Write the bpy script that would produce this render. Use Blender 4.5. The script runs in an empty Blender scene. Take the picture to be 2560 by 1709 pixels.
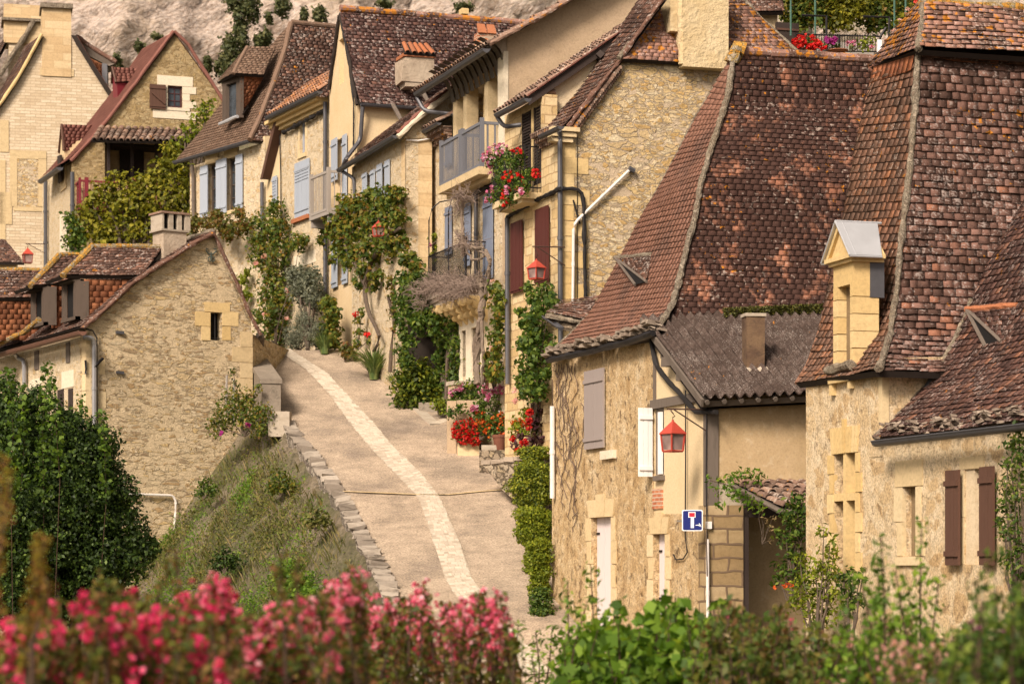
import bpy, math, random
import numpy as np
from mathutils import Vector, noise, Matrix
from mathutils.geometry import tessellate_polygon
random.seed(7); RNG = np.random.default_rng(7)
F, CX, HY = 6022.0, 1280.0, 1417.0
scene = bpy.context.scene
COL = scene.collection
def P(px, py, D): return Vector(((px-CX)*D/F, D, (HY-py)*D/F))
def zr(D):                       # height of the sloping street
    return 6.0+.366*(D-66.5) if D < 66.5 else 6.0+.05*(D-66.5)
def DY(py): return 18.33/(.366-(HY-py)/F)
def G(px, py, up=0.):
    D = DY(py); return Vector(((px-CX)*D/F, D, zr(D)+up))
class VP:                        # a vertical wall plane through two plan points
    def __init__(s, px1, D1, px2, D2):
        a = Vector(((px1-CX)*D1/F, D1)); b = Vector(((px2-CX)*D2/F, D2)); s.set(a, b)
    def set(s, a, b):
        s.A = a; s.d = (b-a).normalized(); s.n = Vector((s.d.y, -s.d.x))
        if s.n.dot(-a) < 0: s.n = -s.n
    @staticmethod
    def xy(x, y, dx, dy):
        v = VP.__new__(VP); v.set(Vector((x, y)), Vector((x+dx, y+dy))); return v
    def s(s, px, k=0.):
        a = (px-CX)/F; A = s.A+s.n*k
        return (A.x-a*A.y)/(a*s.d.y-s.d.x)
    def sz(s, px, py, k=0.):
        t = s.s(px, k); y = s.A.y+s.n.y*k+t*s.d.y
        return t, (HY-py)*y/F
    def pt(s, t, z, k=0.):
        return Vector((s.A.x+s.d.x*t+s.n.x*k, s.A.y+s.d.y*t+s.n.y*k, z))
    def at(s, px, py, k=0.):
        t, z = s.sz(px, py, k); return s.pt(t, z, k)
    def rect(s, x0, x1, yt, yb, k=0.):
        s0, z1 = s.sz(x0, yt, k); _, z0 = s.sz(x0, yb, k); s1 = s.s(x1, k)
        return min(s0, s1), max(s0, s1), z0, z1
    def D(s, px): return s.A.y+s.d.y*s.s(px)
class P3:                        # any plane through three points
    def __init__(s, a, b, c):
        s.a = a; s.n = (b-a).cross(c-a).normalized()
        if s.n.dot(-a) < 0: s.n = -s.n
    def at(s, px, py, k=0.):
        r = Vector(((px-CX)/F, 1, (HY-py)/F)); return r*((s.a+s.n*k).dot(s.n)/r.dot(s.n))
def V3(v2, z=0.): return Vector((v2.x, v2.y, z))
def lerp(a, b, t): return a+(b-a)*t
def poly_at(pts, t):             # point at arc-fraction t
    L = [0]
    for i in range(len(pts)-1): L.append(L[-1]+(pts[i+1]-pts[i]).length)
    x = t*L[-1]
    if x <= 0: return pts[0]+(pts[1]-pts[0])*(x/max(L[1], 1e-6))
    for i in range(len(pts)-1):
        if x <= L[i+1]: return lerp(pts[i], pts[i+1], (x-L[i])/max(1e-6, L[i+1]-L[i]))
    return pts[-1]+(pts[-1]-pts[-2]).normalized()*(x-L[-1])
def plen(pts): return sum((pts[i+1]-pts[i]).length for i in range(len(pts)-1))
# ---- objects
def empty(name, loc, label, cat, group=None):
    o = bpy.data.objects.new(name, None); COL.objects.link(o); o.location = loc
    o['label'] = label; o['category'] = cat
    if group: o['group'] = group
    o.empty_display_size = .2
    return o
def tag(o, label=None, cat=None, group=None, kind=None):
    if label: o['label'] = label
    if cat: o['category'] = cat
    if group: o['group'] = group
    if kind: o['kind'] = kind
    return o
def wloc(o):
    v = Vector((0, 0, 0))
    while o is not None: v += o.location; o = o.parent
    return v
def mesh_obj(name, V, Fc, mat, parent=None, smooth=False, uv=None, origin=None):
    """V: (n,3) array, Fc: list of faces or (m,4) array"""
    V = np.asarray(V, dtype=np.float64).reshape(-1, 3)
    off = wloc(parent) if parent is not None else (origin if origin is not None else Vector((0, 0, 0)))
    V = V-np.array(off)
    me = bpy.data.meshes.new(name)
    if isinstance(Fc, np.ndarray):
        n, k = Fc.shape
        me.vertices.add(len(V)); me.vertices.foreach_set('co', V.ravel())
        me.loops.add(n*k); me.loops.foreach_set('vertex_index', Fc.ravel().astype(np.int32))
        me.polygons.add(n); me.polygons.foreach_set('loop_start', np.arange(0, n*k, k, dtype=np.int32))
        try: me.polygons.foreach_set('loop_total', np.full(n, k, dtype=np.int32))
        except Exception: pass
        me.update(calc_edges=True)
    else:
        me.from_pydata([tuple(v) for v in V], [], [tuple(f) for f in Fc]); me.update()
    if uv is not None:
        l = me.uv_layers.new(name='UVMap'); vi = np.empty(len(me.loops), dtype=np.int32)
        me.loops.foreach_get('vertex_index', vi)
        l.data.foreach_set('uv', np.asarray(uv, dtype=np.float32)[vi].ravel())
    if smooth: me.polygons.foreach_set('use_smooth', np.ones(len(me.polygons), dtype=bool))
    o = bpy.data.objects.new(name, me); COL.objects.link(o)
    for m in (mat if isinstance(mat, (list, tuple)) else [mat]): me.materials.append(m)
    if parent is not None: o.parent = parent
    elif origin is not None: o.location = origin
    return o
class MB:
    def __init__(s): s.v = []; s.f = []; s.pl = None
    def quad(s, a, b, c, d):
        i = len(s.v); s.v += [a, b, c, d]; s.f.append((i, i+1, i+2, i+3)); return s
    def tri(s, a, b, c):
        i = len(s.v); s.v += [a, b, c]; s.f.append((i, i+1, i+2)); return s
    def hexa(s, p):              # p: 8 points, bottom 4 then top 4
        i = len(s.v); s.v += list(p)
        for q in ((0, 3, 2, 1), (4, 5, 6, 7), (0, 1, 5, 4), (1, 2, 6, 5), (2, 3, 7, 6), (3, 0, 4, 7)):
            s.f.append(tuple(i+j for j in q))
        return s
    def pbox(s, pl, s0, s1, z0, z1, k0, k1, j=0.):
        r = lambda: random.uniform(-j, j) if j else 0.
        s.pl = pl
        return s.hexa([pl.pt(a+r(), z+r(), k+r()*.5) for z in (z0, z1) for a, k in ((s0, k0), (s1, k0), (s1, k1), (s0, k1))])
    def prism(s, pts, dv):       # polygon extruded by vector dv
        i = len(s.v); n = len(pts); s.v += list(pts)+[p+dv for p in pts]
        s.f.append(tuple(range(i, i+n))); s.f.append(tuple(range(i+2*n-1, i+n-1, -1)))
        for j in range(n): s.f.append((i+j, i+(j+1) % n, i+n+(j+1) % n, i+n+j))
        return s
    def tube(s, pts, r, n=8, jit=0., cap=True, rr=None):
        m = len(pts); base = len(s.v); up = Vector((0, 0, 1))
        for q, p in enumerate(pts):
            t = (pts[min(q+1, m-1)]-pts[max(q-1, 0)]).normalized()
            a = t.cross(up)
            if a.length < .05: a = t.cross(Vector((1, 0, 0)))
            a.normalize(); b = t.cross(a)
            R = rr[q] if rr else r
            for j in range(n):
                an = 2*math.pi*j/n; R2 = R*(1+random.uniform(-jit, jit))
                s.v.append(p+(a*math.cos(an)+b*math.sin(an))*R2)
        for q in range(m-1):
            for j in range(n):
                s.f.append((base+q*n+j, base+q*n+(j+1) % n, base+(q+1)*n+(j+1) % n, base+(q+1)*n+j))
        if cap:
            s.f.append(tuple(base+j for j in range(n))); s.f.append(tuple(base+(m-1)*n+j for j in reversed(range(n))))
        return s
    def build(s, name, mat, parent=None, smooth=False, origin=None, pl=None):
        pl = pl or s.pl
        uv = None
        if pl is not None:
            uv = [((p[0]-pl.A.x)*pl.d.x+(p[1]-pl.A.y)*pl.d.y+((p[0]-pl.A.x)*pl.n.x+(p[1]-pl.A.y)*pl.n.y), p[2]) for p in s.v]
        return mesh_obj(name, [tuple(p) for p in s.v], s.f, mat, parent, smooth, uv, origin)
def wall(name, parent, pl, outline, mat, holes=(), th=.35, k=0., mesh_only=False):
    """outline: list of (px,py) traced on the plane; holes: (x0,x1,ytop,ybottom)"""
    o2 = [pl.sz(x, y, k) for x, y in outline]
    loops = [o2]
    for h in holes:
        a, b, z0, z1 = pl.rect(*h, k=k); loops.append([(a, z0), (b, z0), (b, z1), (a, z1)])
    flat = [p for l in loops for p in l]
    tr = tessellate_polygon([[Vector((p[0], p[1], 0)) for p in l] for l in loops])
    mb = MB(); mb.pl = pl
    mb.v = [pl.pt(a, z, k) for a, z in flat]
    mb.f = [tuple(t) for t in tr]
    for li, l in enumerate(loops):
        n = len(l); dep = th if li == 0 else min(th, .28)
        for j in range(n):
            a, b = l[j], l[(j+1) % n]
            mb.quad(pl.pt(*a, k), pl.pt(*b, k), pl.pt(*b, k-dep), pl.pt(*a, k-dep))
    return mb.build(name, mat, parent)
def boxobj(name, parent, pl, r, k0, k1, mat, j=0.):
    return MB().pbox(pl, r[0], r[1], r[2], r[3], k0, k1, j).build(name, mat, parent)
def window(parent, pl, h, fm, gm, dep=.2, bars=(2, 3), fw=.05, name='window'):
    s0, s1, z0, z1 = pl.rect(*h)
    mb = MB()
    mb.pbox(pl, s0, s0+fw, z0, z1, -dep-.04, -dep+.03); mb.pbox(pl, s1-fw, s1, z0, z1, -dep-.04, -dep+.03)
    mb.pbox(pl, s0+fw, s1-fw, z1-fw, z1, -dep-.04, -dep+.028); mb.pbox(pl, s0+fw, s1-fw, z0, z0+fw, -dep-.04, -dep+.028)
    for i in range(1, bars[0]):
        c = lerp(s0, s1, i/bars[0]); mb.pbox(pl, c-.02, c+.02, z0+fw, z1-fw, -dep-.02, -dep+.022)
    for i in range(1, bars[1]):
        c = lerp(z0, z1, i/bars[1]); mb.pbox(pl, s0+fw, s1-fw, c-.014, c+.014, -dep-.018, -dep+.018)
    o = mb.build(name, fm, parent)
    g = MB(); g.pbox(pl, s0+.01, s1-.01, z0+.01, z1-.01, -dep-.03, -dep-.01); g.build('pane', gm, o)
    return o
def surround(parent, pl, h, mat, w=.18, course=.3, proud=.02, lint=.26, vous=0, sill=True, name='window_surround', alt=.1, dep=.25):
    s0, s1, z0, z1 = pl.rect(*h); mb = MB(); g = .006
    n = max(1, round((z1-z0)/course)); c = (z1-z0)/n
    for i in range(n):
        ww = w+(alt if i % 2 else 0)
        mb.pbox(pl, s0-ww, s0-.001, z0+i*c+g, z0+(i+1)*c-g, -.05, proud, .004)
        ww = w+(0 if i % 2 else alt)
        mb.pbox(pl, s1+.001, s1+ww, z0+i*c+g, z0+(i+1)*c-g, -.05, proud, .004)
    if vous:
        for i in range(vous):
            a0, a1 = lerp(s0-w, s1+w, i/vous)+g, lerp(s0-w, s1+w, (i+1)/vous)-g
            b0, b1 = lerp(s0-w*.5, s1+w*.5, i/vous)+g, lerp(s0-w*.5, s1+w*.5, (i+1)/vous)-g
            t = lint*(1.3 if i == vous//2 else 1.)
            pr = proud+(.012 if i == vous//2 else .002)
            mb.hexa([pl.pt(b0, z1+g, -.05), pl.pt(b1, z1+g, -.05), pl.pt(b1, z1+g, pr), pl.pt(b0, z1+g, pr),
                     pl.pt(a0, z1+t, -.05), pl.pt(a1, z1+t, -.05), pl.pt(a1, z1+t, pr), pl.pt(a0, z1+t, pr)])
    else: mb.pbox(pl, s0-w-alt*.5, s1+w+alt*.5, z1+g, z1+lint, -.05, proud+.003, .004)
    if sill: mb.pbox(pl, s0-w, s1+w, z0-.12, z0-g, -.05, proud+.03, .004)
    mb.pl = pl
    return mb.build(name, mat, parent)
def shutter(parent, pl, h, mat, k=.05, planks=4, name='shutter', batten=True, louver=False, r=None):
    s0, s1, z0, z1 = r or pl.rect(*h, k=k)
    mb = MB(); w = (s1-s0)/planks
    for i in range(planks): mb.pbox(pl, s0+i*w+.004, s0+(i+1)*w-.004, z0, z1, k-.02, k+.012+.003*(i % 2))
    mb.pbox(pl, s0+.01, s1-.01, z0+.01, z1-.01, k-.015, k+.004)
    if batten:
        for t in (.12, .86):
            c = lerp(z0, z1, t); mb.pbox(pl, s0+.01, s1-.01, c-.035, c+.035, k, k+.04)
    if louver:
        for i in range(5):
            c = z1-.2-.09*i; mb.pbox(pl, s0+.05, (s0+s1)/2-.02, c-.018, c+.018, k, k+.03); mb.pbox(pl, (s0+s1)/2+.02, s1-.05, c-.018, c+.018, k, k+.03)
    return mb.build(name, mat, parent)
def pipe(parent, pts, r, mat, name='downpipe', n=8, collars=True):
    P2 = []
    for i, p in enumerate(pts):
        if 0 < i < len(pts)-1:
            a = (pts[i-1]-p); b = (pts[i+1]-p); l = min(a.length, b.length)*.35; l = min(l, .12)
            P2 += [p+a.normalized()*l, p+(a.normalized()+b.normalized())*l*.3, p+b.normalized()*l]
        else: P2.append(p)
    mb = MB().tube(P2, r, n)
    if collars:
        for i in range(len(pts)-1):
            L = (pts[i+1]-pts[i]).length
            for q in range(1, int(L/1.3)+1):
                c = lerp(pts[i], pts[i+1], q/(int(L/1.3)+1)); t = (pts[i+1]-pts[i]).normalized()*.04
                mb.tube([c-t, c+t], r*1.22, n)
    return mb.build(name, mat, parent, smooth=False)
def gutter(parent, a, b, mat, r=.07, name='gutter', n=14):
    d = (b-a); L = d.length; t = d.normalized(); side = t.cross(Vector((0, 0, 1))).normalized()
    mb = MB(); R = []
    for i in range(n+1):
        an = math.pi*i/n; R.append(side*math.cos(an)*r-Vector((0, 0, 1))*math.sin(an)*r)
    for i in range(n):
        mb.quad(a+R[i], b+R[i], b+R[i+1], a+R[i+1]); mb.quad(a+R[i]*.9, a+R[i+1]*.9, b+R[i+1]*.9, b+R[i]*.9)
    for e in (a, b):
        i0 = len(mb.v); mb.v += [e+x for x in R]; mb.f.append(tuple(range(i0, i0+n+1)))
    for e in (R[0], R[-1]): mb.tube([a+e, b+e], .012, 6)
    for i in range(1, int(L/.6)+1):
        c = a+t*(i*L/(int(L/.6)+1)); i0 = len(mb.v)
        for q in range(n): mb.quad(c+R[q]*1.03-t*.012, c+R[q]*1.03+t*.012, c+R[q+1]*1.03+t*.012, c+R[q+1]*1.03-t*.012)
    return mb.build(name, mat, parent)
# ---------------- materials
class N:
    def __init__(s, name, rough=.9, spec=.2):
        s.m = bpy.data.materials.new(name); s.m.use_nodes = True; s.t = s.m.node_tree; s.b = s.t.nodes['Principled BSDF']
        s.b.inputs['Roughness'].default_value = rough; s.b.inputs['Specular IOR Level'].default_value = spec; s.c = None
    def n(s, ty, **k):
        x = s.t.nodes.new('ShaderNode'+ty)
        for a, v in k.items(): setattr(x, a, v)
        return x
    def put(s, sock, v):
        if hasattr(v, 'is_output') or isinstance(v, bpy.types.NodeSocket): s.t.links.new(v, sock)
        elif v is not None:
            if sock.type == 'RGBA' and len(v) == 3: v = (*v, 1)
            sock.default_value = v
    def co(s, sc=(1, 1, 1), uv=False, rot=0.):
        tc = s.n('TexCoord'); mp = s.n('Mapping'); s.put(mp.inputs[0], tc.outputs['UV' if uv else 'Object'])
        mp.inputs['Scale'].default_value = sc if not isinstance(sc, (int, float)) else (sc,)*3
        mp.inputs['Rotation'].default_value = (0, 0, rot); return mp.outputs[0]
    def noise(s, sc, det=4, co=None, rough=.55, dist=0.):
        x = s.n('TexNoise'); s.put(x.inputs['Vector'], co or s.co()); x.inputs['Scale'].default_value = sc
        x.inputs['Detail'].default_value = det; x.inputs['Roughness'].default_value = rough; x.inputs['Distortion'].default_value = dist
        return x.outputs['Fac']
    def ncol(s, sc, co=None, det=2):
        x = s.n('TexNoise'); s.put(x.inputs['Vector'], co or s.co()); x.inputs['Scale'].default_value = sc; x.inputs['Detail'].default_value = det
        return x.outputs['Color']
    def vor(s, sc, co=None, feat='F1', rnd=1.):
        x = s.n('TexVoronoi', feature=feat); s.put(x.inputs['Vector'], co or s.co()); x.inputs['Scale'].default_value = sc
        x.inputs['Randomness'].default_value = rnd; return x.outputs
    def ramp(s, f, st, interp='LINEAR'):
        x = s.n('ValToRGB'); x.color_ramp.interpolation = interp; e = x.color_ramp.elements
        while len(e) < len(st): e.new(.5)
        for q, (p, c) in zip(e, st):
            q.position = p; q.color = (c, c, c, 1) if isinstance(c, (int, float)) else (*c, 1)
        s.put(x.inputs[0], f); return x.outputs[0]
    def step(s, f, a, b): return s.ramp(f, [(a, 0.), (b, 1.)])
    def mix(s, f, a, b, mode='MIX'):
        x = s.n('Mix', data_type='RGBA', blend_type=mode); s.put(x.inputs[0], f); s.put(x.inputs[6], a); s.put(x.inputs[7], b); return x.outputs[2]
    def math(s, op, a, b=0.):
        x = s.n('Math', operation=op); s.put(x.inputs[0], a); s.put(x.inputs[1], b); return x.outputs[0]
    def vadd(s, a, b, k=1.):
        y = s.n('VectorMath', operation='SCALE'); s.put(y.inputs[0], b); y.inputs['Scale'].default_value = k
        x = s.n('VectorMath', operation='ADD'); s.put(x.inputs[0], a); s.put(x.inputs[1], y.outputs[0]); return x.outputs[0]
    def bump(s, h, st=.5, dist=.03, prev=None):
        x = s.n('Bump'); x.inputs['Strength'].default_value = st; x.inputs['Distance'].default_value = dist; s.put(x.inputs['Height'], h)
        if prev is not None: s.put(x.inputs['Normal'], prev)
        return x.outputs[0]
    def isl(s): return s.n('NewGeometry').outputs['Random Per Island']
    def done(s, col, nrm=None):
        s.put(s.b.inputs['Base Color'], col)
        if nrm is not None: s.put(s.b.inputs['Normal'], nrm)
        return s.m
def rubble(name, cols, mortar, sc=4., sq=1.8, mw=.07, bump=.8, stain=(.25, .18, .10), st=.35, streak=0., show=1., grain=.75, dmort=.8):
    m = N(name); base = m.co((1, 1, sq)); w = m.vadd(base, m.ncol(2.2, base), .36)
    w = m.vadd(w, m.ncol(11, base, 4), .10)
    e = m.vor(sc, w, 'DISTANCE_TO_EDGE', .95)[0]; c = m.vor(sc, w, 'F1', .95)
    e2 = m.vor(sc*1.9, w, 'DISTANCE_TO_EDGE', .95)[0]; c2 = m.vor(sc*1.9, w, 'F1', .95)
    big = m.step(m.noise(1.5, 2), .44, .5)
    cell = m.mix(big, c['Color'], c2['Color']); edge = m.mix(big, e, e2)
    sep = m.n('SeparateColor'); m.put(sep.inputs[0], cell)
    n = len(cols); col = m.ramp(sep.outputs[0], [(i/n, cc) for i, cc in enumerate(cols)], 'CONSTANT')
    fine = m.noise(26, 7, rough=.75); mid = m.noise(7, 5, rough=.65)
    col = m.mix(grain, col, m.ramp(fine, [(.32, .28), (.5, .95), (.68, 1.32)]), 'MULTIPLY')
    ee = m.math('ADD', edge, m.math('MULTIPLY', m.math('SUBTRACT', fine, .5), .16))
    mask = m.ramp(ee, [(mw*.4, 0.), (mw*1.1, 1.)])
    if show < 1:
        sv = m.math('ADD', sep.outputs[1], m.math('MULTIPLY', m.math('SUBTRACT', m.noise(1.1, 3), .5), 1.4))
        mask = m.math('MULTIPLY', mask, m.step(sv, .98-show, 1.06-show))
    mort = m.mix(.8, mortar, m.ramp(m.noise(34, 6, rough=.75), [(.3, .55), (.5, .95), (.7, 1.2)]), 'MULTIPLY')
    gap = m.ramp(ee, [(0., dmort), (mw*.5, 1.)]); mort = m.mix(1., mort, gap, 'MULTIPLY')
    full = m.mix(mask, mort, col)
    lg = m.noise(.6, 5, rough=.6)
    full = m.mix(m.math('MULTIPLY', m.step(lg, .48, .72), st), full, stain)
    full = m.mix(.5, full, m.ramp(mid, [(.3, .72), (.7, 1.15)]), 'MULTIPLY')
    if streak:
        sk = m.noise(4.2, 6, m.co((1, 1, .16)), .72); full = m.mix(m.math('MULTIPLY', m.step(sk, .53, .66), streak), full, (.15, .095, .05))
    h = m.math('ADD', m.math('MULTIPLY', mask, m.math('ADD', .45, m.math('MULTIPLY', sep.outputs[2], .45))), m.math('ADD', m.math('MULTIPLY', fine, .7), m.math('MULTIPLY', mid, .5)))
    return m.done(full, m.bump(h, bump, .04))
def eroded(name, cols, sc=5., zst=.5, sc2=2.6, bump=.8, streak=.5, pit=.7):
    m = N(name); w = m.vadd(m.co((1, 1, zst)), m.ncol(3, det=3), .25)
    a = m.noise(sc, 9, w, .74); b = m.noise(sc2, 6, m.co((1, 1, zst*.6)), .6); f = m.noise(30, 6, rough=.75)
    t = m.math('ADD', m.math('MULTIPLY', a, .62), m.math('MULTIPLY', b, .38)); n = len(cols)
    col = m.ramp(t, [(.36+.28*i/(n-1), c) for i, c in enumerate(cols)])
    v = m.vor(3.1, m.vadd(m.co((1, 1, 1.25)), m.ncol(2.5, det=4), .45)); sep = m.n('SeparateColor'); m.put(sep.inputs[0], v['Color'])
    e = m.vor(3.1, m.vadd(m.co((1, 1, 1.25)), m.ncol(2.5, det=4), .45), 'DISTANCE_TO_EDGE')[0]
    st_ = m.math('MULTIPLY', m.step(sep.outputs[0], .42, .5), m.step(m.math('ADD', e, m.math('MULTIPLY', m.math('SUBTRACT', f, .5), .12)), .06, .12))
    col = m.mix(m.math('MULTIPLY', st_, .7), col, m.mix(sep.outputs[1], (.42, .27, .12), (.56, .42, .24)))
    col = m.mix(.9, col, m.ramp(f, [(.33, .32), (.5, .97), (.67, 1.3)]), 'MULTIPLY')
    pt = m.noise(6.5, 6, m.co((1, 1, .8)), .66, .3); col = m.mix(m.math('MULTIPLY', m.step(pt, .57, .65), pit), col, (.13, .08, .045))
    if streak: col = m.mix(m.math('MULTIPLY', m.step(m.noise(3.6, 7, m.co((1, 1, .34)), .72), .56, .66), streak), col, (.14, .09, .05))
    h = m.math('ADD', m.math('MULTIPLY', a, 1.3), m.math('ADD', m.math('MULTIPLY', f, .5), m.math('SUBTRACT', m.math('MULTIPLY', e, .8), m.math('MULTIPLY', m.step(pt, .58, .68), .6))))
    return m.done(col, m.bump(h, bump, .045))
def ashlar(name, cols, mortar, bw=.5, bh=.22, mw=.012, bump=.4, warp=.02, wscale=3, dark=.3):
    m = N(name); uv = m.co((1, 1, 1), True); w = m.vadd(uv, m.ncol(wscale, uv), warp)
    br = m.n('TexBrick'); br.offset = .5; br.squash = 1.; m.put(br.inputs['Vector'], w)
    for k, v in (('Scale', 1.), ('Mortar Size', mw), ('Mortar Smooth', .3), ('Bias', 0.), ('Brick Width', bw), ('Row Height', bh)): br.inputs[k].default_value = v
    br.inputs['Color1'].default_value = (0, 0, 0, 1); br.inputs['Color2'].default_value = (1, 1, 1, 1)
    n = len(cols); col = m.ramp(br.outputs['Color'], [(i/max(1, n-1), c) for i, c in enumerate(cols)])
    fine = m.noise(14, 6, rough=.7); col = m.mix(.6, col, m.ramp(fine, [(.25, .55), (.5, .95), (.8, 1.2)]), 'MULTIPLY')
    band = m.noise(2.5, 4, m.co((.4, .4, 2.2)))
    col = m.mix(m.math('MULTIPLY', m.step(band, .5, .8), dark), col, (.20, .12, .05))
    full = m.mix(br.outputs['Fac'], col, mortar)
    h = m.math('ADD', m.math('SUBTRACT', 1., br.outputs['Fac']), m.math('MULTIPLY', fine, .5))
    return m.done(full, m.bump(h, bump, .02))
def blocks(name, a, b, dark=.25, ruin=(.16, .11, .06)):   # dressed blocks, one tone per island
    m = N(name); col = m.mix(m.isl(), a, b); f = m.noise(18, 6, rough=.7)
    col = m.mix(.65, col, m.ramp(f, [(.25, .6), (.5, .97), (.8, 1.18)]), 'MULTIPLY')
    bd = m.noise(4, 5, m.co((.6, .6, 2.))); col = m.mix(m.math('MULTIPLY', m.step(bd, .5, .78), dark), col, ruin)
    return m.done(col, m.bump(f, .35, .02))
def plaster(name, a, b, spot=None, sc=1.2, bump=.3, dist=.02, streak=0., spots=0., fine=30):
    m = N(name); col = m.mix(m.ramp(m.noise(sc, 6, rough=.65), [(.35, 0.), (.65, 1.)]), a, b)
    f = m.noise(fine, 5, rough=.7); col = m.mix(.6, col, m.ramp(f, [(.25, .6), (.5, .97), (.8, 1.15)]), 'MULTIPLY')
    if spot is not None:
        sp = m.noise(6.5, 5, rough=.6, dist=.6); col = m.mix(m.math('MULTIPLY', m.step(sp, .56, .68), spots), col, spot)
    if streak:
        sk = m.noise(3.4, 6, m.co((1, 1, .14)), .7); col = m.mix(m.math('MULTIPLY', m.step(sk, .5, .68), streak), col, spot or (.13, .08, .04))
    return m.done(col, m.bump(m.math('ADD', f, m.math('MULTIPLY', m.noise(fine*.25, 4), .8)), bump, dist))
def tile(name, stops, soot=.6, sootc=(.022, .013, .011), ssc=.9, white=.3, whc=(.45, .40, .36), orange=.1, streak=0., wsc=26., jit=.35, sstr=(.5, .5, .35), thr=.5):
    m = N(name, .96, .04); r = m.isl(); col = m.ramp(r, stops)
    big = m.noise(ssc, 6, m.co(sstr), .68); r2 = m.math('FRACT', m.math('MULTIPLY', r, 17.3))
    r3 = m.math('FRACT', m.math('MULTIPLY', r, 43.7))
    sf = m.math('ADD', big, m.math('MULTIPLY', m.math('SUBTRACT', r2, .5), jit))
    col = m.mix(m.math('MULTIPLY', m.step(sf, thr-.06, thr+.08), soot), col, sootc)
    fine = m.noise(38, 4, rough=.7); col = m.mix(.6, col, m.ramp(fine, [(.25, .5), (.5, .95), (.8, 1.35)]), 'MULTIPLY')
    if white:
        wn = m.noise(wsc, 3, rough=.5); wb = m.noise(1.6, 4)
        wf = m.math('ADD', wn, m.math('ADD', m.math('MULTIPLY', wb, .35), m.math('MULTIPLY', r3, .12)))
        lo = .98-.28*white; col = m.mix(m.math('MULTIPLY', m.step(wf, lo, lo+.08), .7), col, whc)
    if orange:
        on = m.math('ADD', m.noise(7, 3), m.math('MULTIPLY', m.noise(.9, 3), .45)); lo = .98-.22*orange
        col = m.mix(m.math('MULTIPLY', m.step(on, lo, lo+.05), .85), col, (.48, .19, .02))
    return m.done(col, m.bump(m.math('ADD', fine, m.noise(90, 3)), .5, .012))
def paint(name, c, rough=.6, wear=.15, dark=.6, spec=.3):
    m = N(name, rough, spec); f = m.noise(9, 5, m.co((1, 1, .25)), .65)
    col = m.mix(m.math('MULTIPLY', m.step(f, .5, .75), wear), c, tuple(x*dark for x in c))
    col = m.mix(m.math('MULTIPLY', m.isl(), .18), col, tuple(min(1, x*1.25) for x in c))
    return m.done(col, m.bump(m.noise(40, 3, m.co((1, 1, .2))), .15, .01))
def leafm(name, stops, tr=.35, rough=.55):
    m = N(name, rough, .25); r = m.isl(); col = m.ramp(r, stops)
    lg = m.noise(1.6, 3); col = m.mix(m.step(lg, .35, .7), m.mix(1., col, (.62, .66, .6), 'MULTIPLY'), col)
    m.put(m.b.inputs['Base Color'], col)
    t = m.n('BsdfTranslucent'); m.put(t.inputs[0], m.mix(1., col, (1.5, 1.5, .8), 'MULTIPLY'))
    mx = m.n('MixShader'); mx.inputs[0].default_value = tr; m.put(mx.inputs[1], m.b.outputs[0]); m.put(mx.inputs[2], t.outputs[0])
    m.put(m.t.nodes['Material Output'].inputs[0], mx.outputs[0]); return m.m
def simple(name, c, rough=.7, metal=0., bump=0., var=.25, sc=8):
    m = N(name, rough, .3); m.b.inputs['Metallic'].default_value = metal
    f = m.noise(sc, 5, rough=.65); col = m.mix(var, c, m.ramp(f, [(.3, tuple(x*.5 for x in c)), (.7, tuple(min(1, x*1.3) for x in c))]))
    return m.done(col, m.bump(f, bump, .02) if bump else None)
def glassm(name, c=(.02, .025, .03)):
    m = N(name, .12, .6); return m.done(m.mix(m.step(m.noise(2.2, 2), .4, .6), c, tuple(x*2.2 for x in c)))
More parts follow.
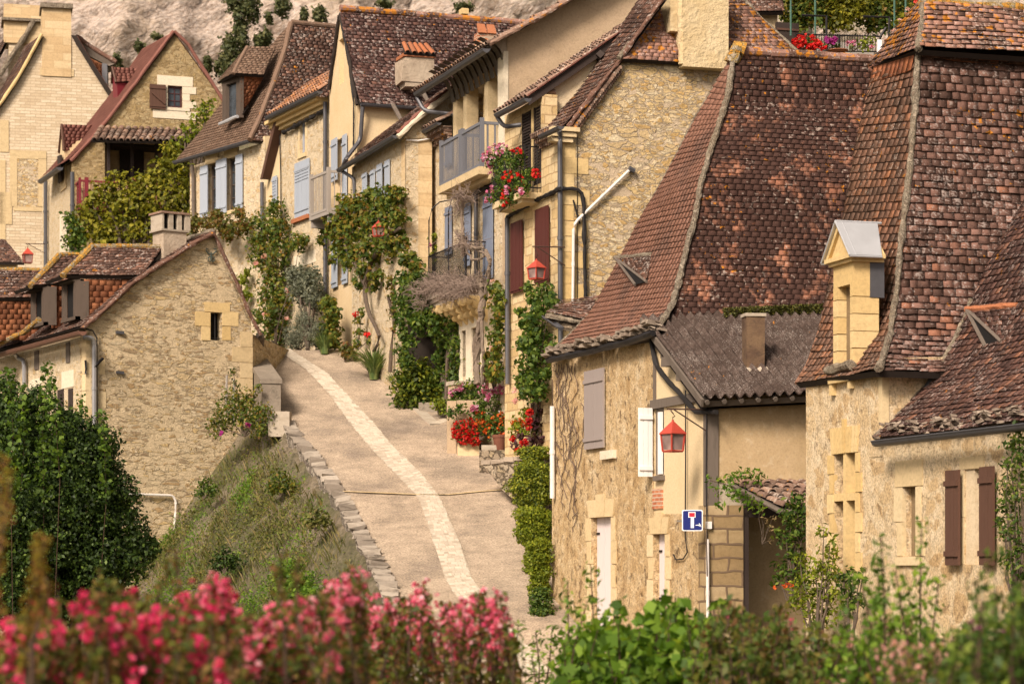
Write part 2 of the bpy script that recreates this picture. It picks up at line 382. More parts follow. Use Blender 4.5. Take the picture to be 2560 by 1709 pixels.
Y = dict(
 rub_warm=rubble('rubble_warm', [(.60,.45,.24),(.64,.51,.31),(.52,.35,.15),(.68,.57,.38),(.56,.42,.23),(.62,.46,.23)], (.54,.43,.30), 3.1, 2.2, .085, 1., st=.08, show=.9, dmort=.75),
 rub_gable=rubble('rubble_gable', [(.56,.43,.25),(.62,.50,.32),(.42,.29,.15),(.58,.43,.22),(.34,.25,.15),(.64,.53,.36)], (.60,.48,.31), 2.9, 3.1, .11, 1., st=.12, stain=(.40,.31,.19), show=.6, dmort=.6),
 rub_tower=eroded('eroded_tower_wall', [(.44,.31,.17),(.56,.43,.26),(.62,.50,.33),(.64,.53,.37)], 4.5, .9, 2., .7, .15, .38),
 eroded=eroded('eroded_lime_render', [(.34,.22,.11),(.50,.35,.18),(.61,.46,.27),(.66,.54,.36)], 5.0, 1.05, 2.2, 1.1, .35, .68),
 wood_mid=paint('grey_brown_timber', (.075,.055,.042), .85, .6, .45), conc_d=plaster('grimy_concrete', (.20,.165,.13), (.27,.23,.18), (.09,.08,.06), 2, .6, .03, spots=.6),
 chim=plaster('smoky_chimney', (.09,.055,.038), (.17,.11,.065), (.06,.04,.03), 2.5, .5, .02, spots=.5),
 slate_st=blocks('lichened_eave_stone', (.17,.13,.10), (.34,.28,.22), .6, (.07,.05,.04)),
 blk_w=blocks('warm_dressed_stone', (.50,.38,.21), (.57,.45,.27), .35),
 rub_pale=rubble('rubble_pale', [(.58,.47,.31),(.62,.52,.38),(.48,.35,.19),(.55,.42,.25)], (.58,.48,.33), 4.2, 1.5, .14, .6, st=.1, show=.6),
 rub_dark=rubble('rubble_gold', [(.36,.26,.12),(.42,.31,.16),(.27,.19,.09),(.46,.36,.20)], (.40,.30,.16), 3.2, 1.9, .08, .8, st=.25, stain=(.16,.13,.08), show=.9),
 rub_step=rubble('old_retaining_wall', [(.34,.27,.19),(.40,.33,.24),(.26,.20,.14),(.42,.33,.21)], (.13,.10,.07), 2.6, 1.7, .09, 1., st=.4, stain=(.14,.12,.08)),
 rub_parapet=rubble('rubble_parapet', [(.30,.26,.21),(.38,.33,.27),(.22,.18,.15),(.42,.37,.30)], (.16,.13,.10), 5., 1.6, .12, 1., st=.5, stain=(.13,.11,.08)),
 coursed=ashlar('coursed_pale_stone', [(.50,.40,.27),(.58,.48,.34),(.62,.53,.39)], (.40,.31,.21), .42, .125, .012, .5, .05, 4, .12),
 coursed2=ashlar('coursed_gold_stone', [(.48,.34,.16),(.58,.44,.24),(.62,.49,.29)], (.40,.28,.15), .36, .2, .016, .6, .08, 4, .12),
 ash_gold=ashlar('ashlar_gold', [(.50,.36,.20),(.57,.43,.25),(.60,.47,.29)], (.42,.30,.16), .75, .33, .008, .4, .01, 3, .45),
 pier_stone=ashlar('pier_stone', [(.26,.18,.09),(.34,.25,.13),(.42,.32,.19)], (.16,.11,.07), .55, .24, .02, .8, .16, 1.6, .5),
 blk=blocks('dressed_stone', (.56,.43,.24), (.62,.50,.31), .18),
 blk_gold=blocks('dressed_gold_stone', (.55,.39,.17), (.63,.48,.25), .22),
 blk_pale=blocks('dressed_pale_stone', (.62,.55,.42), (.68,.60,.46), .15),
 blk_grey=blocks('grey_stone', (.34,.29,.23), (.44,.38,.30), .45),
 plas_beige=plaster('beige_render', (.42,.31,.20), (.46,.345,.23), (.24,.17,.11), 1.4, .5, .03, spots=.3, fine=22),
 plas_clay=plaster('clay_render', (.40,.29,.16), (.46,.34,.20), (.60,.50,.36), 1.6, .3, .02, spots=.35, fine=26),
 plas_yel=plaster('yellow_render', (.60,.45,.26), (.64,.50,.31), (.50,.36,.18), 1.2, .3, .02, spots=.2),
 plas_cream=plaster('cream_render', (.60,.47,.28), (.64,.51,.32), (.50,.37,.20), 1.2, .2, .015, spots=.15),
 plas_pale=plaster('pale_render', (.62,.52,.37), (.60,.48,.31), (.42,.30,.18), 1.8, .4, .03, spots=.4, streak=.2),
 stucco=plaster('chimney_stucco', (.54,.42,.24), (.60,.49,.31), (.42,.31,.16), 2., .9, .05, spots=.2, fine=9),
 stucco_grey=plaster('grey_stucco', (.34,.27,.20), (.46,.38,.29), (.2,.15,.11), 2., .6, .03, spots=.4, fine=14),
 t_pink=tile('tile_worn_pink', [(0,(.21,.11,.078)),(.5,(.25,.13,.092)),(1,(.28,.15,.11))], .7, (.13,.08,.065), 1.6, .10, orange=.0, jit=.08, sstr=(.9,.9,.35), thr=.56),
 t_dark=tile('tile_dark_brown', [(0,(.27,.12,.075)),(.5,(.30,.135,.085)),(1,(.34,.165,.105))], .97, (.054,.031,.026), 2.0, .42, (.34,.28,.24), orange=.25, jit=.09, sstr=(1.2,1.2,.20), thr=.385, wsc=13),
 t_tower_l=tile('tile_tower_orange', [(0,(.17,.10,.072)),(.5,(.23,.125,.085)),(1,(.33,.15,.08))], .7, (.10,.068,.052), 2.6, .36, (.42,.36,.31), .28, jit=.25, thr=.48),
 t_tower_r=tile('tile_tower_lichen', [(0,(.125,.072,.058)),(.5,(.17,.095,.075)),(.93,(.22,.125,.10)),(1,(.29,.13,.08))], .75, (.052,.033,.027), 3.2, .62, (.33,.275,.25), .2, jit=.28, thr=.5, wsc=24),
 t_cap=tile('tile_cap_lichen', [(0,(.25,.14,.105)),(.5,(.31,.18,.145)),(1,(.27,.135,.09))], .8, (.055,.036,.028), 2.6, .5, (.50,.41,.36), .95, jit=.22, thr=.5),
 t_orange=tile('tile_orange', [(0,(.34,.12,.055)),(.5,(.38,.15,.075)),(1,(.28,.11,.06))], .3, (.14,.07,.05), 2., .1, orange=.2),
 t_wing=tile('tile_wing', [(0,(.11,.06,.05)),(.6,(.15,.08,.062)),(.9,(.20,.105,.075)),(1,(.28,.13,.08))], .75, (.05,.032,.029), 1.6, .55, (.38,.32,.29), .38, jit=.35, thr=.44, wsc=30),
 t_brown=tile('tile_brown', [(0,(.10,.06,.045)),(.5,(.14,.08,.06)),(1,(.20,.105,.075))], .7, (.055,.035,.03), 1.2, .6, (.42,.36,.32), .3, jit=.5, thr=.46, wsc=18),
 t_tan=tile('tile_tan', [(0,(.15,.10,.07)),(.5,(.19,.125,.09)),(1,(.23,.155,.11))], .4, (.12,.075,.055), 1., .3, (.40,.34,.28), .1, jit=.5),
 t_plum=tile('tile_plum', [(0,(.10,.058,.05)),(.5,(.13,.075,.065)),(1,(.17,.09,.07))], .8, (.06,.035,.032), .9, .6, (.42,.36,.33), .3, jit=.45, thr=.45, wsc=16),
 t_red=tile('tile_red', [(0,(.19,.085,.068)),(.5,(.22,.10,.08)),(1,(.25,.115,.09))], .3, (.14,.06,.05), 1., .05, orange=0.),
 t_cheek=tile('tile_cheek', [(0,(.22,.085,.045)),(.5,(.30,.12,.06)),(1,(.38,.16,.08))], .45, (.09,.045,.03), 1.8, 0., orange=0., jit=.5),
 t_canal=tile('tile_canal', [(0,(.16,.10,.075)),(.5,(.25,.16,.12)),(1,(.33,.22,.16))], .65, (.07,.05,.04), 3., .6, (.45,.38,.32), .4, jit=.5, wsc=16),
 fibro=tile('fibre_cement', [(0,(.085,.062,.052)),(1,(.10,.073,.062))], .7, (.04,.028,.023), 5.5, .5, (.27,.235,.21), .05, jit=.1, sstr=(1,1,1), thr=.46, wsc=42),
 t_canal_o=tile('tile_canal_orange', [(0,(.30,.14,.07)),(.5,(.36,.17,.09)),(1,(.30,.18,.12))], .6, (.08,.05,.04), 3., .5, (.45,.38,.32), .5, jit=.5, wsc=16),
 mortar=rubble('lichen_mortar', [(.22,.18,.13),(.30,.25,.19),(.17,.13,.095)], (.34,.29,.22), 9, 1, .1, 1., st=.3),
 mortar_o=rubble('orange_lichen_mortar', [(.45,.22,.04),(.34,.28,.2),(.5,.26,.05)], (.42,.3,.12), 9, 1, .1, 1., st=.1),
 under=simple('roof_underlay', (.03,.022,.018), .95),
 wood_old=paint('weathered_timber', (.13,.105,.085), .85, .6, .35),
 infill_shade=plaster('shaded_stone_infill', (.17,.12,.065), (.24,.175,.10), (.16,.11,.06), 3, .4, .02, spots=.5),  # recess shade of the blocked openings is put into this darker colour
 wood_dark=paint('dark_timber', (.035,.024,.02), .8, .4, .4),
 wood_brown=paint('brown_timber', (.09,.045,.03), .7, .4, .5),
 sh_blue=paint('blue_grey_paint', (.32,.36,.42), .6, .25, .75),
 sh_steel=paint('steel_blue_paint', (.17,.20,.27), .6, .25, .7),
 sh_grey=paint('taupe_paint', (.27,.23,.215), .65, .25, .8),
 sh_white=paint('white_paint', (.72,.70,.68), .5, .15, .8),
 sh_lilac=paint('lilac_white_paint', (.60,.53,.52), .6, .35, .75),
 sh_red=paint('oxblood_paint', (.075,.019,.015), .6, .3, .6),
 burg=paint('burgundy_paint', (.17,.02,.03), .5, .2, .6),
 lamp=paint('lantern_red_paint', (.40,.055,.035), .5, .25, .55, .4),
 lampd=paint('lantern_dark_red', (.20,.035,.025), .5, .3, .5, .4),
 frame_d=paint('dark_frame', (.06,.02,.02), .6, .2, .6),
 zinc=simple('zinc', (.10,.10,.11), .5, .4), zinc_l=simple('bright_zinc', (.50,.51,.53), .42, .45, var=.2, sc=3),
 pvc=simple('white_pvc', (.66,.62,.58), .45), brownpipe=simple('brown_gutter', (.17,.085,.06), .5),
 iron=simple('black_iron', (.018,.016,.017), .5, .3), cable=simple('black_cable', (.015,.013,.013), .7),
 steelrail=paint('grey_rail_paint', (.13,.135,.155), .6, .2, .6), wrail=paint('pale_grey_wood', (.28,.25,.22), .7, .4, .7),
 glass=glassm('dark_glass'), glass_l=glassm('lantern_glass', (.16,.11,.10)), black=simple('dark_interior', (.006,.005,.005), .95),
 blue=simple('sign_blue', (.004,.012,.13), .4, var=.03), signw=simple('sign_white', (.72,.74,.76), .4, var=.04), signr=simple('sign_red', (.42,.015,.03), .4, var=.03),
 galv=simple('galvanised', (.35,.35,.36), .4, .6), terra=simple('terracotta', (.16,.06,.035), .8), concrete=plaster('concrete', (.33,.28,.21), (.42,.36,.27), (.16,.13,.1), 2, .5, .02, spots=.5),
 brick=ashlar('red_brick_patch', [(.38,.12,.06),(.5,.2,.1)], (.5,.4,.3), .2, .07, .012, .6, .03, 5),
 rust=simple('rusty_iron', (.055,.028,.02), .8), stem_d=simple('dark_reddish_stem', (.06,.035,.022), .9, var=.4), bark=simple('bark', (.10,.075,.055), .95, bump=1., var=.6, sc=12), bark_l=simple('dry_vine_bark', (.19,.145,.11), .95, bump=1., var=.6, sc=14),
)
def tiles(name, parent, L, R, mat, tw=.17, ga=.11, wob=.02, th=.02, jit=1., under=True, curve=None, flip=False):
    """L, R: polylines (top -> bottom) in 3D; rows of flat tiles between them"""
    H = (plen(L)+plen(R))/2; nr = max(1, int(H/ga)); V = []; 
    def row(v): return np.array(poly_at(L, v)), np.array(poly_at(R, v))
    seed = random.uniform(0, 99); quads = []; nv = 0
    ctr = np.array((L[0]+R[-1])/2)
    def nrm(v):
        a, b = row(v); a2, b2 = row(min(1, v+.03)); a1, b1 = row(max(0, v-.03))
        n = np.cross(b-a+1e-9, (a2+b2)/2-(a1+b1)/2); l = np.linalg.norm(n)
        if l < 1e-7:
            a, b = row(v+.02); n = np.cross(b-a, (a2+b2)/2-(a1+b1)/2); l = np.linalg.norm(n)
        n = n/l
        s = (1. if n[2] > 0 else -1.) if abs(n[2]) > .12 else (1. if np.dot(n, -ctr) > 0 else -1.)
        return n*s*(-1 if flip else 1)
    for j in range(nr):
        v1 = (j+1)/nr; v0 = max(-.0, v1-1.35/nr)
        a1, b1 = row(v1); a0, b0 = row(v0); w = np.linalg.norm(b1-a1)
        if w < .03: continue
        n = nrm((v0+v1)/2); m = max(1, int(round(w/tw))); dn = ((a1+b1)/2-(a0+b0)/2); dn /= np.linalg.norm(dn)+1e-9
        off = (j % 2)*.5+RNG.uniform(-.12, .12)
        e = (np.arange(m+2)-off+RNG.uniform(-.1, .1, m+2)*jit)/m; e = np.clip(e, 0, 1); u0 = e[:-1]; u1 = e[1:]
        ok = (u1-u0) > .15/m; u0 = u0[ok]; u1 = u1[ok]; k = len(u0)
        if k == 0: continue
        gap = .0004/max(w, .01); u0 = u0+gap; u1 = u1-gap
        um = (u0+u1)/2
        def wf(us): return np.array([noise.noise(Vector((seed+x*w*.7, v1*H*.9, 0)))*wob*.8+noise.noise(Vector((seed+50+x*w*.25, v1*H*.3, 3)))*wob*1.6+noise.noise(Vector((seed+9+x*w*1.3, v1*H*2, 7)))*th*.3*jit for x in us])
        def df(us): return np.array([noise.noise(Vector((seed+20+x*w*1.1, v1*H*3, 1)))*.011 for x in us])
        wa, wb, da, db = wf(u0), wf(u1), df(u0), df(u1)
        lift = th*1.35*(1+.10*RNG.standard_normal(k)*jit).clip(.5, 1.6); dd = RNG.normal(0, .0022*jit, k)
        rare = RNG.random(k) < .015; dd = np.where(rare & (jit > .5), dd+.035, dd); tilt = RNG.normal(0, .0022*jit, k)
        def pt(u, A, B, h, d): return A+(B-A)*u[:, None]+n*(h[:, None])+dn*d[:, None]
        z = np.zeros(k)
        t0 = pt(u0, a0, b0, wa+.004, z); t1 = pt(u1, a0, b0, wb+.004, z)
        q0 = pt(u0, a1, b1, wa+lift-tilt, dd+da-tilt*2); q1 = pt(u1, a1, b1, wb+lift+tilt, dd+db+tilt*2)
        g0 = q0-n*.011; g1 = q1-n*.011; h0 = t0-n*.003; h1 = t1-n*.003
        blk = np.stack([t0, t1, q1, q0, g0, g1, h0, h1], 1).reshape(-1, 3); V.append(blk)
        b = nv+np.arange(k)*8
        for q in ((0, 3, 2, 1), (3, 4, 5, 2), (0, 6, 4, 3), (1, 2, 5, 7)): quads.append(np.stack([b+x for x in q], 1))
        nv += k*8
    o = mesh_obj(name, np.concatenate(V), np.concatenate(quads), mat, parent)
    if under:
        mb = MB(); q = 14
        for i in range(q):
            a, b = row(i/q); c, d = row((i+1)/q); n = nrm((i+.5)/q)*.10
            mb.quad(*[Vector(x-n) for x in (a, b, d, c)])
        a, b = row(1.); n = nrm(.98)*.10; mb.quad(Vector(a), Vector(b), Vector(b-n), Vector(a-n))
        mb.build('roof_boarding', Y['under'], parent)
    return o
def lumpy(name, parent, pts, r, mat, seg=.12, jit=.3, n=8, origin=None):
    L = plen(pts); m = max(2, int(L/seg)); q = [poly_at(pts, i/m) for i in range(m+1)]
    sd = random.uniform(0, 50)
    q = [p+Vector([noise.noise(p*1.3+Vector((sd+c*9, 0, 0))) for c in range(3)])*r*.35 for p in q]
    rr = [r*(1+jit*noise.noise(p*6+Vector((sd, 0, 0)))) for p in q]
    return MB().tube(q, r, n, jit*.4, True, rr).build(name, mat, parent, smooth=False, origin=origin)
def ridge(name, parent, a, b, r, mat, seg=.36):
    mb = MB(); L = (b-a).length; m = max(1, int(L/seg)); t = (b-a).normalized()
    for i in range(m):
        p, q = lerp(a, b, i/m), lerp(a, b, (i+1)/m)+t*.03
        dz = Vector((0, 0, random.uniform(-.012, .012)))
        mb.tube([p+dz, q+dz], r, 9, 0, True, [r, r*.86])
    return mb.build(name, mat, parent)
def canal(name, parent, L0, R0, L1, R1, mat, pitch=.2, r=.085, seg=.33):
    """round tiles in rows running down the slope; 0 = top, 1 = bottom"""
    W = (R1-L1).length; m = max(2, int(W/pitch)); mb = MB()
    n = (R0-L0).cross(L1-L0).normalized()
    if n.z < 0: n = -n
    for i in range(m):
        u = (i+.5)/m; a = lerp(L0, R0, u); b = lerp(L1, R1, u); H = (b-a).length; k = max(1, int(H/seg)); d = (b-a).normalized(); s = d.cross(n).normalized()
        for j in range(k):
            p = lerp(a, b, j/k)+n*random.uniform(0, .012); q = lerp(a, b, (j+1)/k)+d*.05+n*(.03+random.uniform(0, .012)); sh = s*random.uniform(-.012, .012)
            base = len(mb.v); R = r*random.uniform(.92, 1.06)
            for P_, rr in ((p, R*.85), (q, R), (q, R*.8)):
                for x in range(7):
                    an = math.pi*x/6; mb.v.append(P_+sh+s*math.cos(an)*rr+n*math.sin(an)*rr*.85)
            for y in range(2):
                for x in range(6): mb.f.append((base+y*7+x, base+y*7+x+1, base+y*7+7+x+1, base+y*7+7+x))
    o = mb.build(name, mat, parent)
    nn = n*.02
    MB().quad(L0-nn, R0-nn, R1-nn, L1-nn).quad(L1-nn, R1-nn, R1-n*.1, L1-n*.1).build('roof_boarding', Y['under'], parent)
    return o
# ---------------- plants
def leaf_arrays(C, size, outw, flat=.5, asp=.62):
    k = len(C); rnd = RNG.normal(0, 1, (k, 3)); rnd /= np.linalg.norm(rnd, axis=1)[:, None]
    n = outw*flat+rnd*(1-flat*.5)+np.array([0, -.15, .35]); n /= np.linalg.norm(n, axis=1)[:, None]
    t = np.cross(n, RNG.normal(0, 1, (k, 3))); t /= np.linalg.norm(t, axis=1)[:, None]+1e-9
    b = np.cross(n, t); s = size*RNG.uniform(.4, 1.35, k)[:, None]
    droop = n*s*.12
    v = np.stack([C-t*s*.5, C+b*s*asp*.5+droop, C+t*s*.5-droop*.6, C-b*s*asp*.5+droop], 1).reshape(-1, 3)
    f = np.arange(k*4, dtype=np.int64).reshape(-1, 4); return v, f
def blob_pts(blobs, dens, leaf, lumpy_=1.):
    C = []; O = []
    for (c, r) in blobs:
        r = np.array(r, dtype=float); area = 4*math.pi*((r[0]*r[1]+r[0]*r[2]+r[1]*r[2])/3)
        k = max(6, int(area*dens/(leaf*leaf*.35)*.95)); d = RNG.normal(0, 1, (k, 3)); d /= np.linalg.norm(d, axis=1)[:, None]
        rad = (RNG.random(k)**.4*.75+.25)*1.22
        sd = RNG.uniform(0, 99)
        lump = np.array([.8+lumpy_*.75*noise.noise(Vector((x[0]*2.1+sd, x[1]*2.1, x[2]*2.1)))+lumpy_*.35*noise.noise(Vector((x[0]*5+sd, x[1]*5, x[2]*5))) for x in d])
        C.append(np.array(c)+d*r*(rad*lump)[:, None]); O.append(d)
    return np.concatenate(C), np.concatenate(O)
def petals(C, size, k=6):
    C = np.repeat(C, k, 0); m = len(C); d = RNG.normal(0, 1, (m, 3)); d /= np.linalg.norm(d, axis=1)[:, None]
    return leaf_arrays(C+d*size*.35, size*.8, d, .7, .9)
def branch(mb, a, b, r0, r1, wig=.06, n=6, sides=6):
    pts = []; sd = random.uniform(0, 99); L = (b-a).length
    for i in range(n+1):
        t = i/n; p = lerp(a, b, t)+Vector([noise.noise(Vector((sd+c*7, t*3, 0))) for c in range(3)])*wig*L*math.sin(math.pi*min(1, t*.9+.05)); pts.append(p)
    mb.tube(pts, r0, sides, .12, True, [lerp(r0, r1, i/n) for i in range(n+1)]); return pts
def plant(name, label, cat, blobs, leaf, mat, dens=1.6, group=None, stems=None, sr=.02, bark='bark', flowers=None, base=None, asp=.62, lump=1.):
    """one plant: a leafy crown, its stems and its blooms"""
    base = base or Vector((blobs[0][0][0], blobs[0][0][1], min(b[0][2]-b[1][2] for b in blobs)))
    e = empty(name, base, label, cat, group)
    C, O = blob_pts(blobs, dens, leaf, lump); v, f = leaf_arrays(C, leaf, O, .5, asp)
    mesh_obj('foliage', v, f, mat, e)
    mb = MB()
    if stems:
        for pts in stems: mb.tube(pts, sr, 7, .15, True, [sr*(1-.5*i/len(pts)) for i in range(len(pts))])
    else:
        for (c, r) in blobs[:14]: branch(mb, base, Vector(c)+Vector((0, 0, r[2]*.4)), sr, sr*.3)
    mb.build('stem', Y[bark], e)
    for fl in flowers or ():
        nm, fm, pts, sz = fl[:4]
        v, f = petals(np.array([tuple(p) for p in pts]), sz, fl[4] if len(fl) > 4 else 7); o = mesh_obj(nm, v, f, fm, e)
        if len(pts) > 1: o['kind'] = 'stuff'
    return e
def on(pl, k, lst, kd=.16, zs=1.):
    """blobs on a wall plane from (px,py,radius_px)"""
    out = []
    for px, py, r in lst:
        p = pl.at(px, py, k); R = 1.12*r*p.y/F; out.append((tuple(p), (R, max(kd, R*.45), R*zs)))
    return out
def atd(lst, kd=.6):
    out = []
    for px, py, D, r in lst:
        p = P(px, py, D); R = r*D/F; out.append((tuple(p), (R, R*kd, R)))
    return out
def scatter(blobs, n, top=False):
    pts = []
    for _ in range(n):
        c, r = random.choice(blobs); d = Vector(RNG.normal(0, 1, 3)).normalized()
        if d.y > .2: d.y = -d.y
        if top: d.z = abs(d.z)
        pts.append(Vector((c[0]+d.x*r[0], c[1]+d.y*r[1], c[2]+d.z*r[2])))
    return pts
L_green = leafm('leaf_green', [(0,(.03,.065,.012)),(.4,(.07,.13,.02)),(.8,(.14,.20,.03)),(1,(.24,.28,.045))])
L_vine = leafm('leaf_vine', [(0,(.04,.075,.015)),(.4,(.10,.15,.025)),(.7,(.19,.21,.03)),(.9,(.27,.22,.03)),(1,(.28,.13,.03))])
L_autumn = leafm('leaf_autumn', [(0,(.07,.09,.02)),(.4,(.14,.14,.025)),(.7,(.20,.14,.025)),(.9,(.22,.09,.02)),(1,(.14,.05,.02))])
L_lime = leafm('leaf_lime', [(0,(.10,.14,.015)),(.5,(.21,.26,.02)),(1,(.36,.37,.03))])
L_yel = leafm('leaf_yellow_green', [(0,(.08,.09,.01)),(.5,(.22,.22,.02)),(1,(.36,.31,.03))])
L_dark = leafm('leaf_dark', [(0,(.014,.03,.006)),(.5,(.032,.062,.010)),(.85,(.07,.12,.018)),(1,(.14,.20,.03))], .2)
L_hedge = leafm('leaf_hedge', [(0,(.03,.055,.01)),(.45,(.09,.13,.015)),(.8,(.20,.23,.02)),(1,(.34,.33,.03))], .25)
L_grey = leafm('leaf_grey_green', [(0,(.10,.11,.08)),(.6,(.16,.17,.12)),(1,(.22,.22,.15))], .2)
L_purple = leafm('leaf_purple', [(0,(.09,.03,.045)),(.6,(.14,.06,.07)),(1,(.18,.13,.06))], .3)
L_iris = leafm('leaf_iris', [(0,(.10,.16,.05)),(.6,(.18,.25,.08)),(1,(.34,.38,.14))], .3)
L_dry = leafm('leaf_dry', [(0,(.22,.15,.07)),(.6,(.32,.22,.11)),(1,(.16,.14,.05))], .2)
L_bank = leafm('leaf_bank', [(0,(.06,.075,.015)),(.4,(.13,.15,.03)),(.7,(.20,.19,.045)),(.88,(.26,.18,.07)),(1,(.18,.27,.03))], .25)
L_front = leafm('leaf_front', [(0,(.06,.12,.015)),(.5,(.13,.24,.025)),(.9,(.24,.36,.04)),(1,(.34,.42,.06))], .45)
L_red = leafm('leaf_reddish', [(0,(.05,.08,.015)),(.35,(.11,.14,.02)),(.6,(.17,.13,.03)),(.82,(.26,.09,.05)),(1,(.18,.22,.03))], .4)
B_pink = leafm('bloom_pink', [(0,(.66,.07,.18)),(.5,(.80,.16,.28)),(.85,(.86,.32,.42)),(1,(.87,.52,.60))], .4)
B_hot = leafm('bloom_hot_pink', [(0,(.62,.015,.10)),(.6,(.80,.05,.19)),(1,(.86,.18,.32))], .35)
B_pale = leafm('bloom_pale_pink', [(0,(.70,.32,.30)),(1,(.78,.50,.46))], .4)
B_red = leafm('bloom_red', [(0,(.50,.006,.008)),(.6,(.66,.015,.015)),(1,(.72,.06,.03))], .3)
B_orange = leafm('bloom_orange', [(0,(.62,.08,.015)),(1,(.70,.17,.03))], .3)
B_mag = leafm('bloom_magenta', [(0,(.35,.02,.22)),(1,(.5,.07,.36))], .35)
B_mix = leafm('bloom_mixed_pink', [(0,(.60,.08,.22)),(.6,(.68,.25,.45)),(.9,(.72,.45,.6)),(1,(.7,.68,.7))], .35)
def tuft(name, label, cat, base, n, h, mat, spread=.5, w=.03, group=None):
    V = []; Fq = []
    for i in range(n):
        az = random.uniform(0, 6.28); lean = random.uniform(.15, 1.)*spread; H = h*random.uniform(.6, 1.1); dr = Vector((math.cos(az), math.sin(az), 0)); sd = Vector((-dr.y, dr.x, 0))*w*.5
        b = base+dr*random.uniform(0, .12); pr = None; i0 = len(V)
        for q in range(5):
            t = q/4; p = b+dr*(lean*H*t*t*1.2)+Vector((0, 0, H*(t-.35*lean*t*t*t))); ww = (1-t**2)+.05
            V += [p-sd*ww, p+sd*ww]
        for q in range(4): Fq.append((i0+q*2, i0+q*2+1, i0+q*2+3, i0+q*2+2))
    o = mesh_obj(name, [tuple(v) for v in V], Fq, mat, None, origin=base); tag(o, label, cat, group); return o
# ================= half-timbered house (A)
WA = VP(1380, 48.5, 1767, 41.0)
hA = empty('timber_house', V3(WA.A, -2.), 'Rendered house with tall hipped tile roof, grey shutter and corrugated lean-to', 'house')
d1 = (1478, 1529, 1294, 1640); d2 = (1633, 1664, 1335, 1560); w1 = (1636, 1660, 1022, 1188); w0 = (1463, 1513, 933, 1124)
wall('wall', hA, WA, [(1380, 900), (1470, 878), (1623, 852), (1633, 850), (1633, 1284), (1769, 1284), (1769, 1730), (1380, 1730)], Y['eroded'], [d1, d2, w0])
WAp = wall('rendered_panel', hA, WA, [(1629, 832), (1763, 1004), (1769, 1010), (1769, 1284), (1629, 1284)], Y['plas_cream'], [w1], k=-.02)
WF = VP(1795, 40.9, 2015, 41.3)
wall('front_wall', hA, WF, [(1790, 985), (2110, 985), (2110, 1207), (1790, 1207)], Y['plas_clay'])
wall('front_wall_lower_band', hA, WF, [(1790, 1207), (2110, 1207), (2110, 1262), (1790, 1262)], Y['concrete'], k=-.003)  # separate greyer band along the bottom of the front wall
boxobj('stone_pier', hA, WF, WF.rect(1770, 1857, 1262, 1700), -.5, .03, Y['pier_stone'])
boxobj('doorway_recess', hA, WF, WF.rect(1857, 2110, 1262, 1750), -1.4, -1.3, Y['plas_clay'])
MB().pbox(WF, *WF.rect(1857, 1872, 1280, 1750), -.25, .0).pbox(WF, *WF.rect(1857, 2110, 1262, 1292), -.25, .0).build('doorway_frame', Y['wood_dark'], hA)
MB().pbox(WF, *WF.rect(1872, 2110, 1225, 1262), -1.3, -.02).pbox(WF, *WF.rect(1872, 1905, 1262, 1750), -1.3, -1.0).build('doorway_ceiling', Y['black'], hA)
# timbers
post = boxobj('corner_post', hA, WF, WF.rect(1768, 1795, 985, 1262), -.2, .035, Y['wood_old'], .01)
mb = MB()
def beam(pl, p, q, w, k0, k1, mb):
    a, b = pl.sz(*p), pl.sz(*q); mb.pl = pl
    d = Vector((b[0]-a[0], b[1]-a[1])).normalized(); n = Vector((-d.y, d.x))*w/2
    c = [(a[0]-n.x, a[1]-n.y), (b[0]-n.x, b[1]-n.y), (b[0]+n.x, b[1]+n.y), (a[0]+n.x, a[1]+n.y)]
    mb.hexa([pl.pt(*x, k0) for x in c]+[pl.pt(*x, k1) for x in c])
beam(WA, (1628, 1012), (1742, 992), .16, -.04, .03, mb); beam(WA, (1637, 905), (1637, 1000), .06, -.04, .025, mb)
beam(WA, (1608, 820), (1762, 1008), .13, -.06, .02, mb); beam(WA, (1641, 1196), (1660, 1193), .09, -.04, .07, mb)
beam(WA, (1658, 895), (1658, 850), .07, -.04, .04, mb); beam(WA, (1697, 925), (1697, 895), .07, -.04, .04, mb)
mb.build('timber_frame', Y['wood_old'], hA)
window(hA, WA, w1, Y['wood_old'], Y['glass'], .06, (2, 3), .06)
boxobj('window_casement', hA, WA, WA.rect(1648, 1655, 1030, 1185), -.02, .03, Y['sh_white'])
shutter(hA, WA, None, Y['sh_grey'], .06, 4, r=WA.rect(1461, 1509, 929, 1124, k=.06))
shn = VP.xy(*(WA.pt(WA.s(1634), 0, 0).xy), -.93, -.36)       # the white shutter swung out from the wall
so = shutter(hA, shn, None, Y['sh_white'], 0., 3, r=(0.02, .30, WA.rect(*w1)[2]-.02, WA.rect(*w1)[3]+.02)); so['label'] = 'open white shutter'
boxobj('window_sill', hA, WA, WA.rect(1508, 1541, 1128, 1148), -.05, .07, Y['blk_pale'], .01)
for h in (d1, d2):
    surround(hA, WA, h, Y['blk'], .2, .42, .02, .34 if h is d1 else .3, 3, False, 'door_surround', .07)
for h, mt in ((d1, 'sh_lilac'), (d2, 'sh_lilac')):
    s0, s1, z0, z1 = WA.rect(*h); mb = MB()
    for i in range(5): mb.pbox(WA, lerp(s0, s1, i/5)+.004, lerp(s0, s1, (i+1)/5)-.004, z0, z1, -.16, -.12+.006*(i % 2))
    d = mb.build('door', Y[mt], hA)
    [MB().pbox(WA, s0+.02, s0+.16, q, q+.04, -.12, -.10).build('hinge', Y['iron'], d) for q in (z1-.32, z0+.45)]
MB().pbox(WA, *WA.rect(1632, 1656, 1222, 1272), -.05, .012).build('brick_patch', Y['brick'], hA)
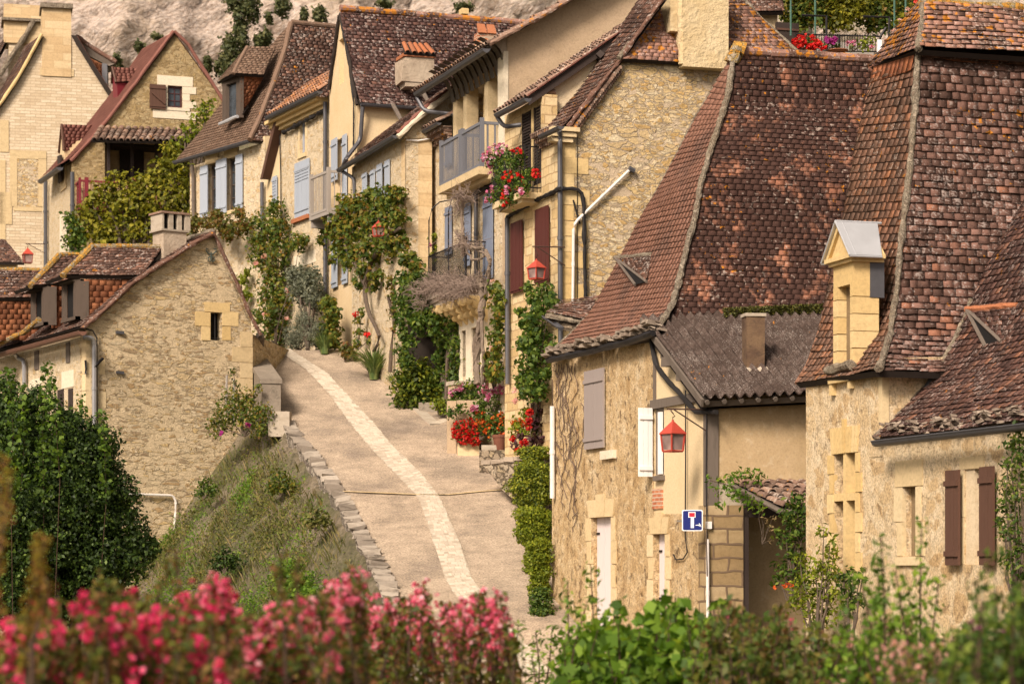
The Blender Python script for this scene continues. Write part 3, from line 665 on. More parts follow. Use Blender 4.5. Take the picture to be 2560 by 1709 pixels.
# roof
HA = VP(1838, 47.5, 1686, 43.9); SA = VP(1838, 47.5, 1373, 48.6)
hipA = [HA.at(*p) for p in ((1838, 134), (1821, 250), (1786, 357), (1757, 446), (1735, 560), (1704, 689), (1684, 760), (1640, 842))]
silA = [SA.at(*p) for p in ((1836, 134), (1736, 296), (1700, 371), (1597, 560), (1521, 707), (1479, 779), (1440, 822), (1371, 884))]
tiles('roof', hA, silA, hipA, Y['t_pink'], .17, .135, .03, .024, .4)
DF = Vector((.97, .24, 0)).normalized()
hipF = hipA[:7]+[hipA[6]+Vector((-.03, -.2, -.30))]
tiles('roof', hA, hipF, [p+DF*4.6 for p in hipF], Y['t_dark'], .17, .138, .03, .024, .35)
def backs(parent, a, d, mt, sil=None, v=Vector((2.6, .9, 0))):
    mb = MB(); mb.quad(a, a+d, a+d+Vector((.3, 2.5, -4)), a+Vector((.8, 2.5, -4)))
    for p, q in zip(sil or [], (sil or [])[1:]): mb.quad(p, q, q+v, p+v*.3)
    return mb.build('roof_back', Y[mt], parent)
backs(hA, hipA[0], DF*4.6, 't_dark', silA)
lumpy('hip_mortar', hA, [p+Vector((-.02, -.05, .03)) for p in hipA], .058, Y['mortar'], .1, .45)
lumpy('verge_mortar', hA, silA, .035, Y['mortar'], .2, .3)
ridge('ridge_tiles', hA, hipA[0]+Vector((0, 0, .04)), hipA[0]+DF*4.4+Vector((0, 0, .04)), .1, Y['t_cap'])
lumpy('ridge_cap', hA, [hipA[0]+Vector((-.08, -.05, -.18)), hipA[0]+Vector((.02, -.05, .1)), hipA[0]+Vector((.18, -.05, .05))], .15, Y['mortar_o'])
# crumbling eave of thick stone slates + black gutter board
EAp = [WA.at(x, y, .22) for x, y in ((1371, 886), (1440, 872), (1560, 842), (1632, 818))]
mb = MB()
for i in range(190):
    t = random.random(); p = poly_at(EAp, t)+Vector((0, 0, random.uniform(-.04, .12)))+Vector((WA.n.x, WA.n.y, 0))*random.uniform(-.22, .05)
    r = random.uniform(.04, .10)
    u = Vector(RNG.normal(0, 1, 3)).normalized(); a = Vector((WA.d.x, WA.d.y, 0))*r*1.3; b = Vector((WA.n.x, WA.n.y, .2))*r; c = Vector((0, 0, r*random.uniform(.2, .4)))
    mb.hexa([p+a*x+b*y+c*z+Vector(RNG.normal(0, r*.16, 3)) for z in (-1, 1) for x, y in ((-1, -1), (1, -1), (1, 1), (-1, 1))])
mb.build('eave_stones', Y['slate_st'], hA)
lumpy('eave_board', hA, [p+Vector((0, 0, -.11)) for p in EAp], .07, Y['iron'], .3, .2)
lumpy('eave_cable', hA, [WA.at(x, y, .06) for x, y in ((1626, 850), (1640, 915), (1700, 985), (1740, 1030), (1790, 1030))], .045, Y['cable'], .15, .5)
# roof vent (chatiere)
rp = P3(silA[3], hipA[5], hipA[6])
def vent(parent, apex, rend, b0, b1, b2, mat, mo=None):
    tiles('vent_roof', parent, [apex, lerp(apex, b1, .95)], [rend, b2], mat, .16, .13, .01, .018)
    MB().tri(apex, b0, b1).build('vent_opening', Y['black'], parent)
    MB().tube([apex, b0], .03, 6, .2).tube([apex, b1], .03, 6, .2).build('vent_frame', Y['wood_old'], parent)
    lumpy('vent_ridge', parent, [apex, rend], .045, Y[mo or 'mortar'], .1, .3)
rf = lambda px, py: rp.at(px, py)
vent(hA, P(1538, 644, rf(1538, 644).y-.45), rf(1630, 636), rf(1588, 712)-Vector((0, .05, 0)), rf(1616, 705)-Vector((0, .05, 0)), rf(1618, 695), Y['t_brown'])
# lean-to
TL = P(1603, 788, 43.6); TR = P(2075, 769, 44.2); BL = P(1757, 993, 40.35); BR = TR+(BL-TL)
W = (TR-TL).length; Hh = (BL-TL).length; nu, nv = 620, 60; nrm = (TR-TL).cross(BL-TL).normalized(); nrm = nrm if nrm.z > 0 else -nrm
V = []; 
for j in range(nv+1):
    v = j/nv; stp = (v*3.99) % 1
    for i in range(nu+1):
        u = i/nu; p = TL.lerp(TR, u)+(BL-TL)*v
        h = .04*math.sin(u*W/.172*2*math.pi)+stp*.016+.02*noise.noise(p*.9)+.006*noise.noise(p*7)+.005*abs(noise.noise(p*16))
        V.append(p+nrm*h)
Fq = [(j*(nu+1)+i, (j+1)*(nu+1)+i, (j+1)*(nu+1)+i+1, j*(nu+1)+i+1) for j in range(nv) for i in range(nu)]
o = mesh_obj('lean_to_roof', [tuple(v) for v in V], Fq, Y['fibro'], hA, True); sm = o.modifiers.new('th', 'SOLIDIFY'); sm.thickness = .02
mb = MB()
for i in range(12):
    t = (i+.3)/12; a = BL.lerp(BR, t)-nrm*.1; b = TL.lerp(TR, t)-nrm*.1
    mb.tube([a, b], .045, 6)
mb.hexa([x-nrm*y for y in (.16, .06) for x in (BL+Vector((0, .12, 0)), BR+Vector((0, .12, 0)), BR+Vector((0, .25, 0)), BL+Vector((0, .25, 0)))])
mb.build('lean_to_rafters', Y['wood_old'], hA)
MB().quad(BL-nrm*.2+Vector((0, .3, 0)), BR-nrm*.2+Vector((0, .3, 0)), TR-nrm*.2, TL-nrm*.2).build('lean_to_underside', Y['under'], hA)
ds = (BL-TL).normalized(); mb = MB(); sd = ds.cross(nrm)*.02
a, b = TL-nrm*.04, BL-nrm*.04; mb.hexa([a-sd, a+sd, b+sd, b-sd, a-sd-nrm*.13, a+sd-nrm*.13, b+sd-nrm*.13, b-sd-nrm*.13]); mb.build('barge_board', Y['wood_old'], hA)
for r in ((1652, 1678, 893, 917), (1689, 1715, 927, 952)): boxobj('purlin_end', hA, WA, WA.rect(*r, k=.2), -.1, .2, Y['wood_old'], .01)
CP = VP(1866, 41.6, 1912, 41.65)
boxobj('chimney', hA, CP, CP.rect(1866, 1912, 787, 935), -.3, 0, Y['chim'], .012)
boxobj('chimney_cap', hA, CP, CP.rect(1863, 1915, 782, 790), -.33, .02, Y['blk_grey'])
lumpy('chimney_flashing', hA, [CP.at(1858, 932, .05), CP.at(1890, 936, .06), CP.at(1918, 930, .05)], .09, Y['blk_grey'], .05, .6)
v, f = leaf_arrays(np.array([tuple(lerp(TL, TR, random.uniform(.3, 1)**.7)+Vector((0, random.uniform(-.28, .08), random.uniform(-.12, .06)))) for _ in range(7000)]), .045, np.tile([0, 0, 1.], (7000, 1)))
mo = mesh_obj('moss', v, f, leafm('moss', [(0, (.05, .055, .012)), (.6, (.10, .10, .02)), (1, (.17, .15, .03))], .1), None); tag(mo, 'Strip of green moss along the top of the corrugated lean-to roof', 'moss', kind='stuff')
# canopy over the doorway
ca = P(1823, 1203, 41.0); cb = P(1950, 1268, 39.2); DR = Vector((1.35, .3, 0))
canal('canopy_roof', hA, ca, ca+DR, cb, cb+DR, Y['t_canal'], .19, .08, .3)
MB().tube([ca+Vector((.02, 0, -.05)), cb+Vector((0, 0, -.06))], .045, 6).tube([cb+Vector((0, 0, -.06)), cb+DR+Vector((0, 0, -.06))], .045, 6).build('canopy_beam', Y['wood_old'], hA)
# pipes and cables
pipe(hA, [P(1769, 1347, 40.75), P(1770, 1750, 40.75)], .028, Y['pvc']); boxobj('junction_box', hA, WF, WF.rect(1762, 1775, 1303, 1321), .03, .1, Y['sh_white'])
MB().tube([WA.at(x, y, .04) for x, y in ((1714, 975), (1714, 1150), (1713, 1340), (1718, 1380), (1708, 1396), (1690, 1398), (1683, 1385))], .013, 6).build('cable', Y['cable'], hA)
MB().tube([P(1767, 1000, 40.8), P(1765, 1200, 40.8), P(1768, 1345, 40.8)], .012, 6).build('cable', Y['cable'], hA)
pipe(hA, [WA.at(1381, 1015, .08), WA.at(1381, 1245, .08)], .05, Y['pvc'])
gutter(hA, P(1362, 790, 49.5), P(1402, 818, 49.0), Y['zinc'], .07)
sr0, sr1 = [P(1408, 752, 50.6), P(1366, 786, 49.3)], [P(1500, 738, 49.6), P(1462, 806, 48.9)]
tiles('side_roof', hA, sr0, sr1, Y['t_brown'], .19, .11, .04, .03, 1.6)
MB().prism([sr0[1]+Vector((.05, .06, -.05)), sr1[1]+Vector((0, .06, -.02)), sr1[1]+Vector((0, .06, -.26)), sr0[1]+Vector((.12, .06, -.24))], Vector((.3, .9, 0))).build('side_wall_top', Y['rub_step'], hA)
lumpy('eave_mortar', hA, [sr0[1]+Vector((0, 0, -.02)), lerp(sr0[1], sr1[1], .5)+Vector((0, -.03, -.02)), sr1[1]], .05, Y['mortar'], .08, .5)
# ================= lanterns
def lantern(name, loc, w, h, label, mat='lamp', arm=None, ang=.3):
    e = empty(name, loc, label, 'lantern', 'red lanterns hung along the street')
    c, s = math.cos(ang), math.sin(ang)
    def R(x, y, z): return loc+Vector((x*c-y*s, x*s+y*c, z))
    w2 = w/2; wb = w2*.84; hb = h*.60; t = w*.055
    mb = MB()
    def ring(a, b, z0, z1):
        for (x0, y0, x1, y1) in ((-1, -1, 1, -1), (1, -1, 1, 1), (1, 1, -1, 1), (-1, 1, -1, -1)):
            mb.tube([R(x0*a, y0*a, z0), R(x1*a, y1*a, z0)], t*.8, 4)
    for x in (-1, 1):
        for y in (-1, 1): mb.tube([R(x*wb, y*wb, 0), R(x*w2, y*w2, hb)], t, 4)
    ring(wb, 0, 0, 0); ring(w2, 0, hb, 0)
    mb.hexa([R(x*wb, y*wb, z) for z in (-.02, .01) for x, y in ((-1, -1), (1, -1), (1, 1), (-1, 1))])
    mb.build('lantern_body', Y['lampd' if mat == 'lamp' and w > .3 else mat], e)
    g = MB(); q = .93
    g.hexa([R(x*a*q, y*a*q, z) for z, a in ((.02, wb), (hb, w2)) for x, y in ((-1, -1), (1, -1), (1, 1), (-1, 1))]); g.build('glass_panes', Y['glass_l'], e)
    r = MB(); o = w2*1.14
    for (x0, y0), (x1, y1) in (((-1, -1), (1, -1)), ((1, -1), (1, 1)), ((1, 1), (-1, 1)), ((-1, 1), (-1, -1))):
        r.quad(R(x0*o, y0*o, hb), R(x1*o, y1*o, hb), R(x1*w*.06, y1*w*.06, h), R(x0*w*.06, y0*w*.06, h)); r.quad(R(x0*o, y0*o, hb), R(x1*o, y1*o, hb), R(x1*o, y1*o, hb-t), R(x0*o, y0*o, hb-t))
    r.tube([R(0, 0, h-.01), R(0, 0, h+.03)], w*.07, 6)
    r.build('lantern_roof', Y[mat], e)
    if arm:
        (ax, bx, br) = arm; top = R(0, 0, h+.02); m = MB()
        hook = [top, top+Vector((0, 0, .05))]+[Vector((top.x+.035*math.sin(q), top.y, (ax.z+top.z+.05)/2+(ax.z-top.z-.05)/2*-math.cos(q/2))) for q in (1.5, 3, 4.5)]+[Vector((top.x, top.y, ax.z))]
        m.tube(hook, .012, 6); m.tube([ax, bx], .015, 6); m.tube([Vector((top.x+.02, top.y, ax.z-.01)), br], .012, 6)
        m.build('bracket', Y['rust'], e)
    return e
lantern('street_lantern', P(1682, 1127, 40.7), .29, .50, 'Large red lantern on an iron bracket from the timber corner post of the rendered house', 'lamp',
        (P(1667, 1022, 40.7), P(1768, 1023, 40.85), P(1768, 1078, 40.85)), .62)
# ================= road sign
sg = empty('road_sign', P(1730, 1326, 40.6), 'Blue square dead-end sign with white stem and red bar beside the white pipe', 'road sign')
SP = VP(1705, 40.62, 1757, 40.58)
def rr_plate(pl, cx, cz, w, h, r, k0, k1, mb):
    pts = []
    for qx, qz, a0 in ((1, 1, 0), (-1, 1, 90), (-1, -1, 180), (1, -1, 270)):
        for i in range(6):
            a = math.radians(a0+i*18); pts.append(pl.pt(cx+qx*(w/2-r)+r*math.cos(a), cz+qz*(h/2-r)+r*math.sin(a), k0))
    mb.prism(pts, Vector((pl.n.x, pl.n.y, 0))*(k1-k0))
c0 = SP.sz(1731, 1300); sc = 40.6/F
m = MB(); rr_plate(SP, c0[0], c0[1], 52*sc, 53*sc, .03, 0, .012, m); m.build('sign_plate', Y['signw'], sg)
m = MB(); rr_plate(SP, c0[0], c0[1], 47*sc, 48*sc, .024, .012, .016, m); m.build('sign_face', Y['blue'], sg)
def srect(x0, x1, y0, y1, k0, k1, mt, nm):
    a, z1 = SP.sz(x0, y0); b, _ = SP.sz(x1, y0); _, z0 = SP.sz(x0, y1); MB().pbox(SP, a, b, z0, z1, k0, k1).build(nm, Y[mt], sg)
srect(1727, 1735, 1292, 1319, .016, .020, 'signw', 'dead_end_stem'); srect(1721, 1739, 1279, 1293, .016, .021, 'signw', 'red_bar_border'); srect(1723, 1737, 1281, 1291, .021, .024, 'signr', 'dead_end_bar')
m = MB(); beam(SP, (1739, 1312), (1752, 1311), .012, .016, .019, m); beam(SP, (1748, 1307), (1753, 1316), .01, .016, .0195, m); beam(SP, (1745, 1311), (1750, 1315), .008, .016, .02, m); m.build('small_sticker', Y['signw'], sg)
MB().tube([P(1694, 1302, 41.9), P(1712, 1302, 40.66)], .018, 6).build('sign_bracket', Y['galv'], sg)
# ================= tower house (C)
WC = VP.xy(4.39, 36., .306, -1.)
hC = empty('tower_house', V3(WC.A, -3.), 'Stone house at right with zinc-capped stone dormer and blocked cross window under its steep roof', 'house')
cw = (2086, 2141, 1136, 1430); sl = (2257, 2290, 1217, 1390); bw = (2411, 2449, 1174, 1410)
wall('wall', hC, WC, [(2015, 945), (2205, 905), (2205, 1075), (2640, 1030), (3100, 985), (3100, 2300), (2015, 1950)], Y['rub_tower'], [cw, sl, bw])
s0, s1, z0, z1 = WC.rect(*cw)
boxobj('blocked_opening', hC, WC, (s0, s1, z0, z1), -.27, -.15, Y['infill_shade'])
cx = (s0+s1)/2; zt = lerp(z0, z1, .635)
MB().pbox(WC, cx-.045, cx+.045, z0, z1, -.14, .012).pbox(WC, s0, s1, zt-.055, zt+.055, -.14, .009).build('stone_cross', Y['blk_gold'], hC)
surround(hC, WC, cw, Y['blk_gold'], .12, .3, .025, .38, 9, False, 'window_surround', .08)
s0, s1, z0, z1 = WC.rect(*sl)
boxobj('blocked_opening', hC, WC, (s0, s1, z0, z1), -.27, -.13, Y['infill_shade'])
surround(hC, WC, sl, Y['blk'], .16, .5, .012, .36, 0, True, 'window_surround', .1)
window(hC, WC, bw, Y['sh_white'], Y['glass'], .18, (1, 1), .05)
boxobj('window_reveal', hC, WC, (WC.rect(*bw)[0]+.001, WC.rect(*bw)[0]+.24, WC.rect(*bw)[2], WC.rect(*bw)[3]), -.17, -.02, Y['plas_pale'])
surround(hC, WC, bw, Y['blk'], .1, .5, .006, .16, 0, False, 'window_surround', .05)
for r in ((2364, 2398, 1176, 1412), (2449, 2484, 1167, 1412)):
    o = shutter(hC, WC, None, Y['wood_brown'], .09, 3, r=WC.rect(*r, k=.09))
a = WC.rect(2085, 2137, 943, 989)
MB().pbox(WC, a[0], a[1], a[3]-.1, a[3], 0, .10).pbox(WC, a[0], a[0]+.08, a[2], a[3]-.1, 0, .08).pbox(WC, a[1]-.08, a[1], a[2]+.06, a[3]-.1, 0, .08).build('stone_bracket', Y['blk_gold'], hC)
WT = VP(2205, 33.5, 2447, 33.94)
wall('front_wall', hC, WT, [(2205, 895), (2900, 880), (2900, 1140), (2205, 1140)], Y['rub_tower'], k=.0)
boxobj('corner_quoins', hC, WT, WT.rect(2204, 2222, 918, 1060), -.1, .012, Y['blk'])
HC = VP(2295, 36.5, 2197, 33.2); SC = VP(2189, 37.95, 1992, 36.2)
hipC = [HC.at(*p) for p in ((2295, 130), (2290, 180), (2285, 286), (2271, 429), (2261, 530), (2247, 643), (2239, 750), (2223, 839), (2206, 900), (2195, 926))]
silC = [SC.at(*p) for p in ((2189, 172), (2182, 200), (2156, 296), (2142, 375), (2108, 560), (2081, 693), (2060, 796), (2039, 861), (2014, 921), (1990, 958))]
tiles('roof', hC, silC, hipC, Y['t_tower_l'], .18, .14, .035, .028, 1.3)
DT = Vector((.956, .292, 0))
tiles('roof', hC, hipC, [p+DT*6.4 for p in hipC], Y['t_tower_r'], .175, .137, .035, .03, 1.6)
lumpy('hip_mortar', hC, [p+Vector((0, -.04, .02)) for p in hipC], .05, Y['mortar'], .09, .5)
lumpy('verge_mortar', hC, silC, .03, Y['t_tower_l'], .2, .3)
# flared cap
cL = P(2174, 170, 38.1); cH = P(2295, 124, 36.15); cT = P(2309, 8, 37.0); cT2 = P(2303, -2, 37.3)
tiles('cap_roof', hC, [cT2, lerp(cT2, cL, .5)+Vector((-.02, 0, .03)), cL], [cT, lerp(cT, cH, .5), cH], Y['t_cap'], .17, .12, .03, .028, 1.4)
tiles('cap_roof', hC, [cT, lerp(cT, cH, .5)-Vector((0, .0, .03)), cH], [cT+DT*6.4, lerp(cT, cH, .5)+DT*6.4-Vector((0, 0, .03)), cH+DT*6.4], Y['t_cap'], .17, .115, .045, .03, 1.6)
lumpy('hip_mortar', hC, [cT, lerp(cT, cH, .5)+Vector((0, 0, -.0)), cH], .055, Y['mortar'], .08, .5)
lumpy('ridge_cap', hC, [cT+Vector((-.05, 0, .02)), cT+DT*6.2+Vector((0, 0, .05))], .075, Y['mortar_o'], .1, .4)
up = Vector((0, 0, -.30))
tiles('tile_band', hC, [hipC[0]+Vector((0, -.02, .03)), hipC[0]+Vector((-.05, -.07, -.32))], [hipC[0]+DT*6.4+Vector((0, -.02, .03)), hipC[0]+DT*6.4+Vector((-.05, -.07, -.32))], Y['t_orange'], .19, .35, .01, .03)
tiles('tile_band', hC, [silC[0]+Vector((-.03, 0, .03)), silC[0]+Vector((-.08, -.03, -.25))], [hipC[0]+Vector((-.03, -.02, .03)), hipC[0]+Vector((-.08, -.06, -.30))], Y['t_orange'], .17, .33, .01, .03)
backs(hC, hipC[0]+Vector((0, 1.2, 0)), DT*6.4, 't_brown', silC)
# stone dormer
kk = .06; fr = WC.rect(2083, 2133, 668, 922, k=kk); op = WC.rect(2094, 2125, 718, 918, k=kk)
mb = MB(); cz = (fr[3]-fr[2])/6
for i in range(6):
    a, b = fr[2]+i*cz+.006, fr[2]+(i+1)*cz-.006
    if i < 5:
        mb.pbox(WC, fr[0], op[0], a, min(b, op[3]), -.34, kk, .003); mb.pbox(WC, op[1], fr[1], a, b, -.34, kk, .003)
mb.pbox(WC, fr[0], fr[1], op[3], fr[3], -.42, kk-.004)
mb.pbox(WC, op[1]+.01, fr[1]-.03, fr[2], fr[3], -.36, kk-.05)
dorm = mb.build('stone_dormer', Y['blk_gold'], hC)
boxobj('blocked_opening', dorm, WC, op, -.30, -.08, Y['infill_shade'])
mb = MB(); mb.pbox(WC, fr[0]-.05, fr[1]+.05, fr[3], fr[3]+.05, -.4, kk+.05); mb.pbox(WC, fr[0]-.10, fr[1]+.10, fr[3]+.05, fr[3]+.11, -.4, kk+.10)
mb.build('cornice', Y['blk_gold'], dorm)
zb = fr[3]+.11; ax = (fr[0]+fr[1])/2; hp = (668-566)/F*34.6-.1; e0, e1 = fr[0]-.1, fr[1]+.1
mb = MB(); mb.pl = WC; mb.prism([WC.pt(e0+.04, zb, kk+.03), WC.pt(e1-.04, zb, kk+.03), WC.pt(ax, zb+hp-.05, kk+.03)], Vector((WC.n.x, WC.n.y, 0))*-.5)
for s_ in (e0, e1):
    c = [WC.pt(s_, zb, 0), WC.pt(ax, zb+hp, 0), WC.pt(ax, zb+hp-.10, 0), WC.pt(lerp(s_, ax, .2), zb, 0)]
    mb.prism([p+Vector((WC.n.x, WC.n.y, 0))*(kk+.08) for p in c], Vector((WC.n.x, WC.n.y, 0))*-.2)
mb.build('pediment', Y['blk_gold'], dorm)
mb = MB(); N3 = Vector((WC.n.x, WC.n.y, 0))
for s_ in (e0-.05, e1+.05):
    a, b = WC.pt(ax, zb+hp+.01, kk+.12), WC.pt(s_, zb-.05, kk+.12); mb.quad(a, b, b-N3*.50, a-N3*.66)
    mb.quad(a+Vector((0, 0, .02)), b+Vector((0, 0, .02)), b-N3*.50+Vector((0, 0, .02)), a-N3*.66+Vector((0, 0, .02)))
    mb.tube([a+Vector((0, 0, .01)), b+Vector((0, 0, .01))], .018, 6); mb.tube([a+Vector((0, 0, .015))-N3*.1, b+Vector((0, 0, .015))-N3*.1], .008, 5); mb.tube([b, b-N3*.50], .016, 6)
mb.tube([WC.pt(ax, zb+hp+.02, kk+.13), WC.pt(ax, zb+hp+.02, kk-.6)], .02, 6)
mb.build('zinc_roof', Y['zinc_l'], dorm)
MB().pbox(WC, fr[1]-.02, fr[1]+.012, fr[3]-.5, fr[3]+.06, -.42, -.2).build('lead_cheek', Y['zinc'], dorm)
lumpy('dormer_sill', dorm, [WC.pt(fr[0]-.1, fr[2]-.02, .1), WC.pt(fr[1]+.05, fr[2]+.0, .12)], .07, Y['mortar'], .1, .4)
# wing roof
VW = VP(2188, 33.5, 2557, 34.17)
rk = [VW.at(*p) for p in ((2575, 470), (2549, 521), (2503, 600), (2467, 668), (2431, 750), (2400, 832), (2360, 900), (2320, 955), (2260, 1022), (2186, 1096))]
DW = Vector((.306, -1, 0)).normalized()*8.
tiles('roof', hC, rk, [p+DW for p in rk], Y['t_wing'], .165, .108, .03, .024, 1.3)
lumpy('verge_mortar', hC, rk[4:]+[rk[-1]], .05, Y['mortar'], .1, .5)
ge = WC.at(2190, 1103, .3); g2 = Vector((ge.x+DW.x, ge.y+DW.y, ge.z))
gutter(hC, ge, g2, Y['zinc'], .075)
mb = MB()
for i in range(330):
    t = random.random(); p = lerp(rk[-1], rk[-1]+DW, t)+Vector((random.uniform(-.02, .22), 0, random.uniform(-.01, .2)))
    r = random.uniform(.03, .065); mb.hexa([p+Vector((x*r*.7, y*r*1.4, z*r*.3))+Vector(RNG.normal(0, r*.2, 3)) for z in (-1, 1) for x, y in ((-1, -1), (1, -1), (1, 1), (-1, 1))])
mb.build('eave_stones', Y['slate_st'], hC)
wp = P3(rk[2], rk[6], rk[6]+DW)
vent(hC, P(2416, 772, wp.at(2416, 772).y-.42), wp.at(2544, 763), wp.at(2464, 866), wp.at(2504, 853), wp.at(2528, 848), Y['t_wing'], 't_orange')
lumpy('lead_flashing', hC, [WT.at(2312, 975, .06), WT.at(2340, 938, .06)], .05, Y['zinc'], .1, .2)
# ================= stone gable house (E) with its narrow neighbour (F)
DN = Vector((.945, .325, 0)).normalized()
def perp(px, D): a = Vector(((px-CX)*D/F, D)); return VP.xy(a.x, a.y, .945, .325)
WE = perp(1400, 52.); WE2 = VP(1400, 52, 1275, 55)
hE = empty('stone_house', V3(WE.A, 0.), 'Stone house with big rubble gable, white diagonal pipe, pale chimney and oxblood shutters', 'house')
wall('gable_wall', hE, WE, [(1400, 352), (1429, 318), (1480, 252), (1548, 158), (1900, 158), (1900, 1500), (1400, 1500)], Y['rub_warm'])
mb = MB()
for i in range(16):
    t, z = WE.sz(1400, 352); z1 = z-.02-i*.34; ww = .62 if i % 2 else .34
    mb.pbox(WE, 0, ww*random.uniform(.85, 1.2), z1-.33, z1, -.2, .012, .006)
mb.build('quoins', Y['blk_gold'], hE)
fl = (1277, 1305, 560, 735); fr_ = (1338, 1371, 526, 712); bd = (1304, 1352, 286, 478)
wall('street_wall', hE, WE2, [(1400, 340), (1356, 360), (1356, 235), (1303, 268), (1262, 290), (1262, 1300), (1400, 1300)], Y['coursed2'], [bd])
for r in (fl, fr_):
    shutter(hE, WE2, None, Y['sh_red'], .07, 6, r=WE2.rect(*r, k=.07), batten=False)
    a = WE2.rect(*r, k=.07); boxobj('shutter_hinge', hE, WE2, (a[0]-.01, a[1]+.01, a[2]+.04, a[2]+.1), .06, .1, Y['sh_red'])
    surround(hE, WE2, r, Y['blk'], .12, .4, .012, .3, 0, False, 'window_surround', .06)
a = WE2.rect(*bd)
boxobj('balcony_door_void', hE, WE2, (a[0], a[1], a[2], a[3]), -.3, -.06, Y['black'])
for q in ((a[0]+.02, lerp(a[0], a[1], .36)), (lerp(a[0], a[1], .52), a[1]-.02)):
    mb = MB()
    for i in range(26): z = lerp(a[2], a[3], i/26); mb.pbox(WE2, q[0]+.04, q[1]-.04, z+.01, z+.05, -.05, -.01)
    mb.pbox(WE2, q[0], q[0]+.04, a[2], a[3], -.06, .0).pbox(WE2, q[1]-.04, q[1], a[2], a[3], -.06, .0)
    mb.build('louvred_door', Y['wood_dark'], hE)
boxobj('door_post', hE, WE2, (lerp(a[0], a[1], .39), lerp(a[0], a[1], .47), a[2], a[3]), -.1, .01, Y['blk_gold'])
# balcony slab + railing
zb = WE2.sz(1352, 482)[1]; sn, sf = WE2.s(1353), WE2.s(1303)
s_a, s_b = min(sn, sf)-.0, max(sn, sf)+.55
bal = MB().pbox(WE2, s_a, s_b, zb-.14, zb, 0, .5).pbox(WE2, s_a+.1, s_b-.1, zb-.22, zb-.14, 0, .42).build('balcony', Y['blk'], hE)
mb = MB(); zt = zb+1.0
for z in (zb+.1, zt): mb.tube([WE2.pt(s_a, z, 0), WE2.pt(s_a, z, .48), WE2.pt(s_b, z, .48), WE2.pt(s_b, z, 0)], .016, 6)
for i in range(22): s_ = lerp(s_a, s_b, i/21); mb.tube([WE2.pt(s_, zb, .48), WE2.pt(s_, zt, .48)], .011, 5)
for i in range(6): k = .48*i/5; mb.tube([WE2.pt(s_a, zb, k), WE2.pt(s_a, zt, k)], .011, 5)
mb.build('railing', Y['iron'], bal)
# roofs
VF = VP(1352, 53.2, 1766, 54.5)
gE = perp(1400, 51.85)
tiles('roof', hE, [VF.at(x, y, .02) for x, y in ((1604, -10), (1530, 105), (1450, 222), (1345, 338))], [gE.at(x, y) for x, y in ((1660, -8), (1549, 146), (1480, 232), (1408, 316))], Y['t_brown'], .18, .13, .03, .025)
lumpy('verge_tiles', hE, [gE.at(x, y) for x, y in ((1660, -6), (1549, 150), (1480, 240), (1420, 318))], .05, Y['t_brown'], .1, .5)
g1 = perp(1400, 51.8)
up_ = lambda p, b: Vector((p.x+b*.325*-.0, p.y+b, p.z))
def hipf(pts, off): return [P(x, y, g1.at(x, 150).y+o) for (x, y), o in zip(pts, off)]
tiles('roof', hE, hipf([(1658, -10), (1547, 146)], (1.1, 0)), hipf([(1690, -10), (1706, 156)], (1.1, 0)), Y['t_cap'], .17, .12, .02, .02)
lumpy('hip_mortar', hE, hipf([(1658, -10), (1604, 65), (1547, 146)], (1.08, .55, -.02)), .06, Y['mortar'], .1, .4)
tiles('roof', hE, hipf([(1818, -10), (1818, 150)], (1.1, 0)), hipf([(1848, -10), (2010, 150)], (1.1, 0)), Y['t_cap'], .17, .11, .02, .02)
lumpy('hip_mortar', hE, hipf([(1848, -12), (1905, 50), (2000, 135)], (1.1, .8, .1)), .045, Y['mortar'], .1, .4)
# genoise cornice
mb = MB(); ln = [(1429, 322), (1480, 252), (1548, 163)]
for row, (dk, rr) in enumerate(((.10, .0), (.05, .09))):
    for i in range(34):
        p = poly_at([WE.at(x, y) for x, y in ln], i/33); mb.hexa([p+Vector((x*.045, -dk+y_*.06, -rr-.08+z*.035)) for z in (-1, 1) for x, y_ in ((-1, -1), (1, -1), (1, 1), (-1, 1))])
mb.build('cornice', Y['t_canal'], hE)
def genoise(parent, pl, x0, x1, z, rows=3, mat='t_canal'):
    mb = MB(); s0, s1 = sorted((pl.s(x0), pl.s(x1))); n = int((s1-s0)/.13)
    for r in range(rows):
        k = .1+.1*r; zz = z+.1*r; mb.pbox(pl, s0, s1, zz+.07, zz+.1, 0, k)
        for i in range(n):
            c = s0+(i+.5)*(s1-s0)/n; mb.tube([pl.pt(c, zz+.035, 0), pl.pt(c, zz+.035, k-.01)], .045, 6)
    return mb.build('cornice', Y[mat], parent)
zc = WE2.sz(1400, 352)[1]; genoise(hE, WE2, 1400, 1356, zc, 3)
mb = MB(); 
for i in range(3): mb.pbox(WE, -.25+.0*i, .38-.06*i, zc+.28-.11*i-.10, zc+.28-.11*i-.01, -.1, .22-.05*i)
mb.build('kneeler_stone', Y['blk'], hE)
ga, gb = WE2.at(1403, 316, .38), WE2.at(1350, 340, .38); gb = WE2.pt(WE2.s(1352, .38), ga.z, .38)
gutter(hE, ga, gb, Y['zinc'], .07)
EC = perp(1700, 52.3); EC = VP(1708, 52.6, 1822, 52.9)
boxobj('chimney', hE, EC, EC.rect(1708, 1822, -60, 166), -.9, 0, Y['stucco'], .01)
lumpy('chimney_flank', hE, [EC.at(1706, -40, -.1), EC.at(1706, 80, -.1), EC.at(1708, 160, -.1)], .1, Y['stucco'], .3, .1)
boxobj('chimney_side', hE, EC, EC.rect(1688, 1708, -60, 70), -.9, -.3, Y['stucco'])
pipe(hE, [WE.at(1398, 326, .22), WE.at(1400, 345, .1), WE.at(1401, 720, .07), WE.at(1402, 1150, .07)], .055, Y['zinc'])
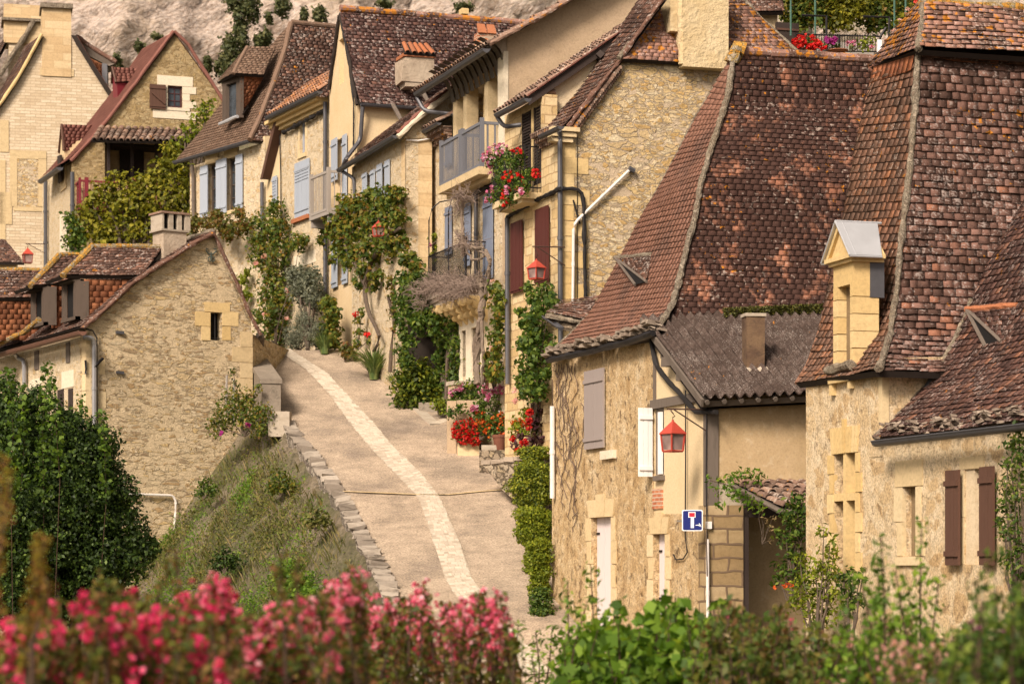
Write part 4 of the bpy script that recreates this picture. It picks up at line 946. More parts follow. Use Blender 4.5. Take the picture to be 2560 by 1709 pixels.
pipe(hE, [WE.at(1578, 421, .09), WE.at(1434, 560, .09), WE.at(1432, 760, .09)], .033, Y['pvc'], 'diagonal_pipe')
MB().tube([WE.at(1572, 420, .09), WE.at(1586, 428, .09)], .06, 8).build('pipe_terminal', Y['zinc'], hE)
lumpy('cable_bundle', hE, [WE.at(x, y, .09) for x, y in ((1404, 472), (1440, 472), (1454, 482), (1459, 510), (1461, 620), (1464, 745))], .04, Y['cable'], .12, .5)
lumpy('cable_bundle', hE, [WE2.at(x, y, .08) for x, y in ((1400, 472), (1370, 487), (1330, 505), (1296, 526), (1266, 545))], .045, Y['cable'], .1, .6)
MB().tube([WE.at(1443, 340, .03), WE.at(1443, 750, .03)], .008, 5).tube([WE.at(1433, 500, .05), WE.at(1438, 520, .05), WE.at(1445, 545, .05), WE.at(1450, 560, .05)], .02, 5).build('cable', Y['cable'], hE)
pipe(hE, [WE2.at(1268, 545, .1), WE2.at(1269, 960, .1)], .055, Y['zinc'])
lantern('street_lantern', P(1341, 697, 51.7), .27, .40, 'Small red lantern on a long iron arm in front of the oxblood shutters', 'lamp', (P(1331, 616, 51.7), P(1413, 618, 51.85), P(1413, 664, 51.85)), .75)
# narrow house F: rendered gable strip with its own verge and gutter
hF = empty('narrow_house', V3(VF.A, 0.), 'Narrow rendered house squeezed in above the flowered balcony, with thin tiled verge and gutter', 'house')
wall('gable_wall', hF, VF, [(1352, 250), (1375, 210), (1520, 112), (1640, 40), (1720, 0), (1760, 330), (1352, 480)], Y['plas_pale'])
boxobj('corner_stones', hF, VF, VF.rect(1353, 1386, 250, 400), -.2, .03, Y['blk_gold'])
MB().tube([VF.at(1365, 230, .05), VF.at(1388, 230, .05)], .06, 8).build('tile_stub', Y['t_canal'], hF)
lumpy('mortar_verge', hF, [VF.at(x, y, .06) for x, y in ((1620, 20), (1530, 118), (1450, 235), (1362, 352))], .07, Y['plas_cream'], .3, .2)
vg = perp(1352, 53.0)
gutF0 = WE2.at(1320, 246, .55); gutF1 = WE2.pt(WE2.s(1243, .55), gutF0.z, .55)
vF = [vg.at(x, y) for x, y in ((1660, 8), (1500, 116), (1404, 184), (1324, 240))]
dF = Vector((WE2.d.x, WE2.d.y, 0))
canal('roof', hF, vF[0], vF[0]+dF*2.2, vF[3]-Vector((.0, 0, 0)), vF[3]+dF*2.2, Y['t_canal'], .19, .085, .32)
MB().quad(vF[0]-Vector((0, 0, .1)), vF[3]-Vector((0, 0, .1)), vF[3]+dF*2.2-Vector((0, 0, .1)), vF[0]+dF*2.2-Vector((0, 0, .1))).prism([vF[0]+Vector((0, 0, -.02)), vF[3]+Vector((0, 0, -.02)), vF[3]-Vector((0, 0, .2)), vF[0]-Vector((0, 0, .2))], dF*.06).build('barge_board', Y['wood_dark'], hF)
mb = MB()
for i in range(60):
    p = lerp(vF[0], vF[3], i/59)+Vector((0, -.02, .0)); d = (vF[3]-vF[0]).normalized()
    mb.hexa([p+d*x*.06+Vector((0, y*.05, 0))+Vector((0, 0, .03+z*.018))+d.cross(Vector((0, 1, 0)))*0 for z in (-1, 1) for x, y in ((-1, -1), (1, -1), (1, 1), (-1, 1))])
mb.build('verge_tiles', Y['t_red'], hF)
gutter(hF, gutF0, gutF1, Y['zinc'], .08)
pipe(hF, [gutF1-Vector((0, 0, .05)), gutF1+Vector((.15, 0, -.28)), WE2.at(1303, 312, .05)], .05, Y['zinc'], collars=False)
mo_ = MB().tube([VF.at(1501, 135, .3), VF.at(1501, 150, .02)], .1, 4); mo_.build('purlin_end', Y['wood_dark'], hF)
# ================= loggia house (G)
WG = perp(1268, 56.5); WG2 = VP(1268, 56.5, 1077, 62.3)
hG = empty('loggia_house', V3(WG.A, 3.), 'Rendered house with a pillared loggia, two grey railed balconies and a vine-hung iron balcony', 'house')
wall('gable_wall', hG, WG, [(1268, 95), (1440, -2), (1640, -110), (1860, -60), (1860, 700), (1268, 700)], Y['plas_beige'])
boxobj('corner_pillar', hG, WG, WG.rect(1258, 1270, 128, 420), -.4, .02, Y['blk_pale'])
lo = (1141, 1259, 232, 455)
a = WG2.rect(*lo); zt_ = WG2.sz(1259, 152)[1]; zf = WG2.sz(1259, 416)[1]
lg0, lg1 = WG2.s(1262), WG2.s(1132)
L0, L1 = min(lg0, lg1), max(lg0, lg1)
# street wall in pieces round the loggia opening
def wl(nm, s0, s1, z0, z1, mt, k0=-.35, k1=0.): return MB().pbox(WG2, s0, s1, z0, z1, k0, k1).build(nm, Y[mt], hG)
sF = max(WG2.s(1077), WG2.s(1268)); z_ev = WG2.sz(1262, 128)[1]
mf = (1157, 1169, 828, 942); mf2 = (1182, 1197, 818, 940)
topz = zf-.05
def yat(px, z): return HY-z*F/WG2.D(px)
wall('street_wall', hG, WG2, [(1268, yat(1268, topz)), (1132, yat(1132, topz)), (1132, 345), (1077, 372), (1077, 1050), (1268, 1250)], Y['rub_pale'], [mf, mf2])
wl('loggia_beam', L0, L1, zt_, z_ev+.3, 'plas_beige'); wl('loggia_back', L0, L1, zf-.1, z_ev, 'coursed2', -1.5, -1.2)
wl('loggia_ceiling', L0, L1, zt_, zt_+.08, 'blk_pale', -1.2, -.35)
wl('loggia_end', L1-.05, L1+.3, zf-.1, z_ev, 'rub_warm', -1.5, -.3)
wl('loggia_floor', L0, L1, zf-.12, zf-.04, 'blk_pale', -1.2, -.0)
for x0, x1 in ((1131, 1141), (1155, 1167), (1208, 1220), (1258, 1266)):
    a, b = sorted((WG2.s(x0), WG2.s(x1))); b = a+.28
    wl('pillar', a, b, zf-.05, zt_, 'blk', -.3, .0)
for x0, x1 in ((1168, 1206), (1222, 1254)):
    a, b = sorted((WG2.s(x0), WG2.s(x1))); wl('loggia_pier', a+.15, b-.35, zf, zt_, 'coursed2', -.9, -.3)
for px in (1205, 1256):
    c = WG2.s(px, -1.15); wl('shutter', c-.25, c+.2, zf, zt_-.3, 'sh_steel', -1.19, -1.12)
# coved eave and gutter
ks = [.0, .06, .17, .33, .52, .62]; zs = [-.75, -.5, -.28, -.13, -.03, 0]
mb = MB(); s0, s1 = L0-.15, L1+.1; m_ = 44; z0 = z_ev+.28
for i in range(m_):
    for q in range(5):
        u0, u1 = lerp(s0, s1, i/m_), lerp(s0, s1, (i+1)/m_)
        rb = .03 if i % 4 == 0 else 0
        mb.quad(WG2.pt(u0, z0+zs[q]-rb, ks[q]+rb), WG2.pt(u1, z0+zs[q]-rb, ks[q]+rb), WG2.pt(u1, z0+zs[q+1]-rb, ks[q+1]+rb), WG2.pt(u0, z0+zs[q+1]-rb, ks[q+1]+rb))
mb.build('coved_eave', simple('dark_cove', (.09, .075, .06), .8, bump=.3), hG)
mb = MB(); e_ = [WG2.pt(s0, z0+zs[q], ks[q]) for q in range(6)]+[WG2.pt(s0, z0+.02, 0)]; i0 = len(mb.v); mb.v += e_; mb.f.append(tuple(range(7))); mb.build('eave_end', Y['stucco_grey'], hG)
gA = P(1216, 122, 55.6); gB = Vector((gA.x+WG2.d.x*5.6, gA.y+WG2.d.y*5.6, gA.z))
gutter(hG, gA, gB, Y['zinc'], .09)
vg0, vg1 = P(1225, 110, 55.9), P(1700, -150, 57.5); dG = V3(WG2.d)*6.2
canal('roof', hG, vg1, vg1+dG, vg0, vg0+dG, Y['t_canal'], .19, .09, .34)
lumpy('verge_tiles', hG, [vg1, lerp(vg1, vg0, .5), vg0], .055, Y['t_canal'], .1, .5)
pipe(hG, [gB+Vector((0, 0, -.08)), gB+Vector((.18, -.1, -.45)), gB+Vector((1.1, -.4, -.62))], .055, Y['zinc'], collars=False)
# railed balconies
def rail(parent, pl, s0, s1, zb, zt, k, mat, nb, side=True, nm='railing', lean=0.):
    mb = MB()
    for s_ in (s0, s1): mb.pbox(pl, s_-.045, s_+.045, zb-.05, zt+.08, k-.09, k)
    mb.pbox(pl, s0, s1, zt-.07, zt, k-.07, k-.01).pbox(pl, s0, s1, zb, zb+.07, k-.07, k-.01)
    for i in range(1, nb): c = lerp(s0, s1, i/nb); mb.pbox(pl, c-.011, c+.011, zb, zt, k-.045, k-.025)
    if side:
        for s_ in (s0,):
            mb.pbox(pl, s_-.03, s_+.03, zt-.07, zt-.002, 0, k-.09)
            for i in range(1, 3): c = k*i/3; mb.pbox(pl, s_-.02, s_+.02, zb, zt, c-.02, c+.02)
    return mb.build(nm, Y[mat], parent)
bz = zf
for (x0, x1, dz) in ((1256, 1206, 0), (1201, 1152, 0)):
    a, b = sorted((WG2.s(x0), WG2.s(x1)))
    o = MB().pbox(WG2, a-.05, b+.05, bz-.2, bz-.02, 0, .6).pbox(WG2, a-.05, b+.05, bz-.3, bz-.2, 0, .35).build('balcony', Y['blk_w'], hG)
    rail(o, WG2, a, b, bz, bz+1.05, .55, 'steelrail', 15)
# tall shutters behind the iron balcony
for r in ((1208, 1231, 490, 702), (1161, 1175, 512, 668), (1113, 1128, 520, 640)):
    shutter(hG, WG2, None, Y['sh_steel'], .06, 2, r=WG2.rect(*r, k=.06))
for r in ((1113, 1130, 352, 420),): shutter(hG, WG2, None, Y['sh_steel'], .06, 2, r=WG2.rect(*r, k=.06))
gz = WG2.sz(1130, 330)[1]; genoise(hG, WG2, 1130, 1078, gz-.15, 3)
p0 = WG2.pt(WG2.s(1132), gz+.2, .36); p1 = WG2.pt(WG2.s(1078), gz+.2, .36); gutter(hG, p0, p1, Y['zinc'], .06)
canal('roof', hG, p0+Vector((1.5, .4, .9)), p1+Vector((1.5, .4, .9)), p0+Vector((.0, 0, .03)), p1+Vector((0, 0, .03)), Y['t_canal'], .19, .085, .33)
pipe(hG, [p1+Vector((0, 0, -.06)), WG2.pt(WG2.s(1079), gz-.3, .1), WG2.at(1077, 720, .1), WG2.at(1077, 800, .1)], .06, Y['zinc'])
pipe(hG, [WG2.at(1190, 478, .1), WG2.at(1190, 690, .1)], .05, Y['zinc'])
lumpy('cable_bundle', hG, [WG2.at(x, y, .1) for x, y in ((1266, 440), (1230, 462), (1190, 482), (1185, 486))], .05, Y['cable'], .1, .5)
MB().tube([WG2.at(1187, 475, .1), WG2.at(1250, 450, .1)], .012, 5).tube([WG2.at(1160, 505, .1), WG2.at(1188, 500, .1), WG2.at(1262, 438, .1)], .012, 5).build('cable', Y['cable'], hG)
# iron balcony on scroll brackets
zi = WG2.sz(1226, 706)[1]; a, b = WG2.s(1222), WG2.s(1126)
bi = MB().pbox(WG2, a, b, zi-.12, zi, 0, .62).pbox(WG2, a+.06, b-.06, zi-.2, zi-.12, 0, .56).pbox(WG2, a+.12, b-.12, zi-.3, zi-.2, 0, .5).build('iron_balcony', Y['blk_grey'], hG)
mb = MB()
for i in range(7):
    c = lerp(a+.15, b-.15, i/6)
    prof = [(.55, -.3), (.56, -.42), (.47, -.47), (.40, -.42), (.34, -.56), (.20, -.62), (.16, -.74), (.05, -.86), (0, -.92), (0, -.3)]
    mb.pl = WG2; mb.prism([WG2.pt(c-.07, zi+z, k) for k, z in prof], V3(WG2.d)*.14)
    mb.tube([WG2.pt(c-.09, zi-.42, .48), WG2.pt(c+.09, zi-.42, .48)], .09, 10); mb.tube([WG2.pt(c-.085, zi-.66, .2), WG2.pt(c+.085, zi-.66, .2)], .08, 10)
mb.build('scroll_brackets', Y['blk_gold'], bi)
mb = MB(); zt = zi+.98
for z in (zi+.08, zt): mb.tube([WG2.pt(a, z, 0), WG2.pt(a, z, .58), WG2.pt(b, z, .58), WG2.pt(b, z, 0)], .018, 6)
for i in range(40): c = lerp(a, b, i/39); mb.tube([WG2.pt(c, zi, .58), WG2.pt(c, zt, .58)], .009, 4)
for i in range(5): k = .58*i/5; mb.tube([WG2.pt(a, zi, k), WG2.pt(a, zt, k)], .010, 5)
mb.tube([WG2.pt(a, zi, .58), WG2.pt(a, zt+.1, .58)], .035, 6)
for c in (b-.05, lerp(a, b, .45)):
    mb.tube([WG2.pt(c, zi, .58), WG2.pt(c, zt+.9, .58), WG2.pt(c, zt+1.2, .5), WG2.pt(c, zt+1.38, .3), WG2.pt(c, zt+1.45, 0.)], .018, 6)
mb.build('railing', Y['iron'], bi)
# white mullioned frame on the ground floor
s0, s1, z0, z1 = WG2.rect(1152, 1208, 793, 954); sa = WG2.rect(*mf); sb = WG2.rect(*mf2)
mb = MB(); mb.pbox(WG2, s0, s1, sa[3], z1, -.05, .05)
cuts = sorted([(sa[0], sa[1]), (sb[0], sb[1])]); e = [s0]+[x for c in cuts for x in c]+[s1]
for i in range(0, 6, 2): mb.pbox(WG2, e[i], e[i+1], z0, sa[3], -.2, .05)
mb.pbox(WG2, s0-.05, s1+.05, z0-.12, z0, -.1, .1); mb.build('mullioned_frame', Y['blk_pale'], hG)
for r in (sa, sb): boxobj('blocked_opening', hG, WG2, (r[0], r[1], r[2], r[3]), -.3, -.2, Y['plas_beige'])
boxobj('doorway', hG, WG2, WG2.rect(1210, 1222, 905, 1010), -.02, .02, Y['sh_red'])
# ================= ashlar-cornered house (H)
WH = perp(1013, 61.5); WH2 = VP(1013, 61.5, 880, 66.4)
hH = empty('vine_house', V3(WH.A, 4.), 'Low house with golden ashlar end wall and grey shutters above the grape vine', 'house')
wall('end_wall', hH, WH, [(1013, 345), (1080, 290), (1160, 220), (1160, 345), (1080, 345), (1080, 1000), (1013, 1000)], Y['ash_gold'])
wall('gable_top', hH, WH, [(1010, 345), (1160, 345), (1160, 210), (1075, 262)], Y['rub_pale'], k=.03, th=.1)
hs_ = ((916, 926, 438, 482), (954, 962, 416, 500))
wall('street_wall', hH, WH2, [(1013, 345), (880, 418), (880, 1000), (1013, 1050)], Y['rub_pale'], hs_)
for h in hs_: window(hH, WH2, h, Y['sh_white'], Y['glass'], .15, (1, 2), .05)
for r in ((906, 916, 436, 486), (926, 936, 428, 481), (942, 954, 414, 503), (962, 973, 404, 490)): shutter(hH, WH2, None, Y['sh_blue'], .05, 2, r=WH2.rect(*r, k=.05))
vh = [WH.at(x, y, .15) for x, y in ((1185, 178), (1095, 246), (1040, 290), (994, 334))]
dH = V3(WH2.d)*5.6
tiles('roof', hH, [p+dH for p in vh], vh, Y['t_brown'], .19, .13, .03, .028)
lumpy('verge_mortar', hH, [p-Vector((0, .05, .10)) for p in vh], .07, Y['blk_pale'], .15, .4)
lumpy('verge_tiles', hH, [p+Vector((0, -.03, .0)) for p in vh], .05, Y['t_red'], .12, .5)
gutter(hH, vh[-1]+Vector((-.05, -.02, -.05)), vh[-1]+dH+Vector((-.05, 0, -.05)), Y['zinc'], .08)
pipe(hH, [vh[-1]+dH*.98+Vector((0, 0, -.1)), P(868, 436, 66.2), P(886, 446, 66.0), P(887, 600, 66)], .05, Y['zinc'])
MB().tube([WH.at(1015, 350, .04), WH.at(1045, 352, .04), WH.at(1075, 347, .04)], .02, 5).build('cable', Y['sh_white'], hH)
# ================= yellow gable house (I)
WI = VP(893, 66.5, 824, 69.35); WI2 = perp(893, 66.5)
hI = empty('yellow_house', V3(WI.A, 5.), 'Narrow yellow rendered gable with pale shutters and a long dark tile roof', 'house')
sl2 = (848, 860, 102, 214); dr = (843, 855, 352, 505); lw = (843, 855, 605, 715)
wall('gable_wall', hI, WI, [(893, 262), (886, 225), (873, 140), (851, 42), (846, 42), (832, 150), (824, 215), (824, 1000), (893, 1000)], Y['plas_yel'], [sl2, dr, lw])
boxobj('blocked_opening', hI, WI, WI.rect(*sl2), -.3, -.18, Y['ash_gold'])
for h in (dr, lw): window(hI, WI, h, Y['sh_white'], Y['glass'], .2, (1, 3), .05)
for r in ((828, 842, 352, 457), (856, 866, 340, 505), (829, 842, 604, 722), (855, 867, 604, 712)): shutter(hI, WI, None, Y['sh_blue'], .06, 2, r=WI.rect(*r, k=.06))
wall('side_wall', hI, WI2, [(893, 255), (1100, 262), (1100, 700), (893, 700)], Y['plas_cream'])
rI0 = P(850, 26, 67.9); rI1 = WI2.at(900, 258, .2)
Dn = DN*5.6
kI = [rI0, lerp(rI0, rI1, .5)+Vector((-.06, .05, -.05)), rI1]
tiles('roof', hI, kI, [kI[0]+Dn, kI[1]+Dn, kI[2]+Dn], Y['t_plum'], .19, .12, .03, .026)
ridge('ridge_tiles', hI, rI0+Vector((0, 0, .05)), rI0+Dn+Vector((0, 0, .05)), .1, Y['t_cap'])
lumpy('verge_tiles', hI, [WI.at(x, y, .06) for x, y in ((850, 36), (858, 80), (873, 150), (884, 215), (892, 262))], .045, Y['under'], .1, .4)
lumpy('verge_tiles', hI, [WI.at(x, y, .06) for x, y in ((847, 40), (838, 110), (829, 170), (822, 225))], .05, Y['under'], .1, .4)
backs(hI, rI0, Dn, 't_plum')
gI = WI2.at(902, 260, .25); gutter(hI, gI, gI+DN*2.1, Y['zinc'], .07)
pipe(hI, [gI+Vector((.05, 0, -.08)), WI2.at(901, 350, .1), P(864, 398, 66.2), P(858, 415, 66.6)], .06, Y['zinc'])
lumpy('cable', hI, [WI.at(x, y, .08) for x, y in ((853, 60), (866, 120), (876, 190), (884, 260), (884, 380))], .025, Y['cable'], .12, .5)
c1 = P(1010, 221, 66.6); CI = perp(1010, 66.55)
mb = MB(); r = CI.rect(1010, 1082, 142, 216); mb.pbox(CI, r[0], r[1], r[2], r[3], -.6, .05, .03); mb.pbox(CI, r[0]-.05, r[1]+.02, r[2]+.12, r[3]-.1, -.6, .08, .04)
chI = mb.build('chimney', Y['stucco_grey'], hI)
MB().pbox(CI, r[0]-.04, r[1]+.05, r[3], r[3]+.09, -.65, .1).build('chimney_band', Y['t_orange'], chI)
z_ = r[3]+.09; canal('chimney_tiles', chI, CI.pt(r[0]+.02, z_+.36, -.35), CI.pt(r[1]-.02, z_+.36, -.35), CI.pt(r[0]-.04, z_, .14), CI.pt(r[1]+.06, z_, .14), Y['t_orange'], .16, .07, .5)
lumpy('roof_strut', hI, [P(1052, 222, 66.4), P(1076, 262, 66.0)], .06, Y['wood_old'], .2, .2)
lumpy('roof_strut', hI, [P(982, 262, 66.0), P(1003, 300, 65.6)], .06, Y['wood_old'], .2, .2)
C2 = perp(1195, 67.4); r = C2.rect(1195, 1243, 82, 112); ch = MB().pbox(C2, r[0], r[1], r[2], r[3], -.4, .0, .02).build('chimney', Y['brick'], hI)
mb = MB(); zz = r[3]
for q in range(2):
    x0 = lerp(r[0], r[1], q/2); x1 = lerp(r[0], r[1], (q+1)/2)-.03; mb.hexa([C2.pt(x0, zz, .05), C2.pt(x1, zz, .05), C2.pt(x1, zz, -.02), C2.pt(x0, zz, -.02), C2.pt(x0+.03, zz+.3, -.18), C2.pt(x1, zz+.3, -.18), C2.pt(x1, zz+.3, -.22), C2.pt(x0+.03, zz+.3, -.22)])
mb.build('chimney_tiles', Y['t_orange'], ch)
C3 = perp(1155, 69.5); r = C3.rect(1155, 1172, 20, 34); MB().pbox(C3, r[0], r[1], r[2], r[3], -.3, 0).build('roof_vent', Y['blk_gold'], hI)
# ================= rubble house with wooden balcony (J)
WJ = VP(815, 70, 676, 74.3)
hJ = empty('balcony_house', V3(WJ.A, 5.), 'Rubble house with lilac-blue louvred shutters and a pale wooden balcony', 'house')
wj = (750, 763, 280, 387); gr = (753, 776, 672, 705)
wall('wall', hJ, WJ, [(824, 238), (700, 292), (699, 900), (824, 900)], Y['rub_pale'], [wj, gr])
wall('plaster_wing', hJ, WJ, [(699, 294), (686, 305), (652, 452), (652, 900), (699, 900)], Y['plas_cream'], k=-.03)
a = WJ.rect(*wj); window(hJ, WJ, wj, Y['sh_blue'], Y['glass_l'], .12, (1, 2), .05)
surround(hJ, WJ, wj, Y['blk'], .12, .5, .012, .25, 0, True, 'window_surround', .05)
boxobj('garage_door', hJ, WJ, WJ.rect(*gr), -.25, -.15, Y['sh_steel']); boxobj('lintel', hJ, WJ, WJ.rect(735, 790, 642, 672), -.05, .015, Y['blk_pale'])
shutter(hJ, WJ, None, Y['sh_blue'], .05, 6, r=WJ.rect(737, 773, 410, 548, k=.05), louver=True)
boxobj('window_sill', hJ, WJ, WJ.rect(735, 776, 550, 560), -.05, .1, Y['t_orange'])
shutter(hJ, WJ, None, Y['sh_blue'], .03, 3, r=WJ.rect(681, 692, 443, 514, k=.03), louver=True)
gj = WJ.at(800, 228, .45); gj1 = WJ.pt(WJ.s(668, .45), gj.z, .45)
gutter(hJ, gj, gj1, Y['zinc'], .09)
dj = V3(WJ.d)*((gj1-gj).length)
t0 = gj+Vector((1.3, .4, 1.15))
canal('roof', hJ, t0, t0+dj, gj+Vector((.03, 0, .05)), gj+dj+Vector((.03, 0, .05)), Y['t_canal_o'], .2, .085, .33)
s0, s1 = WJ.s(820), WJ.s(690); zz = gj.z-.05
MB().pbox(WJ, s0, s1, zz-.1, zz, 0, .38).pbox(WJ, s0, s1, zz-.22, zz-.1, 0, .24).pbox(WJ, s0, s1, zz-.32, zz-.22, 0, .12).build('cornice', Y['blk_gold'], hJ)
lumpy('wisp_vine', hJ, [WJ.pt(s0, zz-.38, .1), WJ.pt(lerp(s0, s1, .3), zz-.42, .12), WJ.pt(lerp(s0, s1, .8), zz-.45, .1)], .05, Y['cable'], .08, .8)
mb = MB(); b0, b1 = WJ.at(686, 296, .25), WJ.at(650, 448, .25); nn = V3(WJ.n)*-.3
mb.prism([b0, b1, b1+V3(WJ.d)*-.22, b0+V3(WJ.d)*-.26], nn); mb.build('barge_board', Y['wood_brown'], hJ)
pipe(hJ, [WJ.at(813, 255, .12), WJ.at(813, 455, .12), WJ.at(813, 740, .12)], .06, Y['zinc'])
pipe(hJ, [WJ.at(655, 456, .1), WJ.at(656, 620, .1)], .06, Y['zinc'])
lumpy('cable', hJ, [WJ.at(x, y, .04) for x, y in ((699, 330), (701, 400), (703, 560))], .015, Y['cable'], .2, .5)
# wooden balcony
zb = WJ.sz(815, 560)[1]+.0; s0, s1 = WJ.s(817, .9), WJ.s(773, .9)
bw_ = MB().pbox(WJ, s0-.1, s1, zb-.1, zb, 0, .9).pbox(WJ, s0, s0+.1, zb-.3, zb-.1, 0, .85).pbox(WJ, s1-.1, s1, zb-.3, zb-.1, 0, .85).build('wooden_balcony', Y['wrail'], hJ)
rail(bw_, WJ, s0, s1, zb+.03, zb+1.15, .88, 'wrail', 12, False)
BS = VP.xy(WJ.pt(s0, 0, .86).x, WJ.pt(s0, 0, .86).y, .95, .31)
rail(bw_, BS, 0, .72, zb+.03, zb+1.15, .04, 'wrail', 4, False)
# ================= hipped house with blue shutters (K)
WK = VP(655, 75, 475, 78.8)
hK = empty('blue_shutter_house', V3(WK.A, 5.), 'Hipped-roof house with three tall pairs of pale blue shutters and tiled dormer', 'house')
kw = ((519, 540, 412, 535), (566, 589, 398, 528))
wall('wall', hK, WK, [(475, 418), (662, 355), (668, 900), (475, 900)], Y['rub_pale'], kw)
for h in kw: window(hK, WK, h, Y['wood_mid'], Y['glass'], .18, (2, 4), .06); surround(hK, WK, h, Y['blk'], .12, .4, .012, .3, 0, True, 'window_surround', .04)
for r in ((500, 519, 417, 548), (540, 553, 402, 538), (553, 566, 398, 535), (589, 606, 389, 528)): shutter(hK, WK, None, Y['sh_blue'], .06, 1, r=WK.rect(*r, k=.06))
WK2 = VP.xy(WK.pt(WK.s(662), 0).x, WK.pt(WK.s(662), 0).y, .87, .5)
wall('side_wall', hK, WK2, [(662, 340), (800, 340), (800, 800), (662, 800)], Y['plas_cream'])
HK = VP(731, 77.5, 627, 74.8); SK = VP(731, 77.5, 436, 79.5)
hipK = [HK.at(*p) for p in ((729, 58), (706, 143), (670, 243), (640, 318), (625, 350))]
silK = [SK.at(*p) for p in ((729, 57), (640, 160), (545, 270), (490, 342), (436, 406))]
tiles('roof', hK, silK, hipK, Y['t_tan'], .19, .13, .02, .026)
dk_ = Vector((.9, .43, 0)).normalized()*3.4
tiles('roof', hK, hipK, [p+dk_ for p in hipK], Y['t_brown'], .19, .13, .02, .026)
lumpy('hip_tiles', hK, hipK, .085, Y['t_tan'], .3, .2); ridge('ridge_tiles', hK, hipK[0]+Vector((0, 0, .04)), hipK[0]+dk_, .09, Y['t_tan'])
gk = WK.at(624, 351, .35); gutter(hK, gk, WK.pt(WK.s(437, .35), gk.z, .35), Y['zinc'], .09); gutter(hK, gk, gk+dk_*.35, Y['zinc'], .09)
pipe(hK, [WK.at(480, 412, .2), WK.at(483, 440, .1), WK.at(484, 560, .1)], .06, Y['wood_old'])
# its dormer
KD = VP(602, 76.0, 657, 76.35)
dz0, dz1 = KD.sz(602, 262)[1], KD.sz(602, 186)[1]
dm = empty('dormer', KD.at(600, 290), '', 'x'); del dm['label']; del dm['category']; dm.parent = hK; dm.location = KD.at(600, 290)-hK.location
dkd = V3(WK.d)*1.15; f0 = KD.at(602, 187); f1 = KD.at(602, 285); bk = KD.at(662, 187)
tiles('cheek', dm, [f0, f1], [bk, bk+Vector((-.55, -.2, -1.05))], Y['t_cheek'], .17, .12, .0, .02)
mb = MB(); pw = .13
mb.prism([f0+Vector((-.02, -.02, .02)), f0+Vector((-.02, -.02, -1.35)), f0+Vector((.09, 0, -1.35)), f0+Vector((.09, 0, .02))], dkd*.22)
mb.prism([f0+dkd*.8+Vector((-.02, -.02, .02)), f0+dkd*.8+Vector((-.02, -.02, -1.35)), f0+dkd*.8+Vector((.09, 0, -1.35)), f0+dkd*.8+Vector((.09, 0, .02))], dkd*.2)
mb.prism([f0+Vector((-.04, 0, .04)), f0+Vector((-.04, 0, -.18)), f0+Vector((.1, 0, -.18)), f0+Vector((.1, 0, .04))], dkd)
mb.build('dormer_frame', Y['wood_mid'], dm)
MB().quad(f0+Vector((.06, .05, 0)), f0+dkd+Vector((.06, .05, 0)), f0+dkd+Vector((.06, .05, -1.3)), f0+Vector((.06, .05, -1.3))).build('pane', Y['glass'], dm)
e0 = f0+Vector((-.22, -.25, -.02)); e1 = f0+dkd+Vector((-.22, .15, -.02)); rg = P(618, 117, 76.6); rg2 = P(690, 117, 77.0); eb = P(659, 188, 76.0)
tiles('dormer_roof', dm, [rg, e1], [rg, e0], Y['t_tan'], .17, .11, .01, .022); tiles('dormer_roof', dm, [rg, e0], [rg2, eb], Y['t_tan'], .17, .11, .01, .022)
lumpy('dormer_hip', dm, [rg, e0], .06, Y['t_tan'], .2, .2)
lumpy('lead_apron', dm, [f1+Vector((-.1, -.1, -.1)), f1+dkd+Vector((-.1, 0, -.15))], .06, Y['zinc_l'], .3, .2)
# ================= gabled house with burgundy balcony (L)
WL = VP(179, 91, 561, 93)
hL = empty('red_roof_house', V3(WL.A, 8.), 'Gabled house with smooth red tile roof, brown shutter and burgundy balcony railing', 'house')
lw_ = (419, 456, 214, 268); lb = (262, 480, 352, 452)
wall('gable_wall', hL, WL, [(436, 84), (561, 258), (570, 900), (179, 900), (179, 408), (232, 345), (340, 208)], Y['rub_dark'], [lw_, lb])
window(hL, WL, lw_, Y['frame_d'], Y['glass'], .12, (2, 3), .07)
surround(hL, WL, lw_, Y['blk_pale'], .28, .3, .02, .38, 0, True, 'window_surround', .25); boxobj('window_sill', hL, WL, WL.rect(382, 497, 274, 294), -.05, .025, Y['blk_pale'])
shutter(hL, WL, None, Y['wood_brown'], .08, 5, r=WL.rect(374, 415, 210, 271, k=.08)).name = 'brown_shutter'
m = MB(); beam(WL, (378, 232), (412, 262), .07, .11, .15, m); m.build('shutter_brace', Y['wood_brown'], hL)
a = WL.rect(*lb)
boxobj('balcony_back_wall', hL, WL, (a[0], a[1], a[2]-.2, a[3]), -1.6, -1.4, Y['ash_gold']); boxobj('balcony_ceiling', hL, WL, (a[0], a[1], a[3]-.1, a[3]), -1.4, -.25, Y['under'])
boxobj('balcony_side', hL, WL, (a[1]-.1, a[1], a[2], a[3]), -1.4, -.28, Y['plas_beige']); boxobj('balcony_side', hL, WL, (a[0], a[0]+.1, a[2], a[3]), -1.4, -.28, Y['plas_beige'])
boxobj('balcony_door', hL, WL, WL.rect(300, 360, 368, 462, k=-1.3), -1.4, -1.3, Y['wood_dark'])
for x in (327, 268, 388): boxobj('balcony_post', hL, WL, WL.rect(x, x+7, 352, 452), -.1, .02, Y['wood_dark'])
rl = WL.rect(200, 400, 449, 492, k=.9); bl = MB().pbox(WL, rl[0], rl[1], rl[2]-.45, rl[2]-.25, 0, .9).build('balcony', Y['burg'], hL)
rail(bl, WL, rl[0], rl[1], rl[2]-.2, rl[3], .9, 'burg', 22, True); 
for x in (212, 330): boxobj('railing_post', bl, WL, WL.rect(x, x+9, 443, 500, k=.9), .82, .93, Y['burg'])
